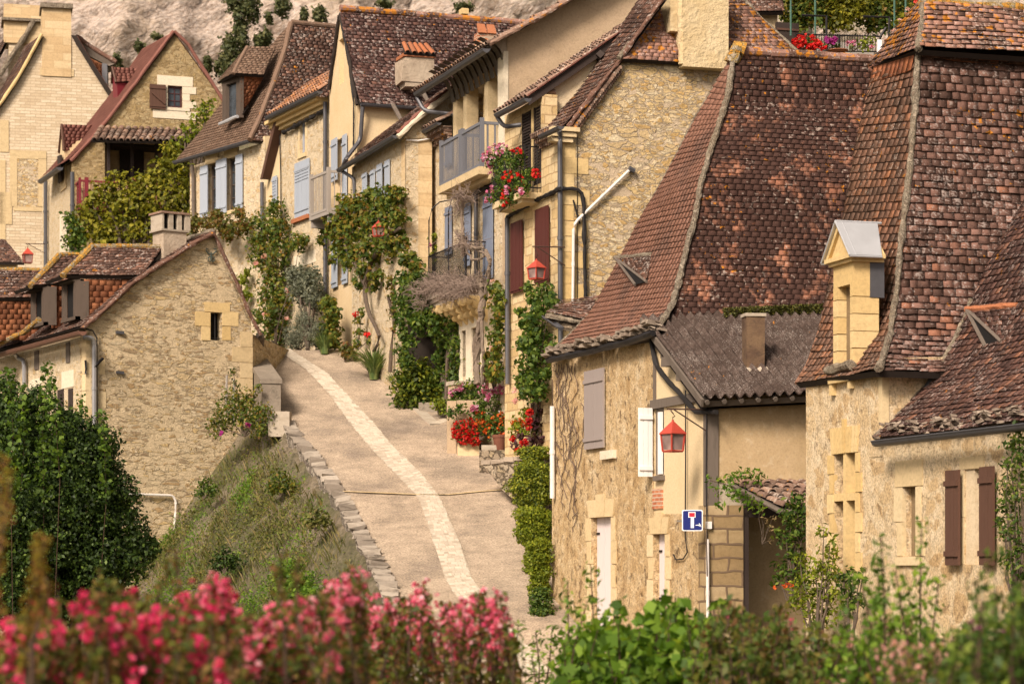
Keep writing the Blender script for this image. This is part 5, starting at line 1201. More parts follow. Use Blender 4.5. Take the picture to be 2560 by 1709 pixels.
canal('porch_roof', hL, WL.at(246, 317, .1), WL.at(560, 326, .1), WL.at(228, 350, 1.3), WL.at(540, 356, 1.3), Y['t_canal'], .24, .11, .36)
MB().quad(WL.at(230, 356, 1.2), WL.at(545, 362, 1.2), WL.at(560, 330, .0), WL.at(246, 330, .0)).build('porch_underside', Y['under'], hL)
rkL = [WL.at(x, y, .12) for x, y in ((435, 79), (340, 204), (265, 300), (229, 343), (170, 400), (150, 412))]
bkL = [P(x, y, D) for x, y, D in ((357, 122, 95.6), (292, 215, 95.3), (226, 300, 95.1), (190, 345, 95), (128, 418, 95), (102, 446, 95))]
tiles('roof', hL, bkL, rkL, Y['t_red'], .22, .16, .005, .022, .3)
lumpy('verge_tiles', hL, [WL.at(x, y, .1) for x, y in ((434, 78), (340, 206), (265, 304), (229, 347), (176, 402))], .07, Y['t_red'], .25, .2)
lumpy('verge_tiles', hL, [WL.at(x, y, .1) for x, y in ((436, 78), (470, 110), (510, 175), (562, 257))], .07, Y['t_red'], .25, .2)
MB().quad(rkL[0], WL.at(562, 256, .1), WL.at(562, 256, .1)+Vector((-.5, 4, 0)), bkL[0]).build('roof_back', Y['t_red'], hL)
LS = VP.xy(WL.pt(WL.s(181), 0).x, WL.pt(WL.s(181), 0).y, *(Vector((bkL[-1].x-rkL[-1].x, bkL[-1].y-rkL[-1].y)).normalized()))
wall('side_wall', hL, LS, [(181, 408), (106, 446), (106, 900), (181, 900)], Y['rub_pale'])
gutter(hL, rkL[-1]+Vector((0, 0, -.1)), bkL[-1]+Vector((0, 0, -.1)), Y['zinc'], .12)
for x in (114, 181): pipe(hL, [LS.at(x, 430 if x > 150 else 452, .15), LS.at(x, 760, .12)], .08, Y['zinc'])
boxobj('pale_door_frame', hL, WL, WL.rect(150, 172, 538, 650), -.1, .3, Y['blk_pale'])
def gdormer(parent, apex, rend, eL, eR, rR, foot, matr, matf, shut=None, nm='dormer'):
    """small gabled dormer: apex/ridge end, front eaves, roof foot on the right, front wall foot"""
    d = empty(nm, foot, '', 'x'); del d['label']; del d['category']; d.parent = parent; d.location = foot-parent.location
    tiles('dormer_roof', d, [apex, eR], [rend, rR], matr, .2, .15, 0, .02, .4)
    f2 = foot+Vector((eL.x-eR.x, eL.y-eR.y, 0))
    MB().prism([apex+Vector((.02, .06, -.06)), eL+Vector((.02, .06, 0)), f2+Vector((.02, .06, 0)), foot+Vector((.02, .06, 0)), eR+Vector((.02, .06, 0))], (rend-apex)*.5).build('dormer_front', matf, d)
    MB().tube([apex, eL], .05, 5).tube([apex, eR], .05, 5).build('barge_board', Y['wood_brown'], d)
    if shut: 
        a_, b_, c_ = shut; MB().prism([lerp(eR, eL, a_)+Vector((-.02, -.0, -.15)), lerp(eR, eL, b_)+Vector((-.02, 0, -.15)), lerp(foot, f2, b_)+Vector((-.02, 0, .3)), lerp(foot, f2, a_)+Vector((-.02, 0, .3))], (apex-rend).normalized()*.08).build('shutter', c_, d)
    return d
gdormer(hL, P(154, 311, 92.5), P(243, 314, 93.4), P(147, 382, 93.4), P(160, 376, 92.2), P(192, 376, 92.7), P(162, 468, 92.1), Y['t_red'], Y['plas_yel'], (.25, .85, Y['wood_dark']))
gdormer(hL, P(281, 168, 93.0), P(348, 172, 93.8), P(279, 208, 93.6), P(290, 206, 92.8), P(330, 203, 93.2), P(293, 250, 92.8), Y['t_red'], Y['burg'])
# ================= pale coursed gable (M)
WM = VP(0, 100, 271, 101)
hM = empty('pale_gable_house', V3(WM.A, 8.), 'Large pale coursed-stone gable with square chimneys at the far left', 'house')
wall('gable_wall', hM, WM, [(-60, 330), (0, 268), (50, 190), (105, 92), (107, 70), (176, 70), (177, 92), (215, 150), (271, 240), (300, 290), (300, 1200), (-60, 1200)], Y['coursed'])
for r, k in (((105, 178, 12, 190), .05),): boxobj('chimney', hM, WM, WM.rect(*r), -1.5, k, Y['ash_gold'])
boxobj('chimney_cap', hM, WM, WM.rect(101, 182, 8, 20), -1.6, .2, Y['mortar'])
boxobj('chimney', hM, WM, WM.rect(14, 112, -40, 60), -5, -3.6, Y['ash_gold']); boxobj('chimney_cap', hM, WM, WM.rect(8, 116, -3, 4), -5.1, -3.4, Y['mortar'])
boxobj('chimney_base', hM, WM, WM.rect(26, 112, 60, 200), -5, -3.7, Y['coursed'])
mb = MB(); 
for x0, x1, y0, y1 in ((25, 116, 375, 396), (25, 43, 396, 516), (96, 116, 396, 516), (34, 110, 516, 527), (0, 30, 480, 560), (0, 22, 300, 380), (116, 160, 110, 125), (100, 185, 170, 188), (0, 14, 400, 700)):
    MB().pbox(WM, *WM.rect(x0, x1, y0, y1), -.05, .03).build('dressed_block', Y['blk_w'], hM)
boxobj('blocked_window', hM, WM, WM.rect(43, 96, 396, 516), -.05, .012, Y['rub_warm'])
rM = [WM.at(x, y, .2) for x, y in ((105, 86), (70, 150), (38, 205), (0, 262), (-40, 310))]
dM = Vector((-.45, .9, 0))*2.6
tiles('roof', hM, [p+dM for p in rM], rM, Y['t_brown'], .2, .15, .02, .02); lumpy('verge_mortar', hM, rM, .07, Y['blk_gold'], .3, .3)
rM2 = [WM.at(x, y, .2) for x, y in ((178, 88), (215, 150), (272, 240))]; tiles('verge_tiles', hM, rM2, [p+Vector((.25, 0, -.03)) for p in rM2], Y['t_red'], .2, .15, 0, .02)
rM3 = [WM.at(x, y, -3.6) for x, y in ((20, 92), (0, 135), (-60, 230))]; tiles('roof', hM, [p+dM for p in rM3], rM3, Y['t_brown'], .2, .15, .02, .02)
rM4 = [WM.at(x, y, -3.5) for x, y in ((84, 55), (60, 95), (0, 190))]; lumpy('verge_mortar', hM, rM4, .12, Y['mortar'], .3, .3)
# its tiled side dormer
ap, fe = P(190, 95, 102.), P(291, 158, 101.6)
md = empty('side_dormer', P(255, 232, 101.5), '', 'x'); del md['label']; del md['category']; md.parent = hM; md.location = P(255, 232, 101.5)-hM.location
tiles('cheek', md, [P(208, 137, 101.8), P(266, 230, 101.8)], [P(255, 160, 101.8), P(268, 232, 101.8)], Y['t_cheek'], .2, .14, 0, .02)
mb = MB(); mb.prism([ap, fe, fe+Vector((-.3, 0, -.12)), P(262, 160, 101.8), P(200, 128, 102), ap+Vector((0, 0, -.2))], Vector((-.3, 1.5, 0))); mb.build('dormer_fascia', Y['wood_old'], md)
MB().prism([P(255, 158, 101.7), P(268, 160, 101.7), P(268, 232, 101.7), P(255, 210, 101.7)], Vector((0, .3, 0))).build('dormer_post', Y['zinc'], md)
lumpy('dormer_tiles', md, [ap+Vector((0, 0, .05)), fe+Vector((0, 0, .03))], .09, Y['t_brown'], .2, .3)
lantern('street_lantern', P(69, 657, 93), .34, .56, 'Distant red lantern hanging on the pale coursed gable at far left', 'lamp', (P(64, 609, 93), P(112, 610, 93.6), P(112, 633, 93.6)), .4)
# small low roof at far left edge
hO = empty('small_outhouse', P(20, 700, 84), 'Small low tile roof peeping in at the far left edge under the red lantern', 'outbuilding')
tiles('roof', hO, [P(-60, 596, 85.5), P(-60, 656, 84)], [P(12, 598, 85.5), P(60, 656, 84)], Y['t_brown'], .2, .14, .01, .02)
boxobj('wall', hO, VP(-60, 84.3, 46, 84.3), VP(-60, 84.3, 46, 84.3).rect(-60, 40, 655, 800), -.3, 0, Y['plas_yel'])
# ================= near-left gable house (N)
WN = VP(214, 59.5, 640, 62); WN2 = VP(214, 59.5, 0, 66.)
hN = empty('left_gable_house', V3(WN.A, -1.), 'Rubble gable house left of the lane with slit window, ochre surround and tiled dormers', 'house')
nw = (527, 554, 780, 850)
wall('gable_wall', hN, WN, [(214, 838), (214, 812), (271, 762), (329, 706), (464, 618), (532, 580), (590, 690), (628, 800), (631, 1700), (214, 1900)], Y['rub_gable'], [nw])
boxobj('window_void', hN, WN, WN.rect(*nw), -.3, -.24, Y['black']); s0, s1, z0, z1 = WN.rect(*nw)
MB().tube([WN.pt((s0+s1)/2, z0, -.08), WN.pt((s0+s1)/2, z1, -.08)], .014, 5).tube([WN.pt(s0, z0+.06, -.08), WN.pt(s1, z0+.06, -.08)], .014, 5).build('window_bar', Y['iron'], hN)
mb = MB()
for x0, x1, y0, y1 in ((511, 575, 754, 779), (487, 526, 778, 814), (503, 526, 815, 850), (555, 596, 778, 814), (555, 577, 815, 850)): mb.pbox(WN, *WN.rect(x0+.5, x1-.5, y0+.5, y1-.5), -.05, .015, .004)
mb.build('window_surround', Y['blk_gold'], hN)
mb = MB(); e = WN.s(631)
for i in range(16): z = WN.sz(631, 830)[1]-i*.4; ww = .5 if i % 2 else .32; mb.pbox(WN, e-ww*random.uniform(.8, 1.2), e+.002, z-.385, z, -.25, .012, .006)
mb.build('quoins', Y['blk_w'], hN)
mb = MB()
for i in range(14): z = WN.sz(214, 850)[1]-i*.42; ww = .62 if i % 2 else .4; mb.pbox(WN, -.002, ww*random.uniform(.8, 1.1), z-.4, z, -.25, .010, .006)
mb.build('quoins', Y['blk'], hN)
boxobj('lane_wall', hN, VP.xy(WN.pt(e, 0).x, WN.pt(e, 0).y, .12, 1.), (0, 5, -1, WN.sz(631, 835)[1]), -.3, 0, Y['rub_gable'])
wall('street_wall', hN, WN2, [(214, 838), (0, 895), (-160, 930), (-160, 1950), (214, 1900)], Y['rub_pale'])
for r, mt in (((88, 98, 878, 925), 'wood_old'), ((167, 176, 857, 907), 'wood_old'), ((68, 84, 993, 1100), 'wood_dark'), ((146, 160, 975, 1100), 'wood_dark'), ((173, 183, 972, 1100), 'wood_dark')):
    boxobj('shutter' if mt == 'wood_dark' else 'slit_window', hN, WN2, WN2.rect(*r), -.05, .03, Y[mt])
for r in ((75, 105, 950, 990), (155, 185, 930, 972)): boxobj('lintel', hN, WN2, WN2.rect(*r), -.05, .015, Y['blk_pale'])
# roof: bell-cast left slope, right verge
rkN = [WN.at(x, y, .12) for x, y in ((532, 580), (500, 594), (464, 616), (400, 658), (329, 704), (271, 760), (205, 815))]
dN = V3(WN2.d)
tiles('roof', hN, [p+dN*9 for p in rkN], rkN, Y['t_brown'], .19, .13, .02, .026)
lumpy('verge_mortar', hN, [p-Vector((0, .04, .06)) for p in rkN], .06, Y['t_brown'], .12, .45)
rr_ = [WN.at(x, y, .08) for x, y in ((532, 578), (560, 640), (590, 700), (622, 780), (652, 838))]
tiles('roof', hN, rr_, [p+Vector((-.15, 2.6, .0)) for p in rr_], Y['t_brown'], .19, .13, .02, .026)
lumpy('verge_tiles', hN, rr_, .05, Y['t_brown'], .12, .4)
lumpy('ridge_mortar', hN, [rkN[0]+Vector((0, 0, .02)), rkN[0]+dN*3], .09, Y['mortar'], .15, .3)
lumpy('eave_boards', hN, [WN.at(650, 838, -.1), WN.at(650, 842, -.6), WN.at(654, 880, -1.5)], .09, Y['wood_old'], .2, .3)
gn = WN2.at(207, 828, .4); gn1 = WN2.pt(WN2.s(-120, .4), gn.z, .4); gutter(hN, gn, gn1, Y['brownpipe'], .1)
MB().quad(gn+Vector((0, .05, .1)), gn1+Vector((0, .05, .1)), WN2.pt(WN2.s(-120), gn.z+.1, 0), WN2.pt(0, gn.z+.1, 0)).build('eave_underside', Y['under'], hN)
pipe(hN, [WN.at(210, 842, .15), WN.at(232, 846, .12), WN.at(236, 860, .1), WN.at(236, 1080, .1)], .06, Y['galv'])
pipe(hN, [WN2.at(36, 882, .3), WN2.at(44, 894, .15), WN2.at(61, 902, .1), WN2.at(61, 960, .1)], .06, Y['galv'])
MB().tube([WN.at(x, y, .1) for x, y in ((215, 822), (232, 826), (242, 845), (243, 1060))], .018, 6).build('cable', Y['cable'], hN)
pipe(hN, [WN.at(320, 1234, .08), WN.at(432, 1238, .08), WN.at(440, 1252, .08), WN.at(437, 1300, .08), WN.at(435, 1330, .08), WN.at(443, 1340, .08)], .032, Y['pvc'])
MB().tube([WN.at(214+x, y, .05) for x, y in ((0, 935), (1, 920), (0, 900))], .03, 5).tube([WN.at(236, 918, .12), WN.at(258, 894, .2)], .04, 5).build('wall_hook', Y['iron'], hN)
for y in (827, 927): MB().pbox(WN, *WN.rect(289, 308, y, y+7), -.05, .07, .01).build('putlog_stone', Y['zinc'], hN)
mb = MB()
for sx in (-1, 1):
    mb.tube([WN.at(528+sx*x, y, .05) for x, y in ((0, 636), (6, 634), (13, 627), (12, 621), (7, 623))], .017, 5); mb.tube([WN.at(528+sx*x, y, .05) for x, y in ((0, 640), (7, 644), (8, 652), (2, 654))], .017, 5)
mb.tube([WN.at(528, 630, .05), WN.at(528, 652, .05)], .02, 5); mb.build('iron_wall_tie', simple('verdigris', (.06, .08, .07), .7), hN)
CN = perp(407, 60.9); CN = VP(407, 60.9, 468, 61.3); r = CN.rect(409, 466, 576, 665)
chN = MB().pbox(CN, *r, -.6, 0).build('chimney', Y['stucco_grey'], hN)
r2 = CN.rect(405, 469, 532, 576); mb = MB(); w_ = (r2[1]-r2[0])
for i in range(4): mb.pbox(CN, r2[0]+w_*(i/3)-.05*(i > 0)-.03*(i == 3), r2[0]+w_*(i/3)+.07-.02*(i == 0), r2[2]+.05, r2[3], -.62, .02)
mb.pbox(CN, r2[0]-.03, r2[1]+.03, r2[2], r2[2]+.05, -.64, .04); mb.build('chimney_head', Y['blk_grey'], chN)
MB().pbox(CN, r2[0]+.02, r2[1]-.02, r2[2]+.05, r2[3], -.5, -.1).build('flue', Y['black'], chN)
MB().pbox(CN, r2[0]-.04, r2[1]+.03, r2[3], r2[3]+.05, -.66, .05).build('chimney_cap', Y['t_canal'], chN)
def hdormer(D0, ridgeL, ridgeR, tip, eaveR, frame, cheek, mt='t_brown'):
    """hipped dormer: pixels of ridge ends, eave tip, eave right end; frame and cheek rects"""
    foot = P(frame[1], frame[3], D0); d = empty('dormer', foot, '', 'x'); del d['label']; del d['category']; d.parent = hN; d.location = foot-hN.location
    back = dN*1.25; a = P(*ridgeL, D0+.7); b = P(*ridgeR, D0+1.1); t = P(*tip, D0-.15); er = P(*eaveR, D0+.15)
    tiles('dormer_roof', d, [a, t], [b, er], Y[mt], .19, .12, .02, .026)
    tiles('dormer_roof', d, [a, t+back*1.2], [a, t], Y[mt], .19, .12, .02, .026)
    lumpy('dormer_hip', d, [a, t], .085, Y['mortar_o'], .25, .25); lumpy('dormer_ridge', d, [a, b], .06, Y['mortar_o'], .2, .3)
    cp = VP(cheek[0], D0+.02, cheek[1], D0+.3)
    tiles('cheek', d, [cp.at(cheek[0], cheek[2]), cp.at(cheek[0], cheek[3])], [cp.at(cheek[1], cheek[2]), cp.at(cheek[1], cheek[3])], Y['t_cheek'], .2, .13, 0, .016)
    MB().quad(t+Vector((.1, .1, -.08)), er+Vector((0, .1, -.08)), er+Vector((-.1, .9, -.08)), t+back*1.2+Vector((.1, 0, -.08))).build('dormer_soffit', Y['under'], d)
    fx0, fx1, fy0, fy1 = frame; mb = MB(); q = V3(WN2.d)
    p0, p1 = P(fx1, fy0, D0), P(fx1, fy1, D0)
    for s_, w_ in ((0, .16), (.95, .14)):
        c = q*s_; mb.prism([p0+c, p1+c, p1+c+Vector((-.10, 0, 0)), p0+c+Vector((-.10, 0, 0))], q*w_)
    mb.prism([p0+Vector((.03, 0, 0)), p0+Vector((.03, 0, .1)), p0+Vector((-.15, 0, .1)), p0+Vector((-.15, 0, 0))], q*1.15)
    mb.prism([p1+Vector((.03, 0, 0)), p1+Vector((.03, 0, .08)), p1+Vector((-.12, 0, .08)), p1+Vector((-.12, 0, 0))], q*1.1)
    pw = P(fx1, fy0, D0)+Vector((.22, .02, 0)); mb.prism([p0, p1, p1+Vector((.24, 0, 0)), p0+Vector((.24, 0, 0))], q*.05)
    mb.build('dormer_frame', Y['wood_mid'], d)
    MB().quad(p0+q*.1+Vector((.02, 0, 0)), p1+q*.1+Vector((.02, 0, 0)), p1+q*1.+Vector((.02, 0, 0)), p0+q*1.+Vector((.02, 0, 0))).build('dormer_opening', Y['black'], d)
hdormer(60.0, (233, 614), (407, 618), (157, 688), (355, 690), (180, 198, 702, 798), (210, 345, 698, 802))
hdormer(61.6, (150, 637), (215, 637), (76, 714), (182, 708), (98, 118, 716, 812), (128, 186, 712, 820))
hdormer(63.4, (-8, 674), (100, 675), (-80, 745), (98, 744), (-60, -42, 750, 860), (-30, 97, 746, 850))
lumpy('valley_mortar', hN, [P(0, 858, 63.9), P(60, 830, 62.8), P(98, 800, 62)], .07, Y['mortar_o'], .15, .4)
# ================= ground, lane, bank, cliff
XL = [(46, -1.83), (49.8, -2.58), (55, -3.91), (57.5, -4.75), (60.1, -5.59), (62.5, -6.35), (66.5, -6.79), (75, -9.)]
def xl(D):
    if D < 46: return -1.83+(46-D)*.14
    for (a, p), (b, q) in zip(XL, XL[1:]):
        if D <= b: return lerp(p, q, (D-a)/(b-a))
    return XL[-1][1]-.3*(D-75)
def gz(x, y):                    # terrain height
    if y < 22: z = -2.4
    elif y < 38: z = lerp(-2.4, zr(38), (y-22)/16)
    else: z = zr(y)
    if y > 66.5: z = 6+.10*(min(y, 100)-66.5)+.33*max(0, y-100)
    if 22 <= y < 75:
        d = xl(y)-.38-x
        if d > 0: z = max(z-.25-1.1*d, -4.4) if z > -4.2 else z
    elif y >= 75 and x < -9: z = z-.25
    if x > 3.5 and 57 < y < 90: z = max(z, lerp(z, 13.0, min(1, (y-57)/4)*min(1, (x-3.5)/2)))
    return z
xs = sorted(set([round(-14+.35*i, 2) for i in range(64)]+[-260, -160, -90, -60, -40, -30, -24, -18, 10, 12, 15, 20, 30, 45, 70, 110, 180, 260]))
ys = sorted(set([-40, -15, 0, 10, 18, 22, 26, 30, 34, 38]+[40+.6*i for i in range(68)]+[84, 90, 100, 115, 130, 150, 170, 200, 260, 340]))
V = []; mk = Vector
for y in ys:
    for x in xs:
        z = gz(x, y); inb = (42 < y < 66 and x < xl(y)-.5 and x > -14)
        if inb: z += .22*noise.noise(Vector((x*.8, y*.8, 0)))+.10*noise.noise(Vector((x*2.6, y*2.6, 5)))
        V.append((x, y, z-.06))
nx = len(xs); Fq = [(j*nx+i, j*nx+i+1, (j+1)*nx+i+1, (j+1)*nx+i) for j in range(len(ys)-1) for i in range(nx-1)]
m = N('earth'); c1 = m.ramp(m.noise(2.2, 6, rough=.7), [(.3, (.10, .09, .045)), (.45, (.21, .17, .11)), (.6, (.27, .22, .16)), (.75, (.13, .13, .055))])
c1 = m.mix(m.math('MULTIPLY', m.step(m.noise(.7, 5, rough=.65), .42, .6), .75), c1, (.075, .085, .03)); c1 = m.mix(.8, c1, m.ramp(m.noise(14, 6, rough=.75), [(.3, .45), (.5, 1.), (.7, 1.3)]), 'MULTIPLY')
c1 = m.mix(m.math('MULTIPLY', m.step(m.noise(5.5, 5, rough=.7), .55, .62), .7), c1, (.10, .085, .06)); earth = m.done(c1, m.bump(m.math('ADD', m.noise(9, 6, rough=.75), m.noise(3, 4)), 1., .12))
ter = mesh_obj('ground', V, Fq, earth, None, True); tag(ter, kind='structure')
# the lane
m = N('lane_surface', .95); st = m.co((1.0, 1.9, 1))
gr = m.noise(26, 5, st, .7); big = m.noise(.45, 6, rough=.6); md = m.noise(2.6, 6, m.co((.8, 1.25, 1)), .7)
lane = m.ramp(big, [(.35, (.30, .24, .18)), (.47, (.43, .34, .25)), (.58, (.36, .285, .21)), (.7, (.25, .20, .155))])
lane = m.mix(.95, lane, m.ramp(gr, [(.34, .35), (.5, .97), (.64, 1.35)]), 'MULTIPLY'); lane = m.mix(.8, lane, m.ramp(md, [(.35, .74), (.6, 1.1)]), 'MULTIPLY')
lane_m = m.done(lane, m.bump(m.math('ADD', gr, md), .7, .03))
V = []; D = 36.; rows = []
NU = 40
while D < 72:
    a = xl(D)-.02; b = max(2.0, 1.9+.0*D) if D < 50 else lerp(1.9, -1.2, min(1, (D-50)/9)) if D < 59 else lerp(-1.2, -4.5, min(1, (D-59)/9))
    if D < 50: b = 3.4
    b += .6
    rows.append(D)
    for i in range(NU+1):
        x = lerp(a, b, i/NU); z = zr(D)+.02*noise.noise(Vector((x*.8, D*.8, 0)))
        z -= .05*math.exp(-((x-(lerp(-4.9, -1.2, (66-D)/20.)))/.9)**2)*0
        V.append((x, D, z))
    D += .4
Fq = [(j*(NU+1)+i, j*(NU+1)+i+1, (j+1)*(NU+1)+i+1, (j+1)*(NU+1)+i) for j in range(len(rows)-1) for i in range(NU)]
o = mesh_obj('lane', V, Fq, lane_m, None, True); tag(o, kind='structure')
# pale paved gutter strip
SLp = [(690, 873), (699, 881), (765, 925), (823, 987), (873, 1057), (923, 1119), (997, 1194), (1047, 1248), (1080, 1347), (1113, 1451), (1185, 1560), (1290, 1690)]
SRp = [(728, 873), (738, 882), (819, 933), (873, 991), (939, 1062), (981, 1112), (1053, 1182), (1099, 1240), (1147, 1347), (1182, 1447), (1260, 1550), (1380, 1680)]
def strip_pt(t, u, up=.0):
    q = t*(len(SLp)-1); i = min(len(SLp)-2, int(q)); f = q-i
    a = lerp(Vector(SLp[i]), Vector(SLp[i+1]), f); b = lerp(Vector(SRp[i]), Vector(SRp[i+1]), f); p = lerp(a, b, .5+(u-.5)*.93)
    return G(p.x, p.y, up)
mb = MB()
for i in range(120):
    a0, a1, b0, b1 = strip_pt(i/120, -.02, .024), strip_pt((i+1)/120, -.02, .024), strip_pt(i/120, 1.02, .024), strip_pt((i+1)/120, 1.02, .024)
    mb.quad(a0, b0, b1, a1)
o = mb.build('gutter_strip_bed', simple('strip_bed', (.40, .335, .255), .95, bump=.5, var=.5)); tag(o, kind='structure')
mb = MB(); t = 0.
while t < .995:
    dt = .0042*(1.0+.3*random.random()); e = [0]; 
    while e[-1] < 1: e.append(e[-1]+random.uniform(.10, .34))
    e[-1] = 1.
    t2 = min(1, t+dt)
    for u0, u1 in zip(e, e[1:]):
        if u1-u0 < .05 or random.random() < .03 or (random.random() < .3 and (u0 == 0 or u1 == 1.)): continue
        u0 += random.uniform(-.05, .04) if u0 == 0 else 0; u1 += random.uniform(-.04, .05) if u1 == 1. else 0
        h = .026+random.uniform(0, .012); g = .012; j = lambda: random.uniform(-.012, .012)
        p = [strip_pt(tt, uu, hh) for hh in (.01, h) for tt, uu in ((t+dt*.06, u0+g+j()), (t2-dt*.06, u0+g+j()), (t2-dt*.06, u1-g+j()), (t+dt*.06, u1-g+j()))]
        mb.hexa(p)
    t = t2
o = mb.build('gutter_strip', blocks('paving_stone', (.44, .38, .30), (.57, .50, .40), .5, (.30, .24, .18))); tag(o, kind='structure')
# cross drain of small setts
mb = MB(); dr_ = [(862, 1228), (960, 1232), (1050, 1236), (1120, 1236), (1200, 1228), (1285, 1222)]
dp = [G(x, y, .016) for x, y in dr_]
for i in range(62):
    p = poly_at(dp, i/61); r = .055; mb.hexa([p+Vector((x*r*random.uniform(.7, 1.1), y*.07, z*.008)) for z in (-1, 1) for x, y in ((-1, -1), (1, -1), (1, 1), (-1, 1))])
o = mb.build('drain_setts', Y['blk_w']); tag(o, kind='structure')
# crack lines and steps on the right of the lane
mb = MB()
for ln in (((1010, 1003), (1045, 1035), (1075, 1062), (1108, 1050)), ((1200, 1130), (1260, 1150), (1300, 1190))):
    q = [G(x, y, .05) for x, y in ln]
    for a, b in zip(q, q[1:]): mb.prism([a, b, b+Vector((.25, .1, 0)), a+Vector((.25, .1, 0))], Vector((0, 0, -.10)))
o = mb.build('kerb', Y['blk_grey']); tag(o, kind='structure')
# parapet
pw = empty('lane_parapet', G(700, 1049), 'Low dry-stone parapet with slanted capping stones along the left of the lane', 'wall')
pl_ = [(D, xl(D)) for D in (60.0, 58, 56, 54, 52, 50, 48, 46, 44, 42)]
ps = [Vector((x, D, zr(D))) for D, x in pl_]
mb = MB()
for a, b in zip(ps, ps[1:]):
    n = 6
    for q in range(n):
        p, r_ = lerp(a, b, q/n), lerp(a, b, (q+1)/n); w_ = Vector((-.24, -.06, 0)); j = lambda: Vector(RNG.normal(0, .015, 3))
        mb.hexa([p+Vector((0, 0, -1.6)), p+w_*1.25+Vector((0, 0, -1.6)), r_+w_*1.25+Vector((0, 0, -1.6)), r_+Vector((0, 0, -1.6)), p+Vector((0, 0, .04)), p+w_+Vector((0, 0, .04)), r_+w_+Vector((0, 0, .04)), r_+Vector((0, 0, .04))])
mb.build('wall_body', Y['rub_parapet'], pw)
mb = MB(); L = plen(ps); x = 0
while x < L-.2:
    w_ = random.uniform(.08, .24); a, b = poly_at(ps, x/L), poly_at(ps, (x+w_-.025)/L); h = random.uniform(.06, .12); o_ = Vector((-.26-random.uniform(0, .07), -.07, 0)); i_ = Vector((.02+random.uniform(0, .05), 0, 0)); tl = random.uniform(-.025, .03)
    j = lambda: Vector(RNG.normal(0, .032, 3))
    mb.hexa([a+i_+Vector((0, 0, .03)), a+o_+Vector((0, 0, .03)), b+o_+Vector((0, 0, .03)), b+i_+Vector((0, 0, .03)), a+i_+Vector((0, 0, h))+j(), a+o_+Vector((0, 0, h+tl))+j(), b+o_+Vector((0, 0, h+tl))+j(), b+i_+Vector((0, 0, h))+j()]); x += w_
mb.build('capping_stones', blocks('capping_stone', (.17, .14, .11), (.38, .33, .27), .8, (.13, .11, .09)), pw)
bw2 = empty('lane_wall', Vector((-6.1, 62.0, 4)), 'Straight concrete-capped wall between the lane and the left gable house', 'wall')
a, b = Vector((-5.75, 59.9, 0)), Vector((-6.6, 64.2, 0)); dd_ = Vector((-.46, -.09, 0))
mb = MB(); z0, z1 = zr(60)-2.5, None
mb.hexa([a+Vector((0, 0, z0)), a+dd_+Vector((0, 0, z0)), b+dd_+Vector((0, 0, z0)), b+Vector((0, 0, z0)), a+Vector((0, 0, 4.55)), a+dd_+Vector((0, 0, 4.55)), b+dd_+Vector((0, 0, 5.5)), b+Vector((0, 0, 5.5))]); mb.build('wall_body', Y['conc_d'], bw2)
mb = MB(); c_ = Vector((.04, -.03, 0)); q = [a+c_+Vector((0, 0, 4.56)), a+dd_-Vector((.04, .03, 0))+Vector((0, 0, 4.56)), b+dd_-Vector((.04, 0, 0))+Vector((0, 0, 5.51)), b+c_+Vector((0, 0, 5.51))]
mb.hexa(q+[v_+Vector((0, 0, .10)) for v_ in q]); mb.build('capping', Y['conc_d'], bw2)
sb_ = P(700, 1052, 59.6); o = MB().hexa([sb_+Vector((x*.26, y*.3, z)) for z in (-.4, .22) for x, y in ((-1, -1), (1, -1), (1, 1), (-1, 1))]).build('stone_block', Y['blk_grey'], None, origin=sb_); tag(o, 'Squared grey stone block at the upper end of the dry-stone parapet', 'stone block')
for i, (x, y) in enumerate(((565, 975), (583, 985))):
    p = P(x, y, 60.5); o = MB().tube([p+Vector((0, 0, -.7)), p+Vector((.02, 0, .38))], .03, 6).build('fence_post', Y['wrail'], None, origin=p); tag(o, ('Thin weathered post at the corner of the left gable house, nearer the slit window', 'Thin weathered post in the bank, closer to the lane wall')[i], 'post', 'thin posts on the bank')
# planter, terrace walls
pt_ = empty('planter_wall', P(1150, 1085, 57.6), 'Rendered masonry planter under the white mullioned frame, its left face sunlit', 'planter')
PW = VP(1142, 57.4, 1196, 57.42); r = PW.rect(1142, 1196, 1000, 1110)
MB().pbox(PW, r[0], r[1], r[2]-.6, r[3], -.8, 0).build('planter_body', Y['plas_beige'], pt_); 
P2_ = VP(1122, 57.4, 1176, 57.6); r = VP(1120, 57.6, 1142, 57.4).rect(1120, 1142, 1000, 1110)
MB().pbox(PW, PW.s(1118), PW.s(1141), r[2]-.6, r[3]-.02, -.7, -.12).build('planter_side', Y['plas_beige'], pt_)
P4 = VP(1134, 58.6, 1182, 58.8); r = P4.rect(1134, 1188, 951, 961); MB().pbox(P4, *r, -.5, 0).build('planter_cap', Y['blk_grey'], pt_)
r = P4.rect(1137, 1186, 961, 1010); MB().pbox(P4, *r, -.45, -.04).build('planter_back', Y['plas_beige'], pt_)
tw_ = empty('terrace_wall', P(1300, 1180, 54.5), 'Rough old stone retaining wall below the potted castor plant', 'wall')
q = VP(1206, 54.4, 1400, 52.2)
wall('wall_face', tw_, q, [(1204, 1156), (1225, 1148), (1262, 1143), (1300, 1140), (1400, 1136), (1400, 1330), (1290, 1330), (1284, 1248), (1256, 1225), (1235, 1196)], Y['rub_step'], th=1.)
mb = MB(); x = 1206
while x < 1390:
    w_ = random.uniform(16, 40); y_ = 1156-(x-1206)*.13; r = q.rect(x, x+w_-1.5, y_-5, y_+6); mb.pbox(q, *r, -.6, .03, .02); x += w_
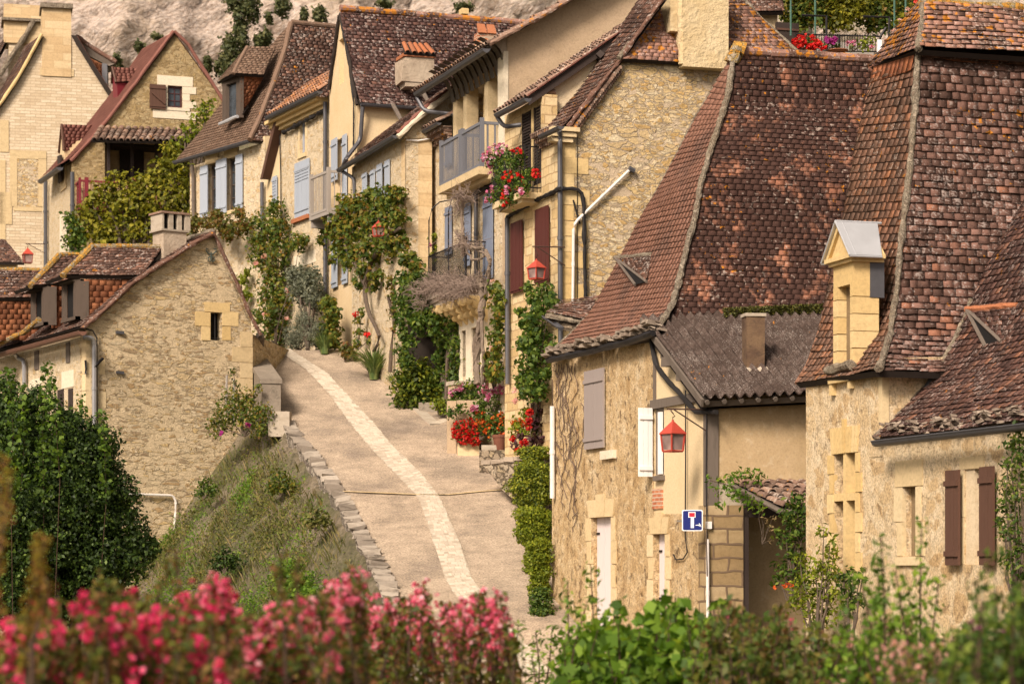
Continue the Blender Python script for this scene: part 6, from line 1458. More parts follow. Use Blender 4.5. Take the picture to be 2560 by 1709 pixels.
boxobj('upper_ledge', tw_, VP(1198, 56.1, 1290, 56.0), VP(1198, 56.1, 1290, 56.0).rect(1198, 1300, 1124.5, 1190), -1.2, 0, Y['rub_step'])
mb.build('wall_capping', blocks('dark_wall_stone', (.26, .21, .16), (.38, .31, .24), .6, (.12, .10, .08)), tw_)
q = VP(1024, 61.42, 1092, 61.42); o = MB().pbox(q, *q.rect(1020, 1094, 800, 1000), -.1, 0).build('passage_shade_panel', simple('passage_shade_tone', (.022, .016, .012), .95), None); tag(o, 'Dark panel painted as the shaded passage under the creeper arch', 'passage')  # flat panel, coloured near-black to stand for the shade of the passage
q = VP(1060, 60.8, 1130, 60.7); o = MB().pbox(q, *q.rect(1046, 1126, 1005, 1034), -.6, 0, .01).build('garden_step', Y['conc_d'], None); tag(o, 'Low grey stone edging step below the dark green bush', 'step')
# the cliff behind the village
nx_, nz_ = 260, 120; V = []
for j in range(nz_+1):
    for i in range(nx_+1):
        x = lerp(-60, 60, i/nx_); z = lerp(15, 75, j/nz_); q = Vector((x*.12, 0, z*.12)); y = 175+(z-20)*.35+.16*x
        y += 4*noise.noise(q)+1.6*noise.noise(q*3.1)+.9*noise.noise(q*8+Vector((3, 0, 0)))+.6*abs(noise.noise(Vector((x*.9+z*.5, 7, z*1.1))))*2+.35*noise.noise(Vector((x*2.3, 3, z*2.3)))
        V.append((x, y, z))
Fq = [(j*(nx_+1)+i, j*(nx_+1)+i+1, (j+1)*(nx_+1)+i+1, (j+1)*(nx_+1)+i) for j in range(nz_) for i in range(nx_)]
m = N('cliff_rock', .95, .1); dg = m.co((1, 1, 1)); mpn = m.n('Mapping'); m.put(mpn.inputs[0], dg); mpn.inputs['Rotation'].default_value = (0, .55, 0); mpn2 = m.n('Mapping'); m.put(mpn2.inputs[0], mpn.outputs[0]); mpn2.inputs['Scale'].default_value = (.8, 1, 2.2); dg2 = mpn2.outputs[0]
n1 = m.noise(3.0, 9, dg2, .85); n2 = m.noise(.22, 5, dg, .6); v1 = m.vor(1.7, m.vadd(dg2, m.ncol(1.8, det=6), .8))[0]
c = m.ramp(n1, [(.36, (.20, .145, .11)), (.44, (.42, .325, .26)), (.52, (.58, .49, .42)), (.64, (.42, .37, .355))])
c = m.mix(m.math('MULTIPLY', m.step(n2, .5, .65), .5), c, (.50, .39, .28)); c = m.mix(.85, c, m.ramp(v1, [(.0, 1.1), (.4, 1.), (.8, .6)]), 'MULTIPLY')
sp = m.n('SeparateXYZ'); m.put(sp.inputs[0], dg); grey = m.math('MULTIPLY', m.ramp(m.math('MULTIPLY', m.math('ADD', sp.outputs[0], 4.), .08), [(0, 0.), (1, 1.)]), m.step(m.noise(.5, 5), .4, .6))
c = m.mix(m.math('MULTIPLY', grey, .7), c, (.30, .27, .19))
o = mesh_obj('cliff', V, Fq, m.done(c, m.bump(m.math('SUBTRACT', n1, v1), .8, .25)), None, True); tag(o, kind='structure')
# ---- upper right terrace with railing
tr = empty('terrace_railing', P(2100, 130, 61), 'Black iron terrace railing with bare pergola poles above the dark tile roof', 'railing')
RP = VP(1985, 60.9, 2220, 61.4); mb = MB()
def pp(x, y, k=0): return RP.at(x, y, k)
mb.tube([pp(1990, 86), pp(2205, 92)], .022, 5).tube([pp(1990, 128), pp(2205, 130)], .018, 5)
for i in range(34): x = 1990+i*6.4; mb.tube([pp(x, 86), pp(x, 130)], .010, 4)
for pts in (((2005, 39), (2066, 41), (2066, 132)), ((2158, 42), (2223, 44), (2221, 132)), ((2098, 88), (2098, 132)), ((2200, 132), (2200, 92), (2215, 70))): mb.tube([pp(*p, .04) for p in pts], .035, 5)
mb.build('iron_railing', Y['iron'], tr)
gp_ = simple('green_pole', (.06, .13, .10), .6)
for x in (1977, 2038, 2236, 2264): MB().tube([pp(x, -20, -.6), pp(x, 90, -.6)], .025, 5).build('green_pole', gp_, tr)
o = boxobj('plank_fence', None, RP, RP.rect(2000, 2225, 74, 134), -1.3, -1.2, Y['wrail']); tag(o, 'Low weathered plank fence behind the black terrace railing', 'fence')
hP = empty('garden_shed', P(1920, 60, 62), 'Little tiled shed with brown plank door at the left of the upper terrace', 'shed')
q = VP(1870, 62.2, 1960, 62.4); boxobj('wall', hP, q, q.rect(1890, 1944, 30, 140), -1.5, 0, Y['plas_yel']); tiles('roof', hP, [q.at(1860, -60, -.9), q.at(1860, 30, .3)], [q.at(1950, -60, -.9), q.at(1960, 30, .3)], Y['t_brown'], .19, .12, .02, .02)
q = VP(1940, 61.8, 2000, 62.); MB().pbox(q, *q.rect(1942, 1997, 55, 128), -.1, 0).build('plank_door', Y['wood_dark'], hP)
MB().pbox(q, *q.rect(1942, 1997, 70, 75), 0, .03).build('door_batten', Y['wood_brown'], hP)
o = boxobj('sign_board', None, RP, RP.rect(2189, 2200, 102, 136), .1, .14, Y['signw']); tag(o, 'Small white board leaning at the right end of the terrace railing', 'board')
# ================= plants on the lane
def crown(lst, D): return atd([(x, y, D, r) for x, y, r in lst])
H0 = 'climbing plants on the house fronts'
W = WJ
b = on(WJ, .35, [(688, 520, 22), (668, 560, 34), (700, 570, 30), (660, 610, 36), (700, 620, 34), (745, 605, 22), (650, 650, 26), (690, 680, 40), (675, 730, 34), (700, 750, 36), (690, 800, 34), (680, 845, 38), (645, 600, 16), (760, 600, 12), (655, 790, 26)], .35)
plant('climbing_rose', 'Tall climbing rose with few pale pink blooms on the lilac-shuttered rubble house', 'climbing rose', b, .13, L_vine, 1.2, H0, flowers=[('rose_bloom', B_pale, [P(x, y, 70.5) for x, y in ((659, 641), (641, 658), (717, 727), (717, 793), (662, 785))], .16)])
b = on(WK, .6, [(485, 555, 18), (520, 560, 24), (560, 565, 26), (595, 570, 24), (615, 560, 20), (545, 540, 14), (600, 530, 14), (480, 585, 14), (570, 590, 14)], .4)
plant('creeper', 'Yellowish creeper hanging below the three pairs of blue shutters', 'creeper', b, .13, L_autumn, 1.2, H0)
b = on(WK, .3, [(605, 700, 14), (612, 740, 16), (600, 770, 14), (618, 680, 9)], .3)
plant('shrub', 'Narrow lime-green shrub behind the right edge of the left gable roof', 'shrub', b, .12, L_lime, 1.2)
GV = perp(1000, 63.5)
gb = [(840, 545, 28), (870, 520, 34), (905, 510, 36), (940, 505, 38), (975, 510, 34), (990, 490, 26), (860, 570, 40), (900, 570, 44), (945, 560, 46), (985, 570, 36), (1000, 540, 22), (815, 580, 20), (850, 620, 30), (890, 630, 36), (930, 630, 40), (970, 620, 30), (1005, 610, 22), (805, 550, 15), (800, 600, 12), (870, 660, 20), (910, 675, 24), (900, 710, 18), (940, 690, 22), (935, 720, 14), (1000, 480, 18), (1010, 650, 20), (1035, 665, 16), (830, 650, 12), (890, 700, 12), (970, 470, 10), (920, 480, 14), (1030, 640, 12)]
vD = lambda px: (WH2.D(px) if px > 893 else WI.D(px))-.75
b = atd([(x, y, vD(x), r) for x, y, r in gb], .7)
plant('grape_vine', 'Huge grape vine trained over the house fronts around a red lantern', 'grape vine', b, .14, L_vine, 2.0, None,
      stems=[[P(x, y, vD(x)-.1) for x, y in ((912, 700), (912, 730), (918, 765), (925, 790), (938, 815), (948, 840), (944, 860), (934, 878))], [P(x, y, vD(x)) for x, y in ((912, 710), (930, 650), (960, 600), (1000, 570))], [P(x, y, vD(x)) for x, y in ((912, 710), (880, 640), (850, 590))]], sr=.065, base=G(934, 880))
b = atd([(x, y, vD(x)-.15, r) for x, y, r in ((865, 530, 24), (890, 515, 20), (905, 545, 24), (850, 560, 22), (875, 590, 18))], .9)
plant('autumn_vine', 'Rust and yellow vine leaves at the upper left of the grape vine', 'vine', b, .14, L_autumn, 1., None, sr=.01)
lantern('street_lantern', P(946, 590, 62.4), .24, .38, 'Faded red lantern half buried in the grape vine leaves', 'lamp', (P(946, 545, 62.4), P(985, 545, 62.6), P(985, 560, 62.6)), .5)
b = on(WJ, .9, [(748, 700, 30), (775, 705, 32), (760, 735, 30), (785, 740, 24), (735, 690, 16), (790, 760, 16)], .8)
plant('broom_shrub', 'Dark wiry grey-green shrub on a leaning trunk below the garage lintel', 'shrub', b, .10, L_grey, 1.3, None, sr=.05, base=G(770, 868))
b = on(WJ, 1.3, [(745, 835, 28), (775, 830, 30), (760, 800, 22), (790, 845, 22), (735, 855, 18), (800, 825, 14)], .8)
plant('lavender_bush', 'Rounded silvery lavender bush at the crest of the lane', 'lavender', b, .08, L_grey, 1.5, None, sr=.02, asp=.3)
b = on(WJ, 1.1, [(820, 760, 20), (830, 790, 22), (825, 825, 24), (815, 855, 20), (835, 850, 16)], .7)
plant('shrub', 'Upright yellow-green shrub beside the silvery lavender bush', 'shrub', b, .12, L_vine, 1.2)
tuft('iris_clump', 'Pale green iris clump in front of the lavender bush', 'iris', G(812, 884), 90, .7, L_iris, .8, .05, 'iris clumps along the lane')
tuft('iris_clump', 'Large iris clump with arching blades at the foot of the vine trunk', 'iris', G(935, 948), 190, 1.0, L_iris, 1.0, .06, 'iris clumps along the lane')
tuft('iris_clump', 'Small iris clump beside the dark bush', 'iris', G(990, 975), 60, .6, L_iris, .8, .05, 'iris clumps along the lane')
b = atd([(x, y, 65.3, r) for x, y, r in ((862, 872, 16), (878, 880, 16), (868, 890, 14), (890, 893, 10))], .9); plant('low_bush', 'Low yellow-brown bush at the foot of the rusty downpipe', 'bush', b, .11, L_autumn, 1.3)
b = atd([(x, y, 64.6, r) for x, y, r in ((895, 800, 14), (900, 830, 16), (890, 860, 14), (905, 780, 10), (925, 850, 12))], .8)
plant('red_rose_bush', 'Thin rose bush with bright red blooms beside the vine trunk', 'rose bush', b, .11, L_vine, 1., None, flowers=[('rose_bloom', B_red, [P(x, y, 64.0) for x, y in ((887, 785), (893, 783), (913, 833), (921, 836))], .13)])
b = atd([(x, y, 62.3, r) for x, y, r in ((975, 700, 16), (982, 740, 16), (985, 780, 18), (975, 720, 12), (990, 820, 14))], .8)
plant('creeper', 'Thin reddish creeper between the grape vine and the green creeper column', 'creeper', b, .12, L_autumn, 1.1, H0, stems=[[P(x, y, 62.3) for x, y in ((975, 930), (978, 880), (985, 800), (970, 740))]], sr=.06, base=G(975, 935))
b = atd([(x, y, D, r) for x, y, D, r in ((1010, 700, 61.5, 26), (1030, 720, 61.3, 30), (1005, 750, 61.6, 28), (1030, 770, 61.3, 30), (1005, 800, 61.6, 26), (1015, 840, 61.5, 26), (1008, 880, 61.5, 26), (1045, 690, 61, 26), (1060, 740, 60.6, 28), (1070, 780, 60.4, 24), (1045, 800, 61, 18), (1090, 800, 60.2, 20), (1015, 910, 61.3, 22), (1050, 830, 60.9, 14), (1040, 660, 61, 18), (1070, 700, 60.6, 20), (1030, 860, 60.5, 14), (1085, 830, 60, 16), (1035, 810, 60.5, 16), (1065, 800, 60.3, 18), (1020, 900, 60.6, 16))], .7)
plant('virginia_creeper', 'Thick green creeper column at the left of the dark passage', 'creeper', b, .12, L_green, 2.0, H0, base=G(1010, 935), sr=.06)
b = atd([(x, y, WG2.D(x)-.42, r) for x, y, r in ((1112, 1005, 18), (1130, 1015, 18), (1110, 810, 24), (1135, 810, 26), (1120, 850, 30), (1140, 860, 22), (1115, 890, 30), (1140, 900, 24), (1110, 930, 28), (1135, 940, 24), (1125, 780, 18), (1095, 850, 14), (1120, 965, 20))], .6)
plant('virginia_creeper', 'Dark creeper mass under the iron balcony, right of the passage', 'creeper', b, .12, L_green, 2.0, H0, base=P(1120, 1040, 60.2), sr=.06)
b = atd([(x, y, 61.05, r) for x, y, r in ((1005, 1005, 20), (1040, 1008, 22), (1075, 1005, 20), (1000, 950, 28), (1030, 935, 30), (1060, 930, 28), (1080, 950, 26), (1010, 980, 30), (1045, 975, 34), (1075, 980, 26), (1040, 950, 30), (1060, 905, 14))], .8)
plant('laurel_bush', 'Dense dark green rounded bush at the mouth of the passage', 'bush', b, .12, L_hedge, 1.4, None, base=G(1040, 1000), sr=.05)
b = atd([(x, y, 60.2, r) for x, y, r in ((1095, 1010, 16), (1115, 1015, 16), (1105, 1028, 12))], .8); plant('low_bush', 'Small lime-yellow bush between the passage bush and the planter', 'bush', b, .10, L_lime, 1.4)
# dry wisteria round the iron balcony
wz = empty('dry_wisteria', G(1200, 1010), 'Bare twisted wisteria with dry twigs wrapped round the iron balcony', 'wisteria')
mb = MB(); S_ = lambda px, py, k=.75: WG2.at(px, py, k)
for pts, r in ((((1196, 960), (1192, 900), (1198, 840), (1202, 780), (1205, 720), (1195, 690)), .075), (((1205, 960), (1208, 880), (1204, 800), (1215, 740), (1222, 680), (1226, 650), (1215, 625)), .045), (((1156, 640), (1158, 590), (1154, 540), (1158, 500), (1150, 470)), .045), (((1156, 600), (1170, 615), (1195, 625), (1215, 635), (1225, 660), (1216, 690)), .04), (((1140, 580), (1160, 612), (1185, 618), (1210, 622)), .035), (((1165, 620), (1180, 650), (1205, 645), (1218, 630)), .03), (((1190, 960), (1186, 880), (1196, 800)), .06)):
    q = [S_(*p, .62+random.uniform(0, .1)) for p in pts]
    for a, c in zip(q, q[1:]): branch(mb, a, c, r, r*.9, .12, 5)
mb.build('trunk', Y['bark_l'], wz)
mb = MB()
def twigs(c, R, n, L, r=.010):
    for _ in range(n):
        d = Vector(RNG.normal(0, 1, 3)).normalized(); p = c+Vector((d.x*R[0], d.y*R[1], d.z*R[2]))*random.random()**.5
        e = Vector((random.gauss(0, 1), random.gauss(0, .6), random.gauss(-.1, .7))).normalized(); pts = [p]
        for _ in range(4): pts.append(pts[-1]+e*L/4+Vector(RNG.normal(0, L*.09, 3)))
        mb.tube(pts, r, 3, 0, False, [r, r*.9, r*.8, r*.6, r*.4])
for x, y, rx, rz, n in [(1050+i*13+random.uniform(-6, 6), 735-abs(i-6)*2-i*1.5+random.uniform(-14, 14), .26, .2, 95) for i in range(12)]+[(1085, 700, .3, .14, 90), (1130, 690, .3, .14, 90), (1062, 760, .2, .18, 60), (1160, 490, .3, .15, 110), (1145, 520, .14, .25, 50), (1170, 610, .35, .12, 80), (1150, 590, .14, .25, 50)]: twigs(S_(x, y, .72), (rx, .2, rz), n, .30, .007)
mb.build('twigs', simple('dry_twig', (.22, .165, .135), .9, var=.4), wz)['kind'] = 'stuff'
b = atd([(x, y, 61.8, r) for x, y, r in ((1040, 610, 18), (1062, 600, 20), (1085, 590, 16), (1090, 620, 20), (1060, 640, 20), (1030, 620, 12), (1085, 650, 14), (1130, 560, 10), (1135, 600, 12), (1130, 630, 12))], .7)
plant('climbing_rose', 'Sparse lime-green climber with one magenta bloom at the iron hoops', 'climbing rose', b, .13, L_lime, .5, H0, flowers=[('rose_bloom', B_mag, [P(1074, 613, 61)], .12)])
b = on(WG2, .5, [(1238, 720, 16), (1250, 735, 18), (1240, 760, 20), (1255, 780, 18), (1245, 810, 22), (1235, 840, 18), (1255, 850, 20), (1240, 880, 22), (1230, 910, 22), (1250, 930, 22), (1225, 940, 16), (1262, 760, 10), (1215, 890, 10)], .4)
plant('climbing_rose', 'Climbing rose with pink blooms between the wisteria trunk and the grey downpipe', 'climbing rose', b, .12, L_vine, .8, H0, flowers=[('rose_bloom', B_pale, [P(x, y, 57.2) for x, y in ((1232, 705), (1227, 742), (1240, 781), (1243, 800), (1238, 805), (1231, 870), (1250, 845), (1233, 877), (1262, 905), (1222, 915), (1282, 908), (1270, 960), (1281, 1000))], .15)], base=P(1235, 980, 57.2))
b = on(WE2, .35, [(1320, 720, 12), (1335, 745, 16), (1365, 735, 22), (1380, 760, 20), (1350, 780, 24), (1330, 810, 26), (1345, 840, 28), (1310, 810, 14), (1325, 860, 26), (1345, 890, 30), (1320, 920, 30), (1345, 950, 30), (1320, 975, 24), (1345, 985, 20), (1310, 860, 18), (1305, 950, 18), (1375, 870, 14), (1368, 930, 12), (1300, 780, 10)], .4)
plant('climbing_rose', 'Tall leafy climbing rose under the oxblood shutters with small red blooms', 'climbing rose', b, .12, L_green, 1.05, H0, flowers=[('rose_bloom', B_red, [P(x, y, 53) for x, y in ((1335, 790), (1337, 752), (1336, 749))], .12), ('rose_bloom', B_pale, [P(x, y, 53) for x, y in ((1285, 975), (1288, 1002), (1316, 1110))], .12)], base=P(1335, 1100, 53.4))
# balcony flowers
def pot(name, label, base, r, h, mat, cat='pot', group=None):
    n = 20; mb = MB(); R = [r*.68, r, r*1.08, r*1.08, r*.92, r*.88]; Z = [0, h*.82, h*.82, h, h, h*.85]; i0 = 0
    for rr, z in zip(R, Z):
        for i in range(n): a = 2*math.pi*i/n; mb.v.append(base+Vector((math.cos(a)*rr, math.sin(a)*rr, z)))
    for q in range(5):
        for i in range(n): mb.f.append((q*n+i, q*n+(i+1) % n, (q+1)*n+(i+1) % n, (q+1)*n+i))
    mb.f.append(tuple(range(5*n, 6*n)))
    o = mb.build(name, mat, None, smooth=False, origin=base); tag(o, label, cat, group); return o
def trough(name, label, pl, r, k0, k1, mat, cat='trough'):
    e = MB().pbox(pl, r[0], r[1], r[2], r[3], k0, k1, .008).build(name, mat, None, origin=pl.pt(r[0], r[2], k0)); tag(e, label, cat); return e
FB = lambda px: 52.75+(1308-px)*.026
FBc = lambda l: atd([(x, y, FB(x), r) for x, y, r in l])
FBa = lambda l: atd([(x, y, FB(x)-.2, r) for x, y, D, r in l])
b = FBc([(1228, 398, 20), (1250, 388, 20), (1275, 392, 22), (1298, 400, 18), (1260, 410, 20), (1240, 415, 16), (1285, 412, 18), (1250, 430, 12), (1302, 385, 10)])
plant('balcony_geranium', 'Mixed pink and white flowers in the upper planter on the oxblood balcony', 'geranium', b, .07, L_green, 1.4, 'balcony flowers', flowers=[('blossom', B_mix, scatter(FBa([(1225, 395, 52.1, 20), (1235, 380, 52.1, 18), (1255, 375, 52.1, 16), (1228, 420, 52.1, 14)]), 60), .08), ('blossom_red', B_red, scatter(FBa([(1300, 378, 52.0, 9), (1280, 375, 52, 8)]), 9), .08)], sr=.01)
b = FBc([(1250, 450, 18), (1270, 455, 24), (1295, 445, 22), (1262, 480, 26), (1285, 485, 26), (1305, 470, 20), (1240, 490, 20), (1320, 440, 18), (1330, 430, 12), (1275, 505, 14)])
plant('balcony_geranium', 'Trailing red geraniums spilling from the lower planter on the oxblood balcony', 'geranium', b, .07, L_green, 1.5, 'balcony flowers', flowers=[('blossom', B_red, scatter(FBa([(1272, 488, 51.9, 20), (1262, 500, 51.9, 14), (1340, 434, 51.9, 10), (1290, 450, 51.9, 20), (1270, 440, 51.9, 14)]), 60), .085), ('blossom_pink', B_mix, scatter(FBa([(1232, 480, 51.9, 16), (1280, 475, 51.9, 16), (1222, 500, 51.9, 10), (1303, 478, 51.8, 6)]), 34), .085)], sr=.01)
# planter flowers and pots
b = atd([(1155, 975, 57.9, 20), (1180, 968, 57.9, 20), (1140, 990, 57.8, 18), (1165, 995, 57.8, 20), (1130, 1010, 57.8, 16), (1190, 985, 57.8, 18), (1200, 960, 58, 14), (1175, 1005, 57.8, 14), (1128, 1030, 57.2, 14), (1150, 1020, 57.2, 14), (1190, 1030, 57.2, 18), (1205, 1010, 57.2, 18)])
plant('planter_geranium', 'Green geraniums with pink blooms on top of the rendered planter', 'geranium', b, .09, L_green, 1.5, None, flowers=[('blossom', B_mix, scatter(atd([(1142, 970, 57.7, 8), (1155, 968, 57.7, 8), (1205, 968, 57.7, 12), (1130, 980, 57.7, 6)]), 22), .09), ('blossom_yellow', L_lime, scatter(atd([(1172, 963, 57.7, 7)]), 7), .07)])
b = atd([(1225, 990, 57, 26), (1255, 985, 57, 24), (1240, 1015, 57, 26), (1215, 1020, 57, 20), (1265, 1015, 57, 18), (1240, 1040, 57, 20), (1270, 970, 57, 14)])
plant('oleander', 'Narrow-leaved oleander with magenta-pink blooms right of the planter', 'oleander', b, .11, L_green, 1.2, None, asp=.28, flowers=[('blossom', B_mix, scatter(atd([(1225, 980, 56.6, 10), (1260, 975, 56.6, 10), (1218, 990, 56.6, 8), (1183, 1018, 56.6, 8), (1282, 975, 56.6, 6), (1240, 970, 56.6, 10)]), 34), .11), ('blossom_white', Y['signw'], scatter(atd([(1245, 1035, 56.5, 30)]), 4), .05)])
pz = P(1170, 1125, 56.9)
trough('stone_trough', 'Rectangular stone trough under the scarlet begonias', VP(1145, 57.35, 1198, 57.35), VP(1145, 57.35, 1198, 57.35).rect(1145, 1198, 1104, 1140), -.35, 0, Y['blk'])
b = atd([(1150, 1072, 57.3, 20), (1175, 1067, 57.3, 24), (1195, 1077, 57.3, 18), (1160, 1090, 57.25, 20), (1185, 1094, 57.25, 18), (1140, 1087, 57.25, 10)])
plant('scarlet_begonia', 'Big mound of scarlet begonias in the stone trough', 'begonia', b, .07, L_red, 1.3, None, flowers=[('blossom', B_red, scatter(b, 330), .065, 5)])
pot('terracotta_pot', 'Dark terracotta pot standing under the orange geraniums', P(1250, 1125, 56.4), .17, .36, Y['terra'])
trough('stone_stand', 'Low grey stone stand beside the terracotta pot', VP(1200, 56.3, 1242, 56.3), VP(1200, 56.3, 1242, 56.3).rect(1203, 1242, 1112, 1127), -.3, 0, Y['blk_grey'], 'stand')
b = atd([(1200, 1045, 56.7, 18), (1220, 1055, 56.7, 22), (1245, 1060, 56.6, 24), (1265, 1070, 56.5, 20), (1235, 1075, 56.5, 22), (1210, 1070, 56.6, 18), (1250, 1045, 56.7, 14)])
plant('orange_geranium', 'Bushy green geranium dotted with orange-red blooms behind the scarlet begonias', 'geranium', b, .08, L_green, 1.5, None, flowers=[('blossom', B_orange, scatter(b, 90), .075, 5)])
b = atd([(1300, 1075, 53.25, 26), (1325, 1065, 53.25, 24), (1345, 1050, 53.25, 22), (1320, 1035, 53.25, 22), (1290, 1060, 53.25, 16), (1350, 1030, 53.25, 14), (1355, 1005, 53.25, 12)])
plant('coleus', 'Lime-green foliage with orange flowers behind the purple castor plant', 'flower bush', b, .10, L_lime, 1.3, None, flowers=[('blossom', B_orange, scatter(b, 34), .08)])
b = atd([(1325, 1050, 53.0, 20), (1350, 1065, 53.0, 22), (1368, 1050, 53.0, 14), (1300, 1098, 53.0, 20), (1330, 1100, 52.95, 24), (1360, 1095, 52.95, 20), (1325, 1125, 52.95, 18), (1355, 1030, 53.0, 14), (1285, 1115, 53.0, 14)])
plant('castor_plant', 'Purple-leaved castor plant with crimson flower spikes beside the rendered house corner', 'castor plant', b, .19, L_purple, 1.1, None, asp=.4, flowers=[('flower_spike', B_red, scatter(atd([(1323, 1050, 52.6, 7), (1322, 1065, 52.6, 7), (1325, 1030, 52.6, 7), (1310, 1108, 52.6, 9), (1297, 1125, 52.6, 7), (1279, 1095, 52.6, 6)]), 60), .08)], base=P(1335, 1150, 53.0))
L_hedge2 = leafm('leaf_hedge_bright', [(0,(.05,.08,.012)),(.4,(.15,.19,.02)),(.8,(.30,.32,.03)),(1,(.44,.42,.04))], .3)
# clipped hedges by the house corner
HG = 'clipped hedge clumps beside the lane'
def clip(label, cells, D, mat=L_hedge, lf=.07):
    yb = HY-zr(D)*F/D; y0 = max(c[1] for c in cells); xm = sum(c[0] for c in cells)/len(cells); cells = list(cells)+[(xm, y, 24, 22) for y in range(int(y0)+22, int(yb)-4, 26)]
    b = [((P(x-10, y, D).x, D, P(x-10, y, D).z), (rx*1.35*D/F, rx*D/F*1.1, rz*1.05*D/F)) for x, y, rx, rz in cells]
    plant('hedge', label, 'hedge', b, lf*.85, mat, 2.0, HG, sr=.03, lump=.35)
clip('Topmost small dark clipped hedge under the castor plant', [(1330, 1130, 26, 14), (1355, 1128, 26, 14), (1345, 1140, 30, 10)], 52.2, L_hedge2)
clip('Large rounded yellow-tipped hedge below the topmost clump', [(1335, 1175, 34, 30), (1360, 1190, 34, 34), (1325, 1215, 38, 32), (1355, 1235, 36, 34), (1330, 1250, 30, 20)], 51.4, L_hedge2)
clip('Middle loose green hedge halfway down the rendered house corner', [(1335, 1290, 34, 26), (1358, 1300, 32, 34), (1340, 1335, 34, 30), (1360, 1360, 26, 40), (1350, 1400, 26, 30), (1335, 1320, 30, 26)], 49.8, L_lime)
clip('Lowest boxy golden-green clipped hedge', [(1358, 1365, 26, 22), (1360, 1395, 26, 24), (1362, 1430, 24, 26), (1350, 1400, 22, 26), (1358, 1450, 20, 14)], 48.3, L_lime)
clip('Little dark tuft at the foot of the golden-green hedge', [(1362, 1480, 18, 14)], 47.6, L_green)
# bare ivy stems on the rendered wall
iv = empty('bare_ivy', WA.at(1390, 1400, .0), 'Web of bare ivy stems on the left edge of the rendered house wall', 'ivy')
mb = MB()
for i in range(46):
    px, py = random.uniform(1383, 1450)-random.random()*8, random.uniform(920, 1330); pts = []
    dx, dy = random.uniform(-8, 8), random.uniform(-14, -4)
    for q in range(11):
        pts.append(WA.at(max(1381, px), py, .02)); px += dx*.7+random.uniform(-5, 5); py += dy+random.uniform(-4, 4); dx = .7*dx+random.uniform(-4, 4)
        if px > 1465: dx = -abs(dx)
        if py < 905: break
    if len(pts) > 2: mb.tube(pts, .009, 4, 0, False)
mb.build('ivy_stems', simple('ivy_stem', (.13, .09, .065), .9), iv)
# canopy vine, wisteria, trumpet creeper by the tower
b = atd([(x, y, D, r) for x, y, D, r in ((1800, 1215, 39.6, 22), (1830, 1200, 40, 24), (1870, 1185, 40.4, 24), (1900, 1190, 40.4, 20), (1850, 1180, 40.4, 18), (1850, 1240, 39.4, 24), (1880, 1255, 39.2, 22), (1830, 1230, 39.6, 20), (1775, 1195, 39.8, 10), (1800, 1260, 39.6, 12), (1900, 1265, 39, 16))])
plant('canopy_vine', 'Wispy light green vine growing over the little tiled canopy', 'vine', b, .10, L_front, .8, None, base=P(1790, 1400, 39.8), stems=[[P(x, y, 39.8) for x, y in ((1768, 1440), (1766, 1340), (1770, 1250), (1778, 1190))], [P(x, y, 39.6) for x, y in ((1778, 1200), (1830, 1215), (1880, 1240))]], sr=.012, asp=.4)
b = atd([(x, y, 38.2, r) for x, y, r in ((1995, 1255, 26), (1975, 1290, 30), (2000, 1320, 30), (1965, 1340, 28), (1985, 1380, 32), (1955, 1420, 24), (1990, 1440, 26), (1940, 1450, 16), (2010, 1280, 18))])
plant('hanging_vine', 'Dark leafy vine hanging at the right end of the tiled canopy', 'vine', b, .11, L_green, 1.5, None, base=P(1980, 1520, 38.2), asp=.45)
b = atd([(x, y, 39., r) for x, y, r in ((1905, 1275, 10), (1912, 1300, 12), (1925, 1320, 12), (1935, 1290, 9), (1930, 1350, 9), (1895, 1240, 8))]); plant('dead_vine', 'Dry orange-brown dead vine strands under the tiled canopy', 'dead vine', b, .09, L_dry, .9, None, asp=.3, sr=.006)
b = atd([(x, y, 34.2, r) for x, y, r in ((2060, 1330, 18), (2075, 1370, 26), (2040, 1420, 34), (2075, 1430, 34), (2010, 1460, 34), (2050, 1480, 40), (2020, 1510, 36), (1990, 1500, 26), (2080, 1490, 30), (2060, 1540, 34), (2000, 1400, 22), (2085, 1390, 16))])
plant('trumpet_creeper', 'Fresh green trumpet creeper with orange blooms at the foot of the tower wall', 'creeper', b, .09, L_lime, 1.2, None, flowers=[('blossom', B_orange, [P(x, y, 33.5) for x, y in ((1965, 1462), (1972, 1458), (1980, 1463), (1938, 1468), (1958, 1465))], .06)], base=P(2040, 1640, 34.), asp=.4)
b = atd([(x, y, 33.4, r) for x, y, r in ((2110, 1440, 22), (2135, 1435, 18), (2120, 1470, 26), (2150, 1450, 16), (2140, 1500, 24), (2120, 1520, 24), (2160, 1420, 8))])
plant('dark_creeper', 'Blue-green drooping creeper just below the stone cross window', 'creeper', b, .10, L_green, 1.4, None, base=P(2125, 1640, 33.3), asp=.45)
b = on(WC, .22, [(2545, 1070, 16), (2530, 1110, 20), (2550, 1140, 24), (2520, 1160, 18), (2545, 1190, 26), (2510, 1220, 22), (2545, 1240, 28), (2515, 1270, 24), (2540, 1310, 28), (2510, 1330, 20), (2545, 1370, 28), (2520, 1400, 22), (2500, 1300, 12), (2550, 1430, 24), (2560, 1100, 18)], .12)
plant('wisteria', 'Leafy wisteria climbing the wall at the right edge, beside the brown shutters', 'wisteria', b, .085, L_green, 1.1, H0, asp=.4, base=WC.at(2550, 1600, .2))
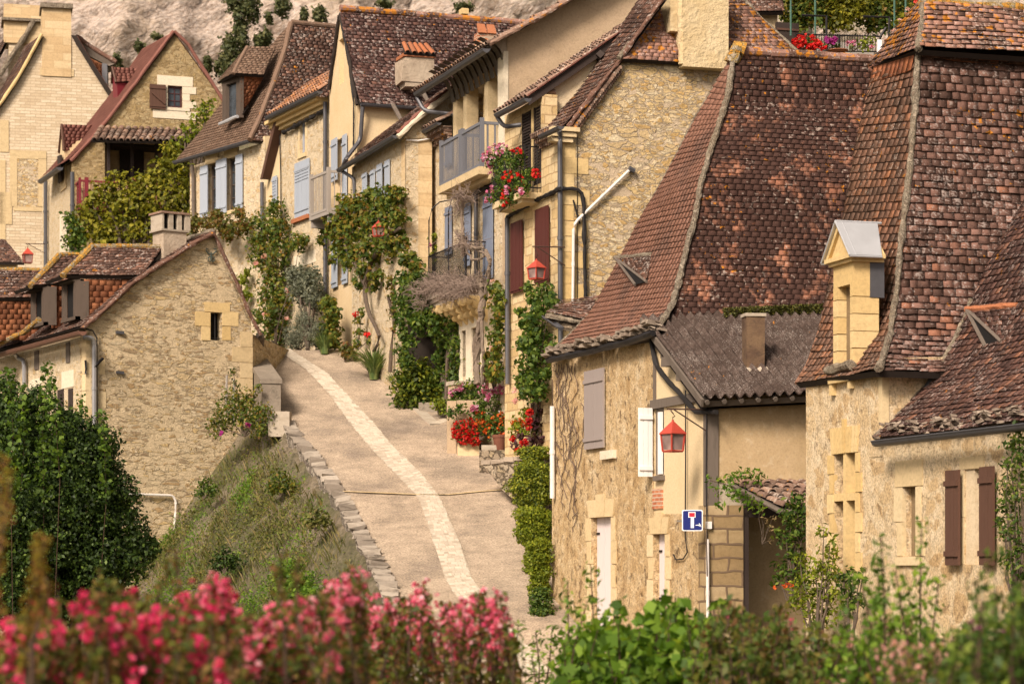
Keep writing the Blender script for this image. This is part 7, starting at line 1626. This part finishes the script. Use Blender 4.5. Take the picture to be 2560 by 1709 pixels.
# upper right garden
for i, (lb, cells, mt) in enumerate((('Tall leafy shrub behind the left green pole of the upper terrace', [(1990, 10, 40), (2020, 30, 40), (1980, 50, 30), (2010, -10, 40)], L_vine), ('Rounded olive shrub behind the middle of the upper terrace', [(2060, 10, 40), (2100, 30, 42), (2130, 10, 40), (2090, -10, 40), (2080, 50, 30)], L_yel), ('Bright green shrub behind the right side of the upper terrace', [(2170, 20, 42), (2210, 30, 40), (2240, 10, 40), (2200, -10, 40), (2190, 60, 24)], L_vine), ('Darker shrub wedged against the flared tower cap', [(2270, 20, 36), (2290, -10, 36), (2250, 60, 26)], L_green))):
    plant('garden_shrub', lb, 'shrub', atd([(x, y, 66+i*.6, r*1.15) for x, y, r in cells], .7), .13, mt, 2.2, 'shrubs behind the upper terrace')
plant('terrace_geranium', 'Red geraniums in a terracotta pot at the left of the upper terrace', 'geranium', atd([(2000, 108, 60.3, 14), (2020, 105, 60.3, 18), (2038, 112, 60.3, 14), (2050, 116, 60.3, 10)]), .09, L_green, 1., 'flowers on the upper terrace', flowers=[('blossom', B_red, scatter(atd([(2000, 105, 60.1, 14), (2022, 103, 60.1, 18), (2036, 112, 60.1, 14), (2056, 115, 60.1, 8), (1988, 104, 60.1, 6)]), 95), .09)])
plant('terrace_petunia', 'Purple flowers in a low terracotta bowl on the upper terrace', 'petunia', atd([(2070, 112, 60.3, 10), (2085, 114, 60.3, 10), (2095, 118, 60.3, 8)]), .08, L_green, 1., 'flowers on the upper terrace', flowers=[('blossom', B_mag, scatter(atd([(2068, 102, 60.1, 8), (2085, 102, 60.1, 8)]), 40), .08)])
plant('terrace_flowers', 'Small pink flowers and green leaves right of the purple bowl', 'flowers', atd([(2130, 118, 60.3, 10), (2160, 112, 60.3, 18), (2175, 105, 60.3, 14)]), .09, L_lime, 1., 'flowers on the upper terrace', flowers=[('blossom', B_mix, scatter(atd([(2122, 110, 60.1, 5), (2135, 108, 60.1, 5), (2180, 118, 60.1, 4)]), 16), .08)])
plant('climbing_rose', 'Rose with pink and red blooms at the left edge of the flared tower cap', 'rose', atd([(2240, 60, 59, 12), (2255, 40, 59, 12), (2235, 85, 59, 10), (2215, 105, 59, 8), (2280, 15, 59, 9)]), .09, L_yel, .7, 'flowers on the upper terrace', flowers=[('rose_bloom', B_pale, [P(x, y, 58.6) for x, y in ((2269, 22), (2264, 35), (2250, 52), (2238, 75), (2232, 78), (2212, 102))], .11), ('rose_bloom', B_red, [P(2290, 8, 58.5)], .13)])
pot('terracotta_pot', 'Small terracotta pot holding the red terrace geraniums', P(2025, 134, 60.3), .16, .13, Y['t_orange'], 'pot', 'terrace pots')
pot('terracotta_bowl', 'Shallow terracotta bowl under the purple terrace flowers', P(2095, 133, 60.3), .24, .07, Y['t_orange'], 'bowl', 'terrace pots')
# tree in front of house L
b = atd([(x, y, 86, r) for x, y, r in ((260, 480, 34), (300, 470, 40), (350, 470, 44), (390, 450, 44), (430, 420, 40), (440, 460, 44), (230, 520, 38), (280, 520, 48), (340, 520, 54), (400, 510, 54), (450, 510, 40), (220, 570, 36), (270, 580, 46), (330, 580, 50), (390, 570, 50), (440, 560, 40), (200, 590, 26), (425, 380, 26), (450, 400, 26), (260, 600, 40), (200, 540, 20), (180, 600, 18))], .6)
plant('acer_tree', 'Yellow-green spreading tree in front of the burgundy balcony', 'tree', b, .20, L_yel, 1.3, None, base=P(330, 720, 86), sr=.12)
b = atd([(x, y, 86.5, r) for x, y, r in ((490, 300, 26), (510, 280, 28), (480, 330, 26), (520, 265, 18), (450, 360, 18), (425, 370, 18), (500, 330, 16), (460, 320, 12), (440, 405, 16), (470, 350, 16))], .7)
plant('lime_tree', 'Slim bright lime tree rising beside the porch roof', 'tree', b, .18, L_lime, .7, None, base=P(480, 720, 86.5), sr=.1)
b = atd([(x, y, 84, r) for x, y, r in ((170, 545, 18), (185, 570, 22), (175, 600, 22), (190, 620, 20), (200, 600, 18))], .7)
plant('ivy_bush', 'Dark ivy bush under the burgundy balcony bracket', 'ivy', b, .16, L_green, 1.3, None, base=P(180, 720, 84))
# cliff scrub
L_scrub = leafm('leaf_scrub', [(0, (.04, .055, .02)), (.6, (.09, .105, .04)), (1, (.17, .16, .06))], .15)
for i, (x, y, rx, rz) in enumerate(((575, 130, 22, 50), (600, 80, 20, 60), (625, 20, 26, 40), (650, 110, 14, 28), (668, 95, 12, 24), (705, 15, 18, 30), (672, 45, 8, 14), (520, 160, 10, 22), (560, 170, 26, 30), (350, 118, 10, 14), (293, 150, 8, 16), (800, 40, 16, 24), (760, 40, 10, 20), (585, 10, 20, 24), (1160, 18, 24, 8), (395, 95, 12, 6), (640, 165, 20, 12), (960, 10, 20, 8))):
    D = 168; lb = ('Tall dark scrub column', 'Slender hanging scrub', 'Broad scrub clump', 'Small bushy tuft', 'Short bushy tuft', 'Leaning scrub clump', 'Tiny dark tuft', 'Lone oval bush', 'Wide low scrub', 'Dark little bush', 'Half-hidden bush', 'Grey-green scrub', 'Thin scrub tuft', 'Top scrub clump', 'Yellowish grass tuft', 'Flat green tuft', 'Low scrub patch', 'Sparse grass patch')[i]
    wh = ('above the gap left of the dormered tan roof', 'halfway up the cliff above the tan dormer', 'at the top edge above the tan dormer', 'just left of the tan roof ridge', 'directly over the tan hip', 'top centre above the tan ridge', 'beside the top centre scrub', 'right of the red gable', 'between the red gable and tan dormer', 'on the left slope of the red roof ridge', 'behind the pale gable dormer', 'left of the long dark ridge', 'over the tan ridge end', 'at the very top of the cliff', 'above the right end of the long dark ridge', 'left of the red gable peak', 'on the tan ridge itself', 'top of the frame above the long dark ridge')[i]
    p = P(x, y, D); plant('cliff_scrub', lb+' on the cliff, '+wh, 'scrub', [((p.x, D, p.z), (rx*D/F, 1.2, rz*D/F))], .26, L_scrub, 2.2, 'scrub growing on the cliff', sr=.05)
# the left tree
b = [((x_*35/F*1., 35+dy, (HY-y)*35/F), (r*35/F, r*35/F, r*35/F)) for (px, y, r, dy) in ((60, 1150, 100, 0), (150, 1130, 90, .2), (220, 1170, 80, 0), (40, 1280, 110, .3), (140, 1260, 110, -.2), (230, 1270, 90, 0), (290, 1300, 70, .1), (60, 1400, 120, 0), (170, 1380, 110, .3), (260, 1390, 90, 0), (330, 1400, 50, 0), (90, 1500, 100, 0), (200, 1480, 90, .2), (20, 1050, 60, 0), (250, 1110, 50, 0), (-40, 1200, 110, 0), (-40, 1400, 130, 0), (350, 1350, 40, 0), (380, 1370, 26, 0), (40, 1060, 70, 0), (130, 1070, 70, .1), (200, 1090, 60, 0), (90, 1000, 40, 0), (10, 980, 40, .1), (250, 1180, 60, 0), (300, 1230, 50, 0), (120, 1320, 110, -.3), (0, 1300, 100, -.3), (250, 1440, 80, 0), (60, 1480, 110, -.2)) for x_ in (px-CX,)]
plant('hornbeam_tree', 'Dense dark green tree in front of the left gable house', 'tree', b, .06, L_dark, 1.7, None, base=Vector((-6.6, 35, -4.3)), sr=.09, lump=.8)
mb_ = []
L_front2 = leafm('leaf_shoots', [(0,(.04,.08,.012)),(.5,(.09,.16,.02)),(1,(.20,.30,.04))], .4)
def sprigs(name, label, cat, D, lst, mat, leaf, group=None, asp=.6, blooms=None, n_leaf=26, ground=-2.45, sc=1., lean=.25, bare=.25):
    """a bush made of upright leafy sprays: (px, tip_py, base_py, spread_px)"""
    p0 = P(sum(l[0] for l in lst)/len(lst), 1700, D); e = empty(name, Vector((p0.x, D, ground)), label, cat, group); mb = MB(); C = []; O = []; bl = []
    for px, ty, by, sp in lst:
        d = D*random.uniform(.92, 1.1); tip = P(px+random.uniform(-4, 4), ty, d); lo = P(px+random.uniform(-sp, sp), by, d)+Vector((random.uniform(-.1, .1), random.uniform(-.2, .2), 0))
        mid = lerp(lo, tip, .5)+Vector((random.uniform(-.05, .05)*lean*4, 0, 0)); root = Vector((lerp(lo.x, p0.x, .35), lo.y, ground))
        pts = [root, lo, mid, tip]; mb.tube(pts, .012*sc, 5, 0, False, [.014*sc, .010*sc, .006*sc, .003*sc])
        L = (tip-lo).length; k = max(10, int(n_leaf*L/.25))
        for i in range(k):
            t = random.random(); p = poly_at([lo, mid, tip], t); a = random.uniform(0, 6.28); r = leaf*(1.1-.5*t)*random.uniform(.4, 1.5); dr = Vector((math.cos(a), math.sin(a), .5))
            C.append(tuple(p+dr*r)); O.append(tuple(dr))
        if blooms and random.random() < blooms[2]: bl.append((tip, L, d))
    v, f = leaf_arrays(np.array(C), leaf, np.array(O), .4, asp); mesh_obj('foliage', v, f, mat, e); mb.build('stem', Y['stem_d'], e)
    if blooms:
        pts = []
        for tip, L, d in bl:
            for _ in range(int(blooms[3])): 
                h = random.random(); w_ = blooms[1]*(1-h*.6)*1.4; pts.append(tuple(tip+Vector((random.gauss(0, w_*.5), random.gauss(0, w_*.5), -h*blooms[1]*4+.02))))
        if pts:
            v, f = petals(np.array(pts), blooms[1]*.75, 6); o = mesh_obj('blossom', v, f, blooms[0], e); o['kind'] = 'stuff'
    return e
R_ = random.Random(3)
def prof(pts):
    def f(x):
        for (a, p), (b, q) in zip(pts, pts[1:]):
            if x <= b: return lerp(p, q, max(0, (x-a))/(b-a))
        return pts[-1][1]
    return f
def spread(x0, x1, n, top, by, jt=60, sp=30):
    out = []
    for i in range(n):
        x = lerp(x0, x1, (i+R_.random())/n); out.append((x, top(x)+abs(R_.gauss(0, jt))+(R_.uniform(0, 120) if R_.random() < .5 else 0), by+R_.uniform(-40, 60), sp))
    return out
CM = 'crape myrtles blooming in the foreground'
pf = prof([(-60, 1560), (60, 1530), (200, 1480), (300, 1440), (400, 1500), (460, 1520), (515, 1425), (580, 1500), (680, 1520), (760, 1500), (815, 1470), (876, 1405), (930, 1490), (990, 1500), (1060, 1445), (1110, 1500), (1160, 1500), (1205, 1470), (1255, 1490), (1290, 1600), (1400, 1700)])
sprigs('crape_myrtle', 'Blurred reddish shrub with hot pink blooms in the lower left corner', 'crape myrtle', 8., spread(-60, 560, 100, pf, 1800, 60), L_red, .034, CM, blooms=(B_hot, .038, .52, 18), n_leaf=60)
sprigs('crape_myrtle', 'Reddish shrub with coral-pink blooms at bottom centre-left', 'crape myrtle', 9.5, spread(430, 900, 100, pf, 1800, 50), L_red, .033, CM, blooms=(B_pink, .040, .55, 19), n_leaf=52)
sprigs('crape_myrtle', 'Sharper shrub with clear pink panicles against the lane', 'crape myrtle', 12.5, spread(840, 1280, 84, pf, 1800, 40), L_red, .036, CM, blooms=(B_pink, .042, .62, 20), n_leaf=44)
sprigs('crape_myrtle', 'Tall blurred yellow-red shoot standing in front of the dark tree', 'crape myrtle', 7., [(95, 1330, 1700, 4), (30, 1180, 1700, 8), (10, 1140, 1600, 8), (90, 1360, 1600, 6), (110, 1350, 1700, 10)], leafm('leaf_yellow_red', [(0, (.20, .15, .02)), (.6, (.30, .22, .03)), (1, (.35, .12, .06))], .45), .022, CM, n_leaf=120)
sprigs('crape_myrtle', 'Blurred brown-green shoots before the grassy bank', 'crape myrtle', 9., [(440, 1370, 1700, 12), (700, 1385, 1700, 12), (740, 1400, 1700, 16), (250, 1420, 1700, 12), (430, 1400, 1700, 16), (690, 1420, 1700, 16)], L_red, .03, CM, n_leaf=70)
pg = prof([(1300, 1660), (1400, 1600), (1480, 1560), (1540, 1500), (1580, 1560), (1640, 1500), (1700, 1480), (1750, 1560), (1830, 1470), (1880, 1540), (1960, 1510), (2040, 1560), (2110, 1570), (2200, 1560), (2260, 1500), (2330, 1560), (2400, 1560), (2450, 1480), (2500, 1540), (2560, 1500), (2640, 1520)])
L_mixed = leafm('leaf_mixed', [(0, (.05, .09, .015)), (.5, (.12, .17, .03)), (.75, (.18, .15, .04)), (.9, (.22, .10, .05)), (1, (.26, .30, .05))], .4)
FG = 'leafy garden shrubs in the foreground'
sprigs('viburnum_bush', 'Bright green broad-leaved bush before the two rendered-house doors', 'bush', 15., spread(1400, 1800, 84, pg, 1800, 50), L_front, .085, FG, asp=.85, n_leaf=18)
sprigs('sapling', 'Wispy pinnate-leaved saplings at the foot of the paved strip', 'sapling', 16., [(1250, 1530, 1720, 10), (1300, 1560, 1740, 12), (1340, 1580, 1740, 14), (1380, 1570, 1740, 12), (1420, 1450, 1740, 10), (1465, 1500, 1740, 12), (1280, 1600, 1740, 20), (1240, 1640, 1760, 20), (1410, 1600, 1760, 20), (1330, 1640, 1760, 30), (1230, 1570, 1700, 8), (1480, 1410, 1700, 8)], L_front, .055, FG, asp=.35, n_leaf=40)
sprigs('garden_bush', 'Mixed green bush with reddish shoots below the trumpet creeper', 'bush', 13., spread(1760, 2120, 100, pg, 1800, 60), L_mixed, .05, FG, n_leaf=30, blooms=(B_pink, .022, .10, 8))
sprigs('garden_bush', 'Tall green shoots in front of the blocked slit window', 'bush', 12., [(2205, 1340, 1720, 10), (2195, 1400, 1720, 16), (2300, 1300, 1720, 10), (2150, 1440, 1720, 16), (2240, 1420, 1720, 20), (2350, 1440, 1720, 20), (2270, 1470, 1720, 26), (2180, 1500, 1740, 30), (2120, 1500, 1740, 30)]+spread(2080, 2420, 60, pg, 1800, 50), L_front, .042, FG, n_leaf=44, blooms=(B_pale, .024, .14, 9))
sprigs('garden_bush', 'Blurred dark bush with purple bloom in the lower right corner', 'bush', 8.5, [(2480, 1380, 1720, 20), (2540, 1440, 1720, 30), (2560, 1480, 1720, 20), (2440, 1440, 1740, 20)]+spread(2380, 2620, 44, pg, 1800, 60), L_green, .04, FG, n_leaf=40, blooms=(B_mag, .024, .10, 9))
sprigs('garden_bush', 'Pale pink flowering bush along the bottom right edge', 'bush', 9.5, spread(2200, 2620, 60, lambda x: 1610, 1800, 30), L_vine, .035, FG, n_leaf=30, blooms=(B_pale, .026, .6, 9))
sprigs('leafy_shoots', 'Upright light green shoots rising before the left gable house side wall', 'shoots', 35.3, [(20, 920, 1250, 16), (60, 960, 1250, 16), (118, 905, 1250, 12), (125, 915, 1200, 14), (180, 1020, 1250, 20), (205, 990, 1250, 16), (258, 1030, 1250, 10), (0, 930, 1250, 10), (90, 1050, 1250, 30), (230, 1080, 1250, 20), (40, 1040, 1250, 30), (150, 1060, 1280, 30), (5, 1000, 1250, 30)], L_front2, .08, None, asp=.8, n_leaf=30, ground=-4., sc=.5)
# ---- bank vegetation
C = []; 
def bank_pt(x, y): return Vector((x, y, gz(x, y)))
rng = random.Random(5); clumps = [(rng.uniform(43, 60.5), rng.uniform(.3, 5)) for _ in range(230)]
BL = []
for (D, r) in clumps:
    n = rng.randint(140, 420); cx_, cy_ = xl(D)-.4-r, D; R = rng.uniform(.15, .55)
    for _ in range(n):
        x, y = rng.gauss(cx_, R), rng.gauss(cy_, R)
        if x > xl(y)-.45: continue
        p = bank_pt(x, y); BL.append((x, y, p.z+abs(rng.gauss(0, R*.45))))
BL = np.array(BL); v, f = leaf_arrays(BL, .07, np.tile([-.4, -.6, .6], (len(BL), 1)), .4, .5)
GW = np.array([BL[i] for i in range(len(BL)) if noise.noise(Vector((BL[i][0]*.8, BL[i][1]*.8, 9))) > .08]); BL2 = np.array([BL[i] for i in range(len(BL)) if noise.noise(Vector((BL[i][0]*.8, BL[i][1]*.8, 9))) <= .08])
for arr, nm, mt, lb in ((BL2, 'bank_herbs', L_bank, 'Low straggly herbs and dry weeds covering the grassy bank below the lane'), (GW, 'green_weeds', L_front, 'Patches of fresh green weeds on the grassy bank')):
    v, f = leaf_arrays(arr, .07, np.tile([-.4, -.6, .6], (len(arr), 1)), .4, .5); tag(mesh_obj(nm, v, f, mt, None), lb, 'weeds', kind='stuff')
V = []; Fq = []
for _ in range(15000):
    D = rng.uniform(43, 61); r = rng.uniform(0, 5.5); x = xl(D)-.42-r; p = bank_pt(x, D)
    if noise.noise(Vector((x*.9, D*.9, 2))) < rng.uniform(-.2, .35): continue
    h = rng.uniform(.08, .34); a = rng.uniform(0, 6.28); t = Vector((math.cos(a)*.35-.1, math.sin(a)*.35-.15, 1)).normalized()*h; s_ = Vector((.006, 0, 0)); i0 = len(V)
    V += [p-s_, p+s_, p+t*.6+s_*.7, p+t+Vector((t.x*.4, t.y*.4, 0))]; Fq.append((i0, i0+1, i0+2, i0+3))
o = mesh_obj('bank_grass', [tuple(q) for q in V], Fq, leafm('grass_dry', [(0, (.08, .10, .02)), (.4, (.15, .16, .04)), (.8, (.25, .20, .08)), (1, (.30, .22, .11))], .3), None); tag(o, 'Dry tufted grass on the bank below the lane', 'grass', kind='stuff')
b = [(tuple(bank_pt(x, y)+Vector((0, 0, .15))), (r, r, r*.7)) for x, y, r in ((-4.6, 52.2, .5), (-4.9, 53.2, .45), (-4.2, 51.2, .4), (-5.2, 52.0, .4), (-4.1, 50.3, .35))]
plant('euphorbia_patch', 'Bright green herb patch in the middle of the bank', 'herb', b, .09, L_front, 1.4)
b = atd([(560, 1040, 59.8, 40), (600, 1030, 59.6, 44), (640, 1050, 59.4, 40), (580, 1000, 59.8, 30), (620, 1000, 59.6, 30), (540, 1070, 59.8, 26), (660, 1030, 59.2, 26), (582, 930, 59.9, 9), (590, 960, 59.9, 12), (645, 970, 59.6, 12), (650, 1075, 59.2, 20)])
plant('valerian_bush', 'Loose green bush with a purple flower at the top of the bank', 'bush', b, .085, L_vine, .9, None, flowers=[('blossom', B_mag, [P(620, 1060, 58.9), P(618, 1064, 58.9), P(555, 1082, 59)], .12)], base=P(610, 1090, 59.6))
for i, (x, y, r, mt, lb) in enumerate(((510, 1215, 22, L_green, 'Small dark bush against the foot of the rubble gable'), (700, 1200, 30, L_vine, 'Tangled olive bush high on the bank under the parapet'), (790, 1290, 26, L_bank, 'Greyish weeds against the outer face of the parapet'), (560, 1390, 30, L_dark, 'Dark green herb clump on the lower bank'))):
    D = 59 if i == 0 else (56.5 if i == 1 else (53 if i == 2 else 55.5)); plant('bank_bush', lb, 'bush', atd([(x, y, D, r), (x+r*.8, y+r*.5, D, r*.8), (x-r*.6, y+r*.7, D, r*.7)]), .09, mt, 1.1, 'bushes on the bank')
# fallen leaves
V = []; C = []
for _ in range(130):
    px, py = random.choice([(rng.gauss(1130, 30), rng.gauss(1118, 8)), (rng.gauss(1000, 40), rng.gauss(950, 14)), (rng.uniform(700, 1250), rng.uniform(900, 1300))]); C.append(tuple(G(px, py, .03)))
v, f = leaf_arrays(np.array(C), .05, np.tile([0, 0, 3.], (len(C), 1)), 1., .7); o = mesh_obj('fallen_leaves', v, f, L_dry, None); tag(o, 'Fallen brown leaves scattered over the lane', 'leaves', kind='stuff')
# ================= camera, light
cam = bpy.data.cameras.new('camera'); co = bpy.data.objects.new('camera', cam); COL.objects.link(co)
co.location = (0, 0, 0); co.rotation_euler = (math.radians(90), 0, 0)
cam.sensor_width = 36; cam.lens = F/2560*36; cam.shift_y = (HY-1709/2)/2560; cam.clip_end = 1500; cam.clip_start = .5
cam.dof.use_dof = True; cam.dof.focus_distance = 42.; cam.dof.aperture_fstop = 3.4
scene.camera = co
SE, SAZ = math.radians(38), math.radians(207)        # sun height; direction the light comes from (left, behind the camera)
w = bpy.data.worlds.new('World'); scene.world = w; w.use_nodes = True; nt = w.node_tree
sk = nt.nodes.new('ShaderNodeTexSky'); sk.sky_type = 'NISHITA'; sk.sun_disc = False; sk.sun_elevation = SE; sk.sun_rotation = SAZ; sk.dust_density = 4.; sk.air_density = 1.
hs = nt.nodes.new('ShaderNodeHueSaturation'); hs.inputs['Saturation'].default_value = .25
mx = nt.nodes.new('ShaderNodeMix'); mx.data_type = 'RGBA'; mx.blend_type = 'MULTIPLY'; mx.inputs[0].default_value = 1.; mx.inputs[7].default_value = (1.0, .89, .80, 1)
bg = nt.nodes['Background']; bg.inputs[1].default_value = .078
nt.links.new(sk.outputs[0], hs.inputs['Color']); nt.links.new(hs.outputs[0], mx.inputs[6]); nt.links.new(mx.outputs[2], bg.inputs[0])
sl_ = bpy.data.lights.new('sun', 'SUN'); sl_.energy = 2.9; sl_.angle = math.radians(16); sl_.color = (1., .845, .70)
so_ = bpy.data.objects.new('sun', sl_); COL.objects.link(so_)
dv = Vector((math.sin(SAZ)*math.cos(SE), math.cos(SAZ)*math.cos(SE), math.sin(SE)))   # towards the sun
so_.rotation_euler = dv.to_track_quat('Z', 'Y').to_euler(); so_.location = dv*60
vs = scene.view_settings; vs.view_transform = 'Standard'; vs.look = 'None'; vs.exposure = .92; vs.gamma = 1
scene.cycles.use_denoising = True; scene.cycles.max_bounces = 6; scene.cycles.transparent_max_bounces = 4
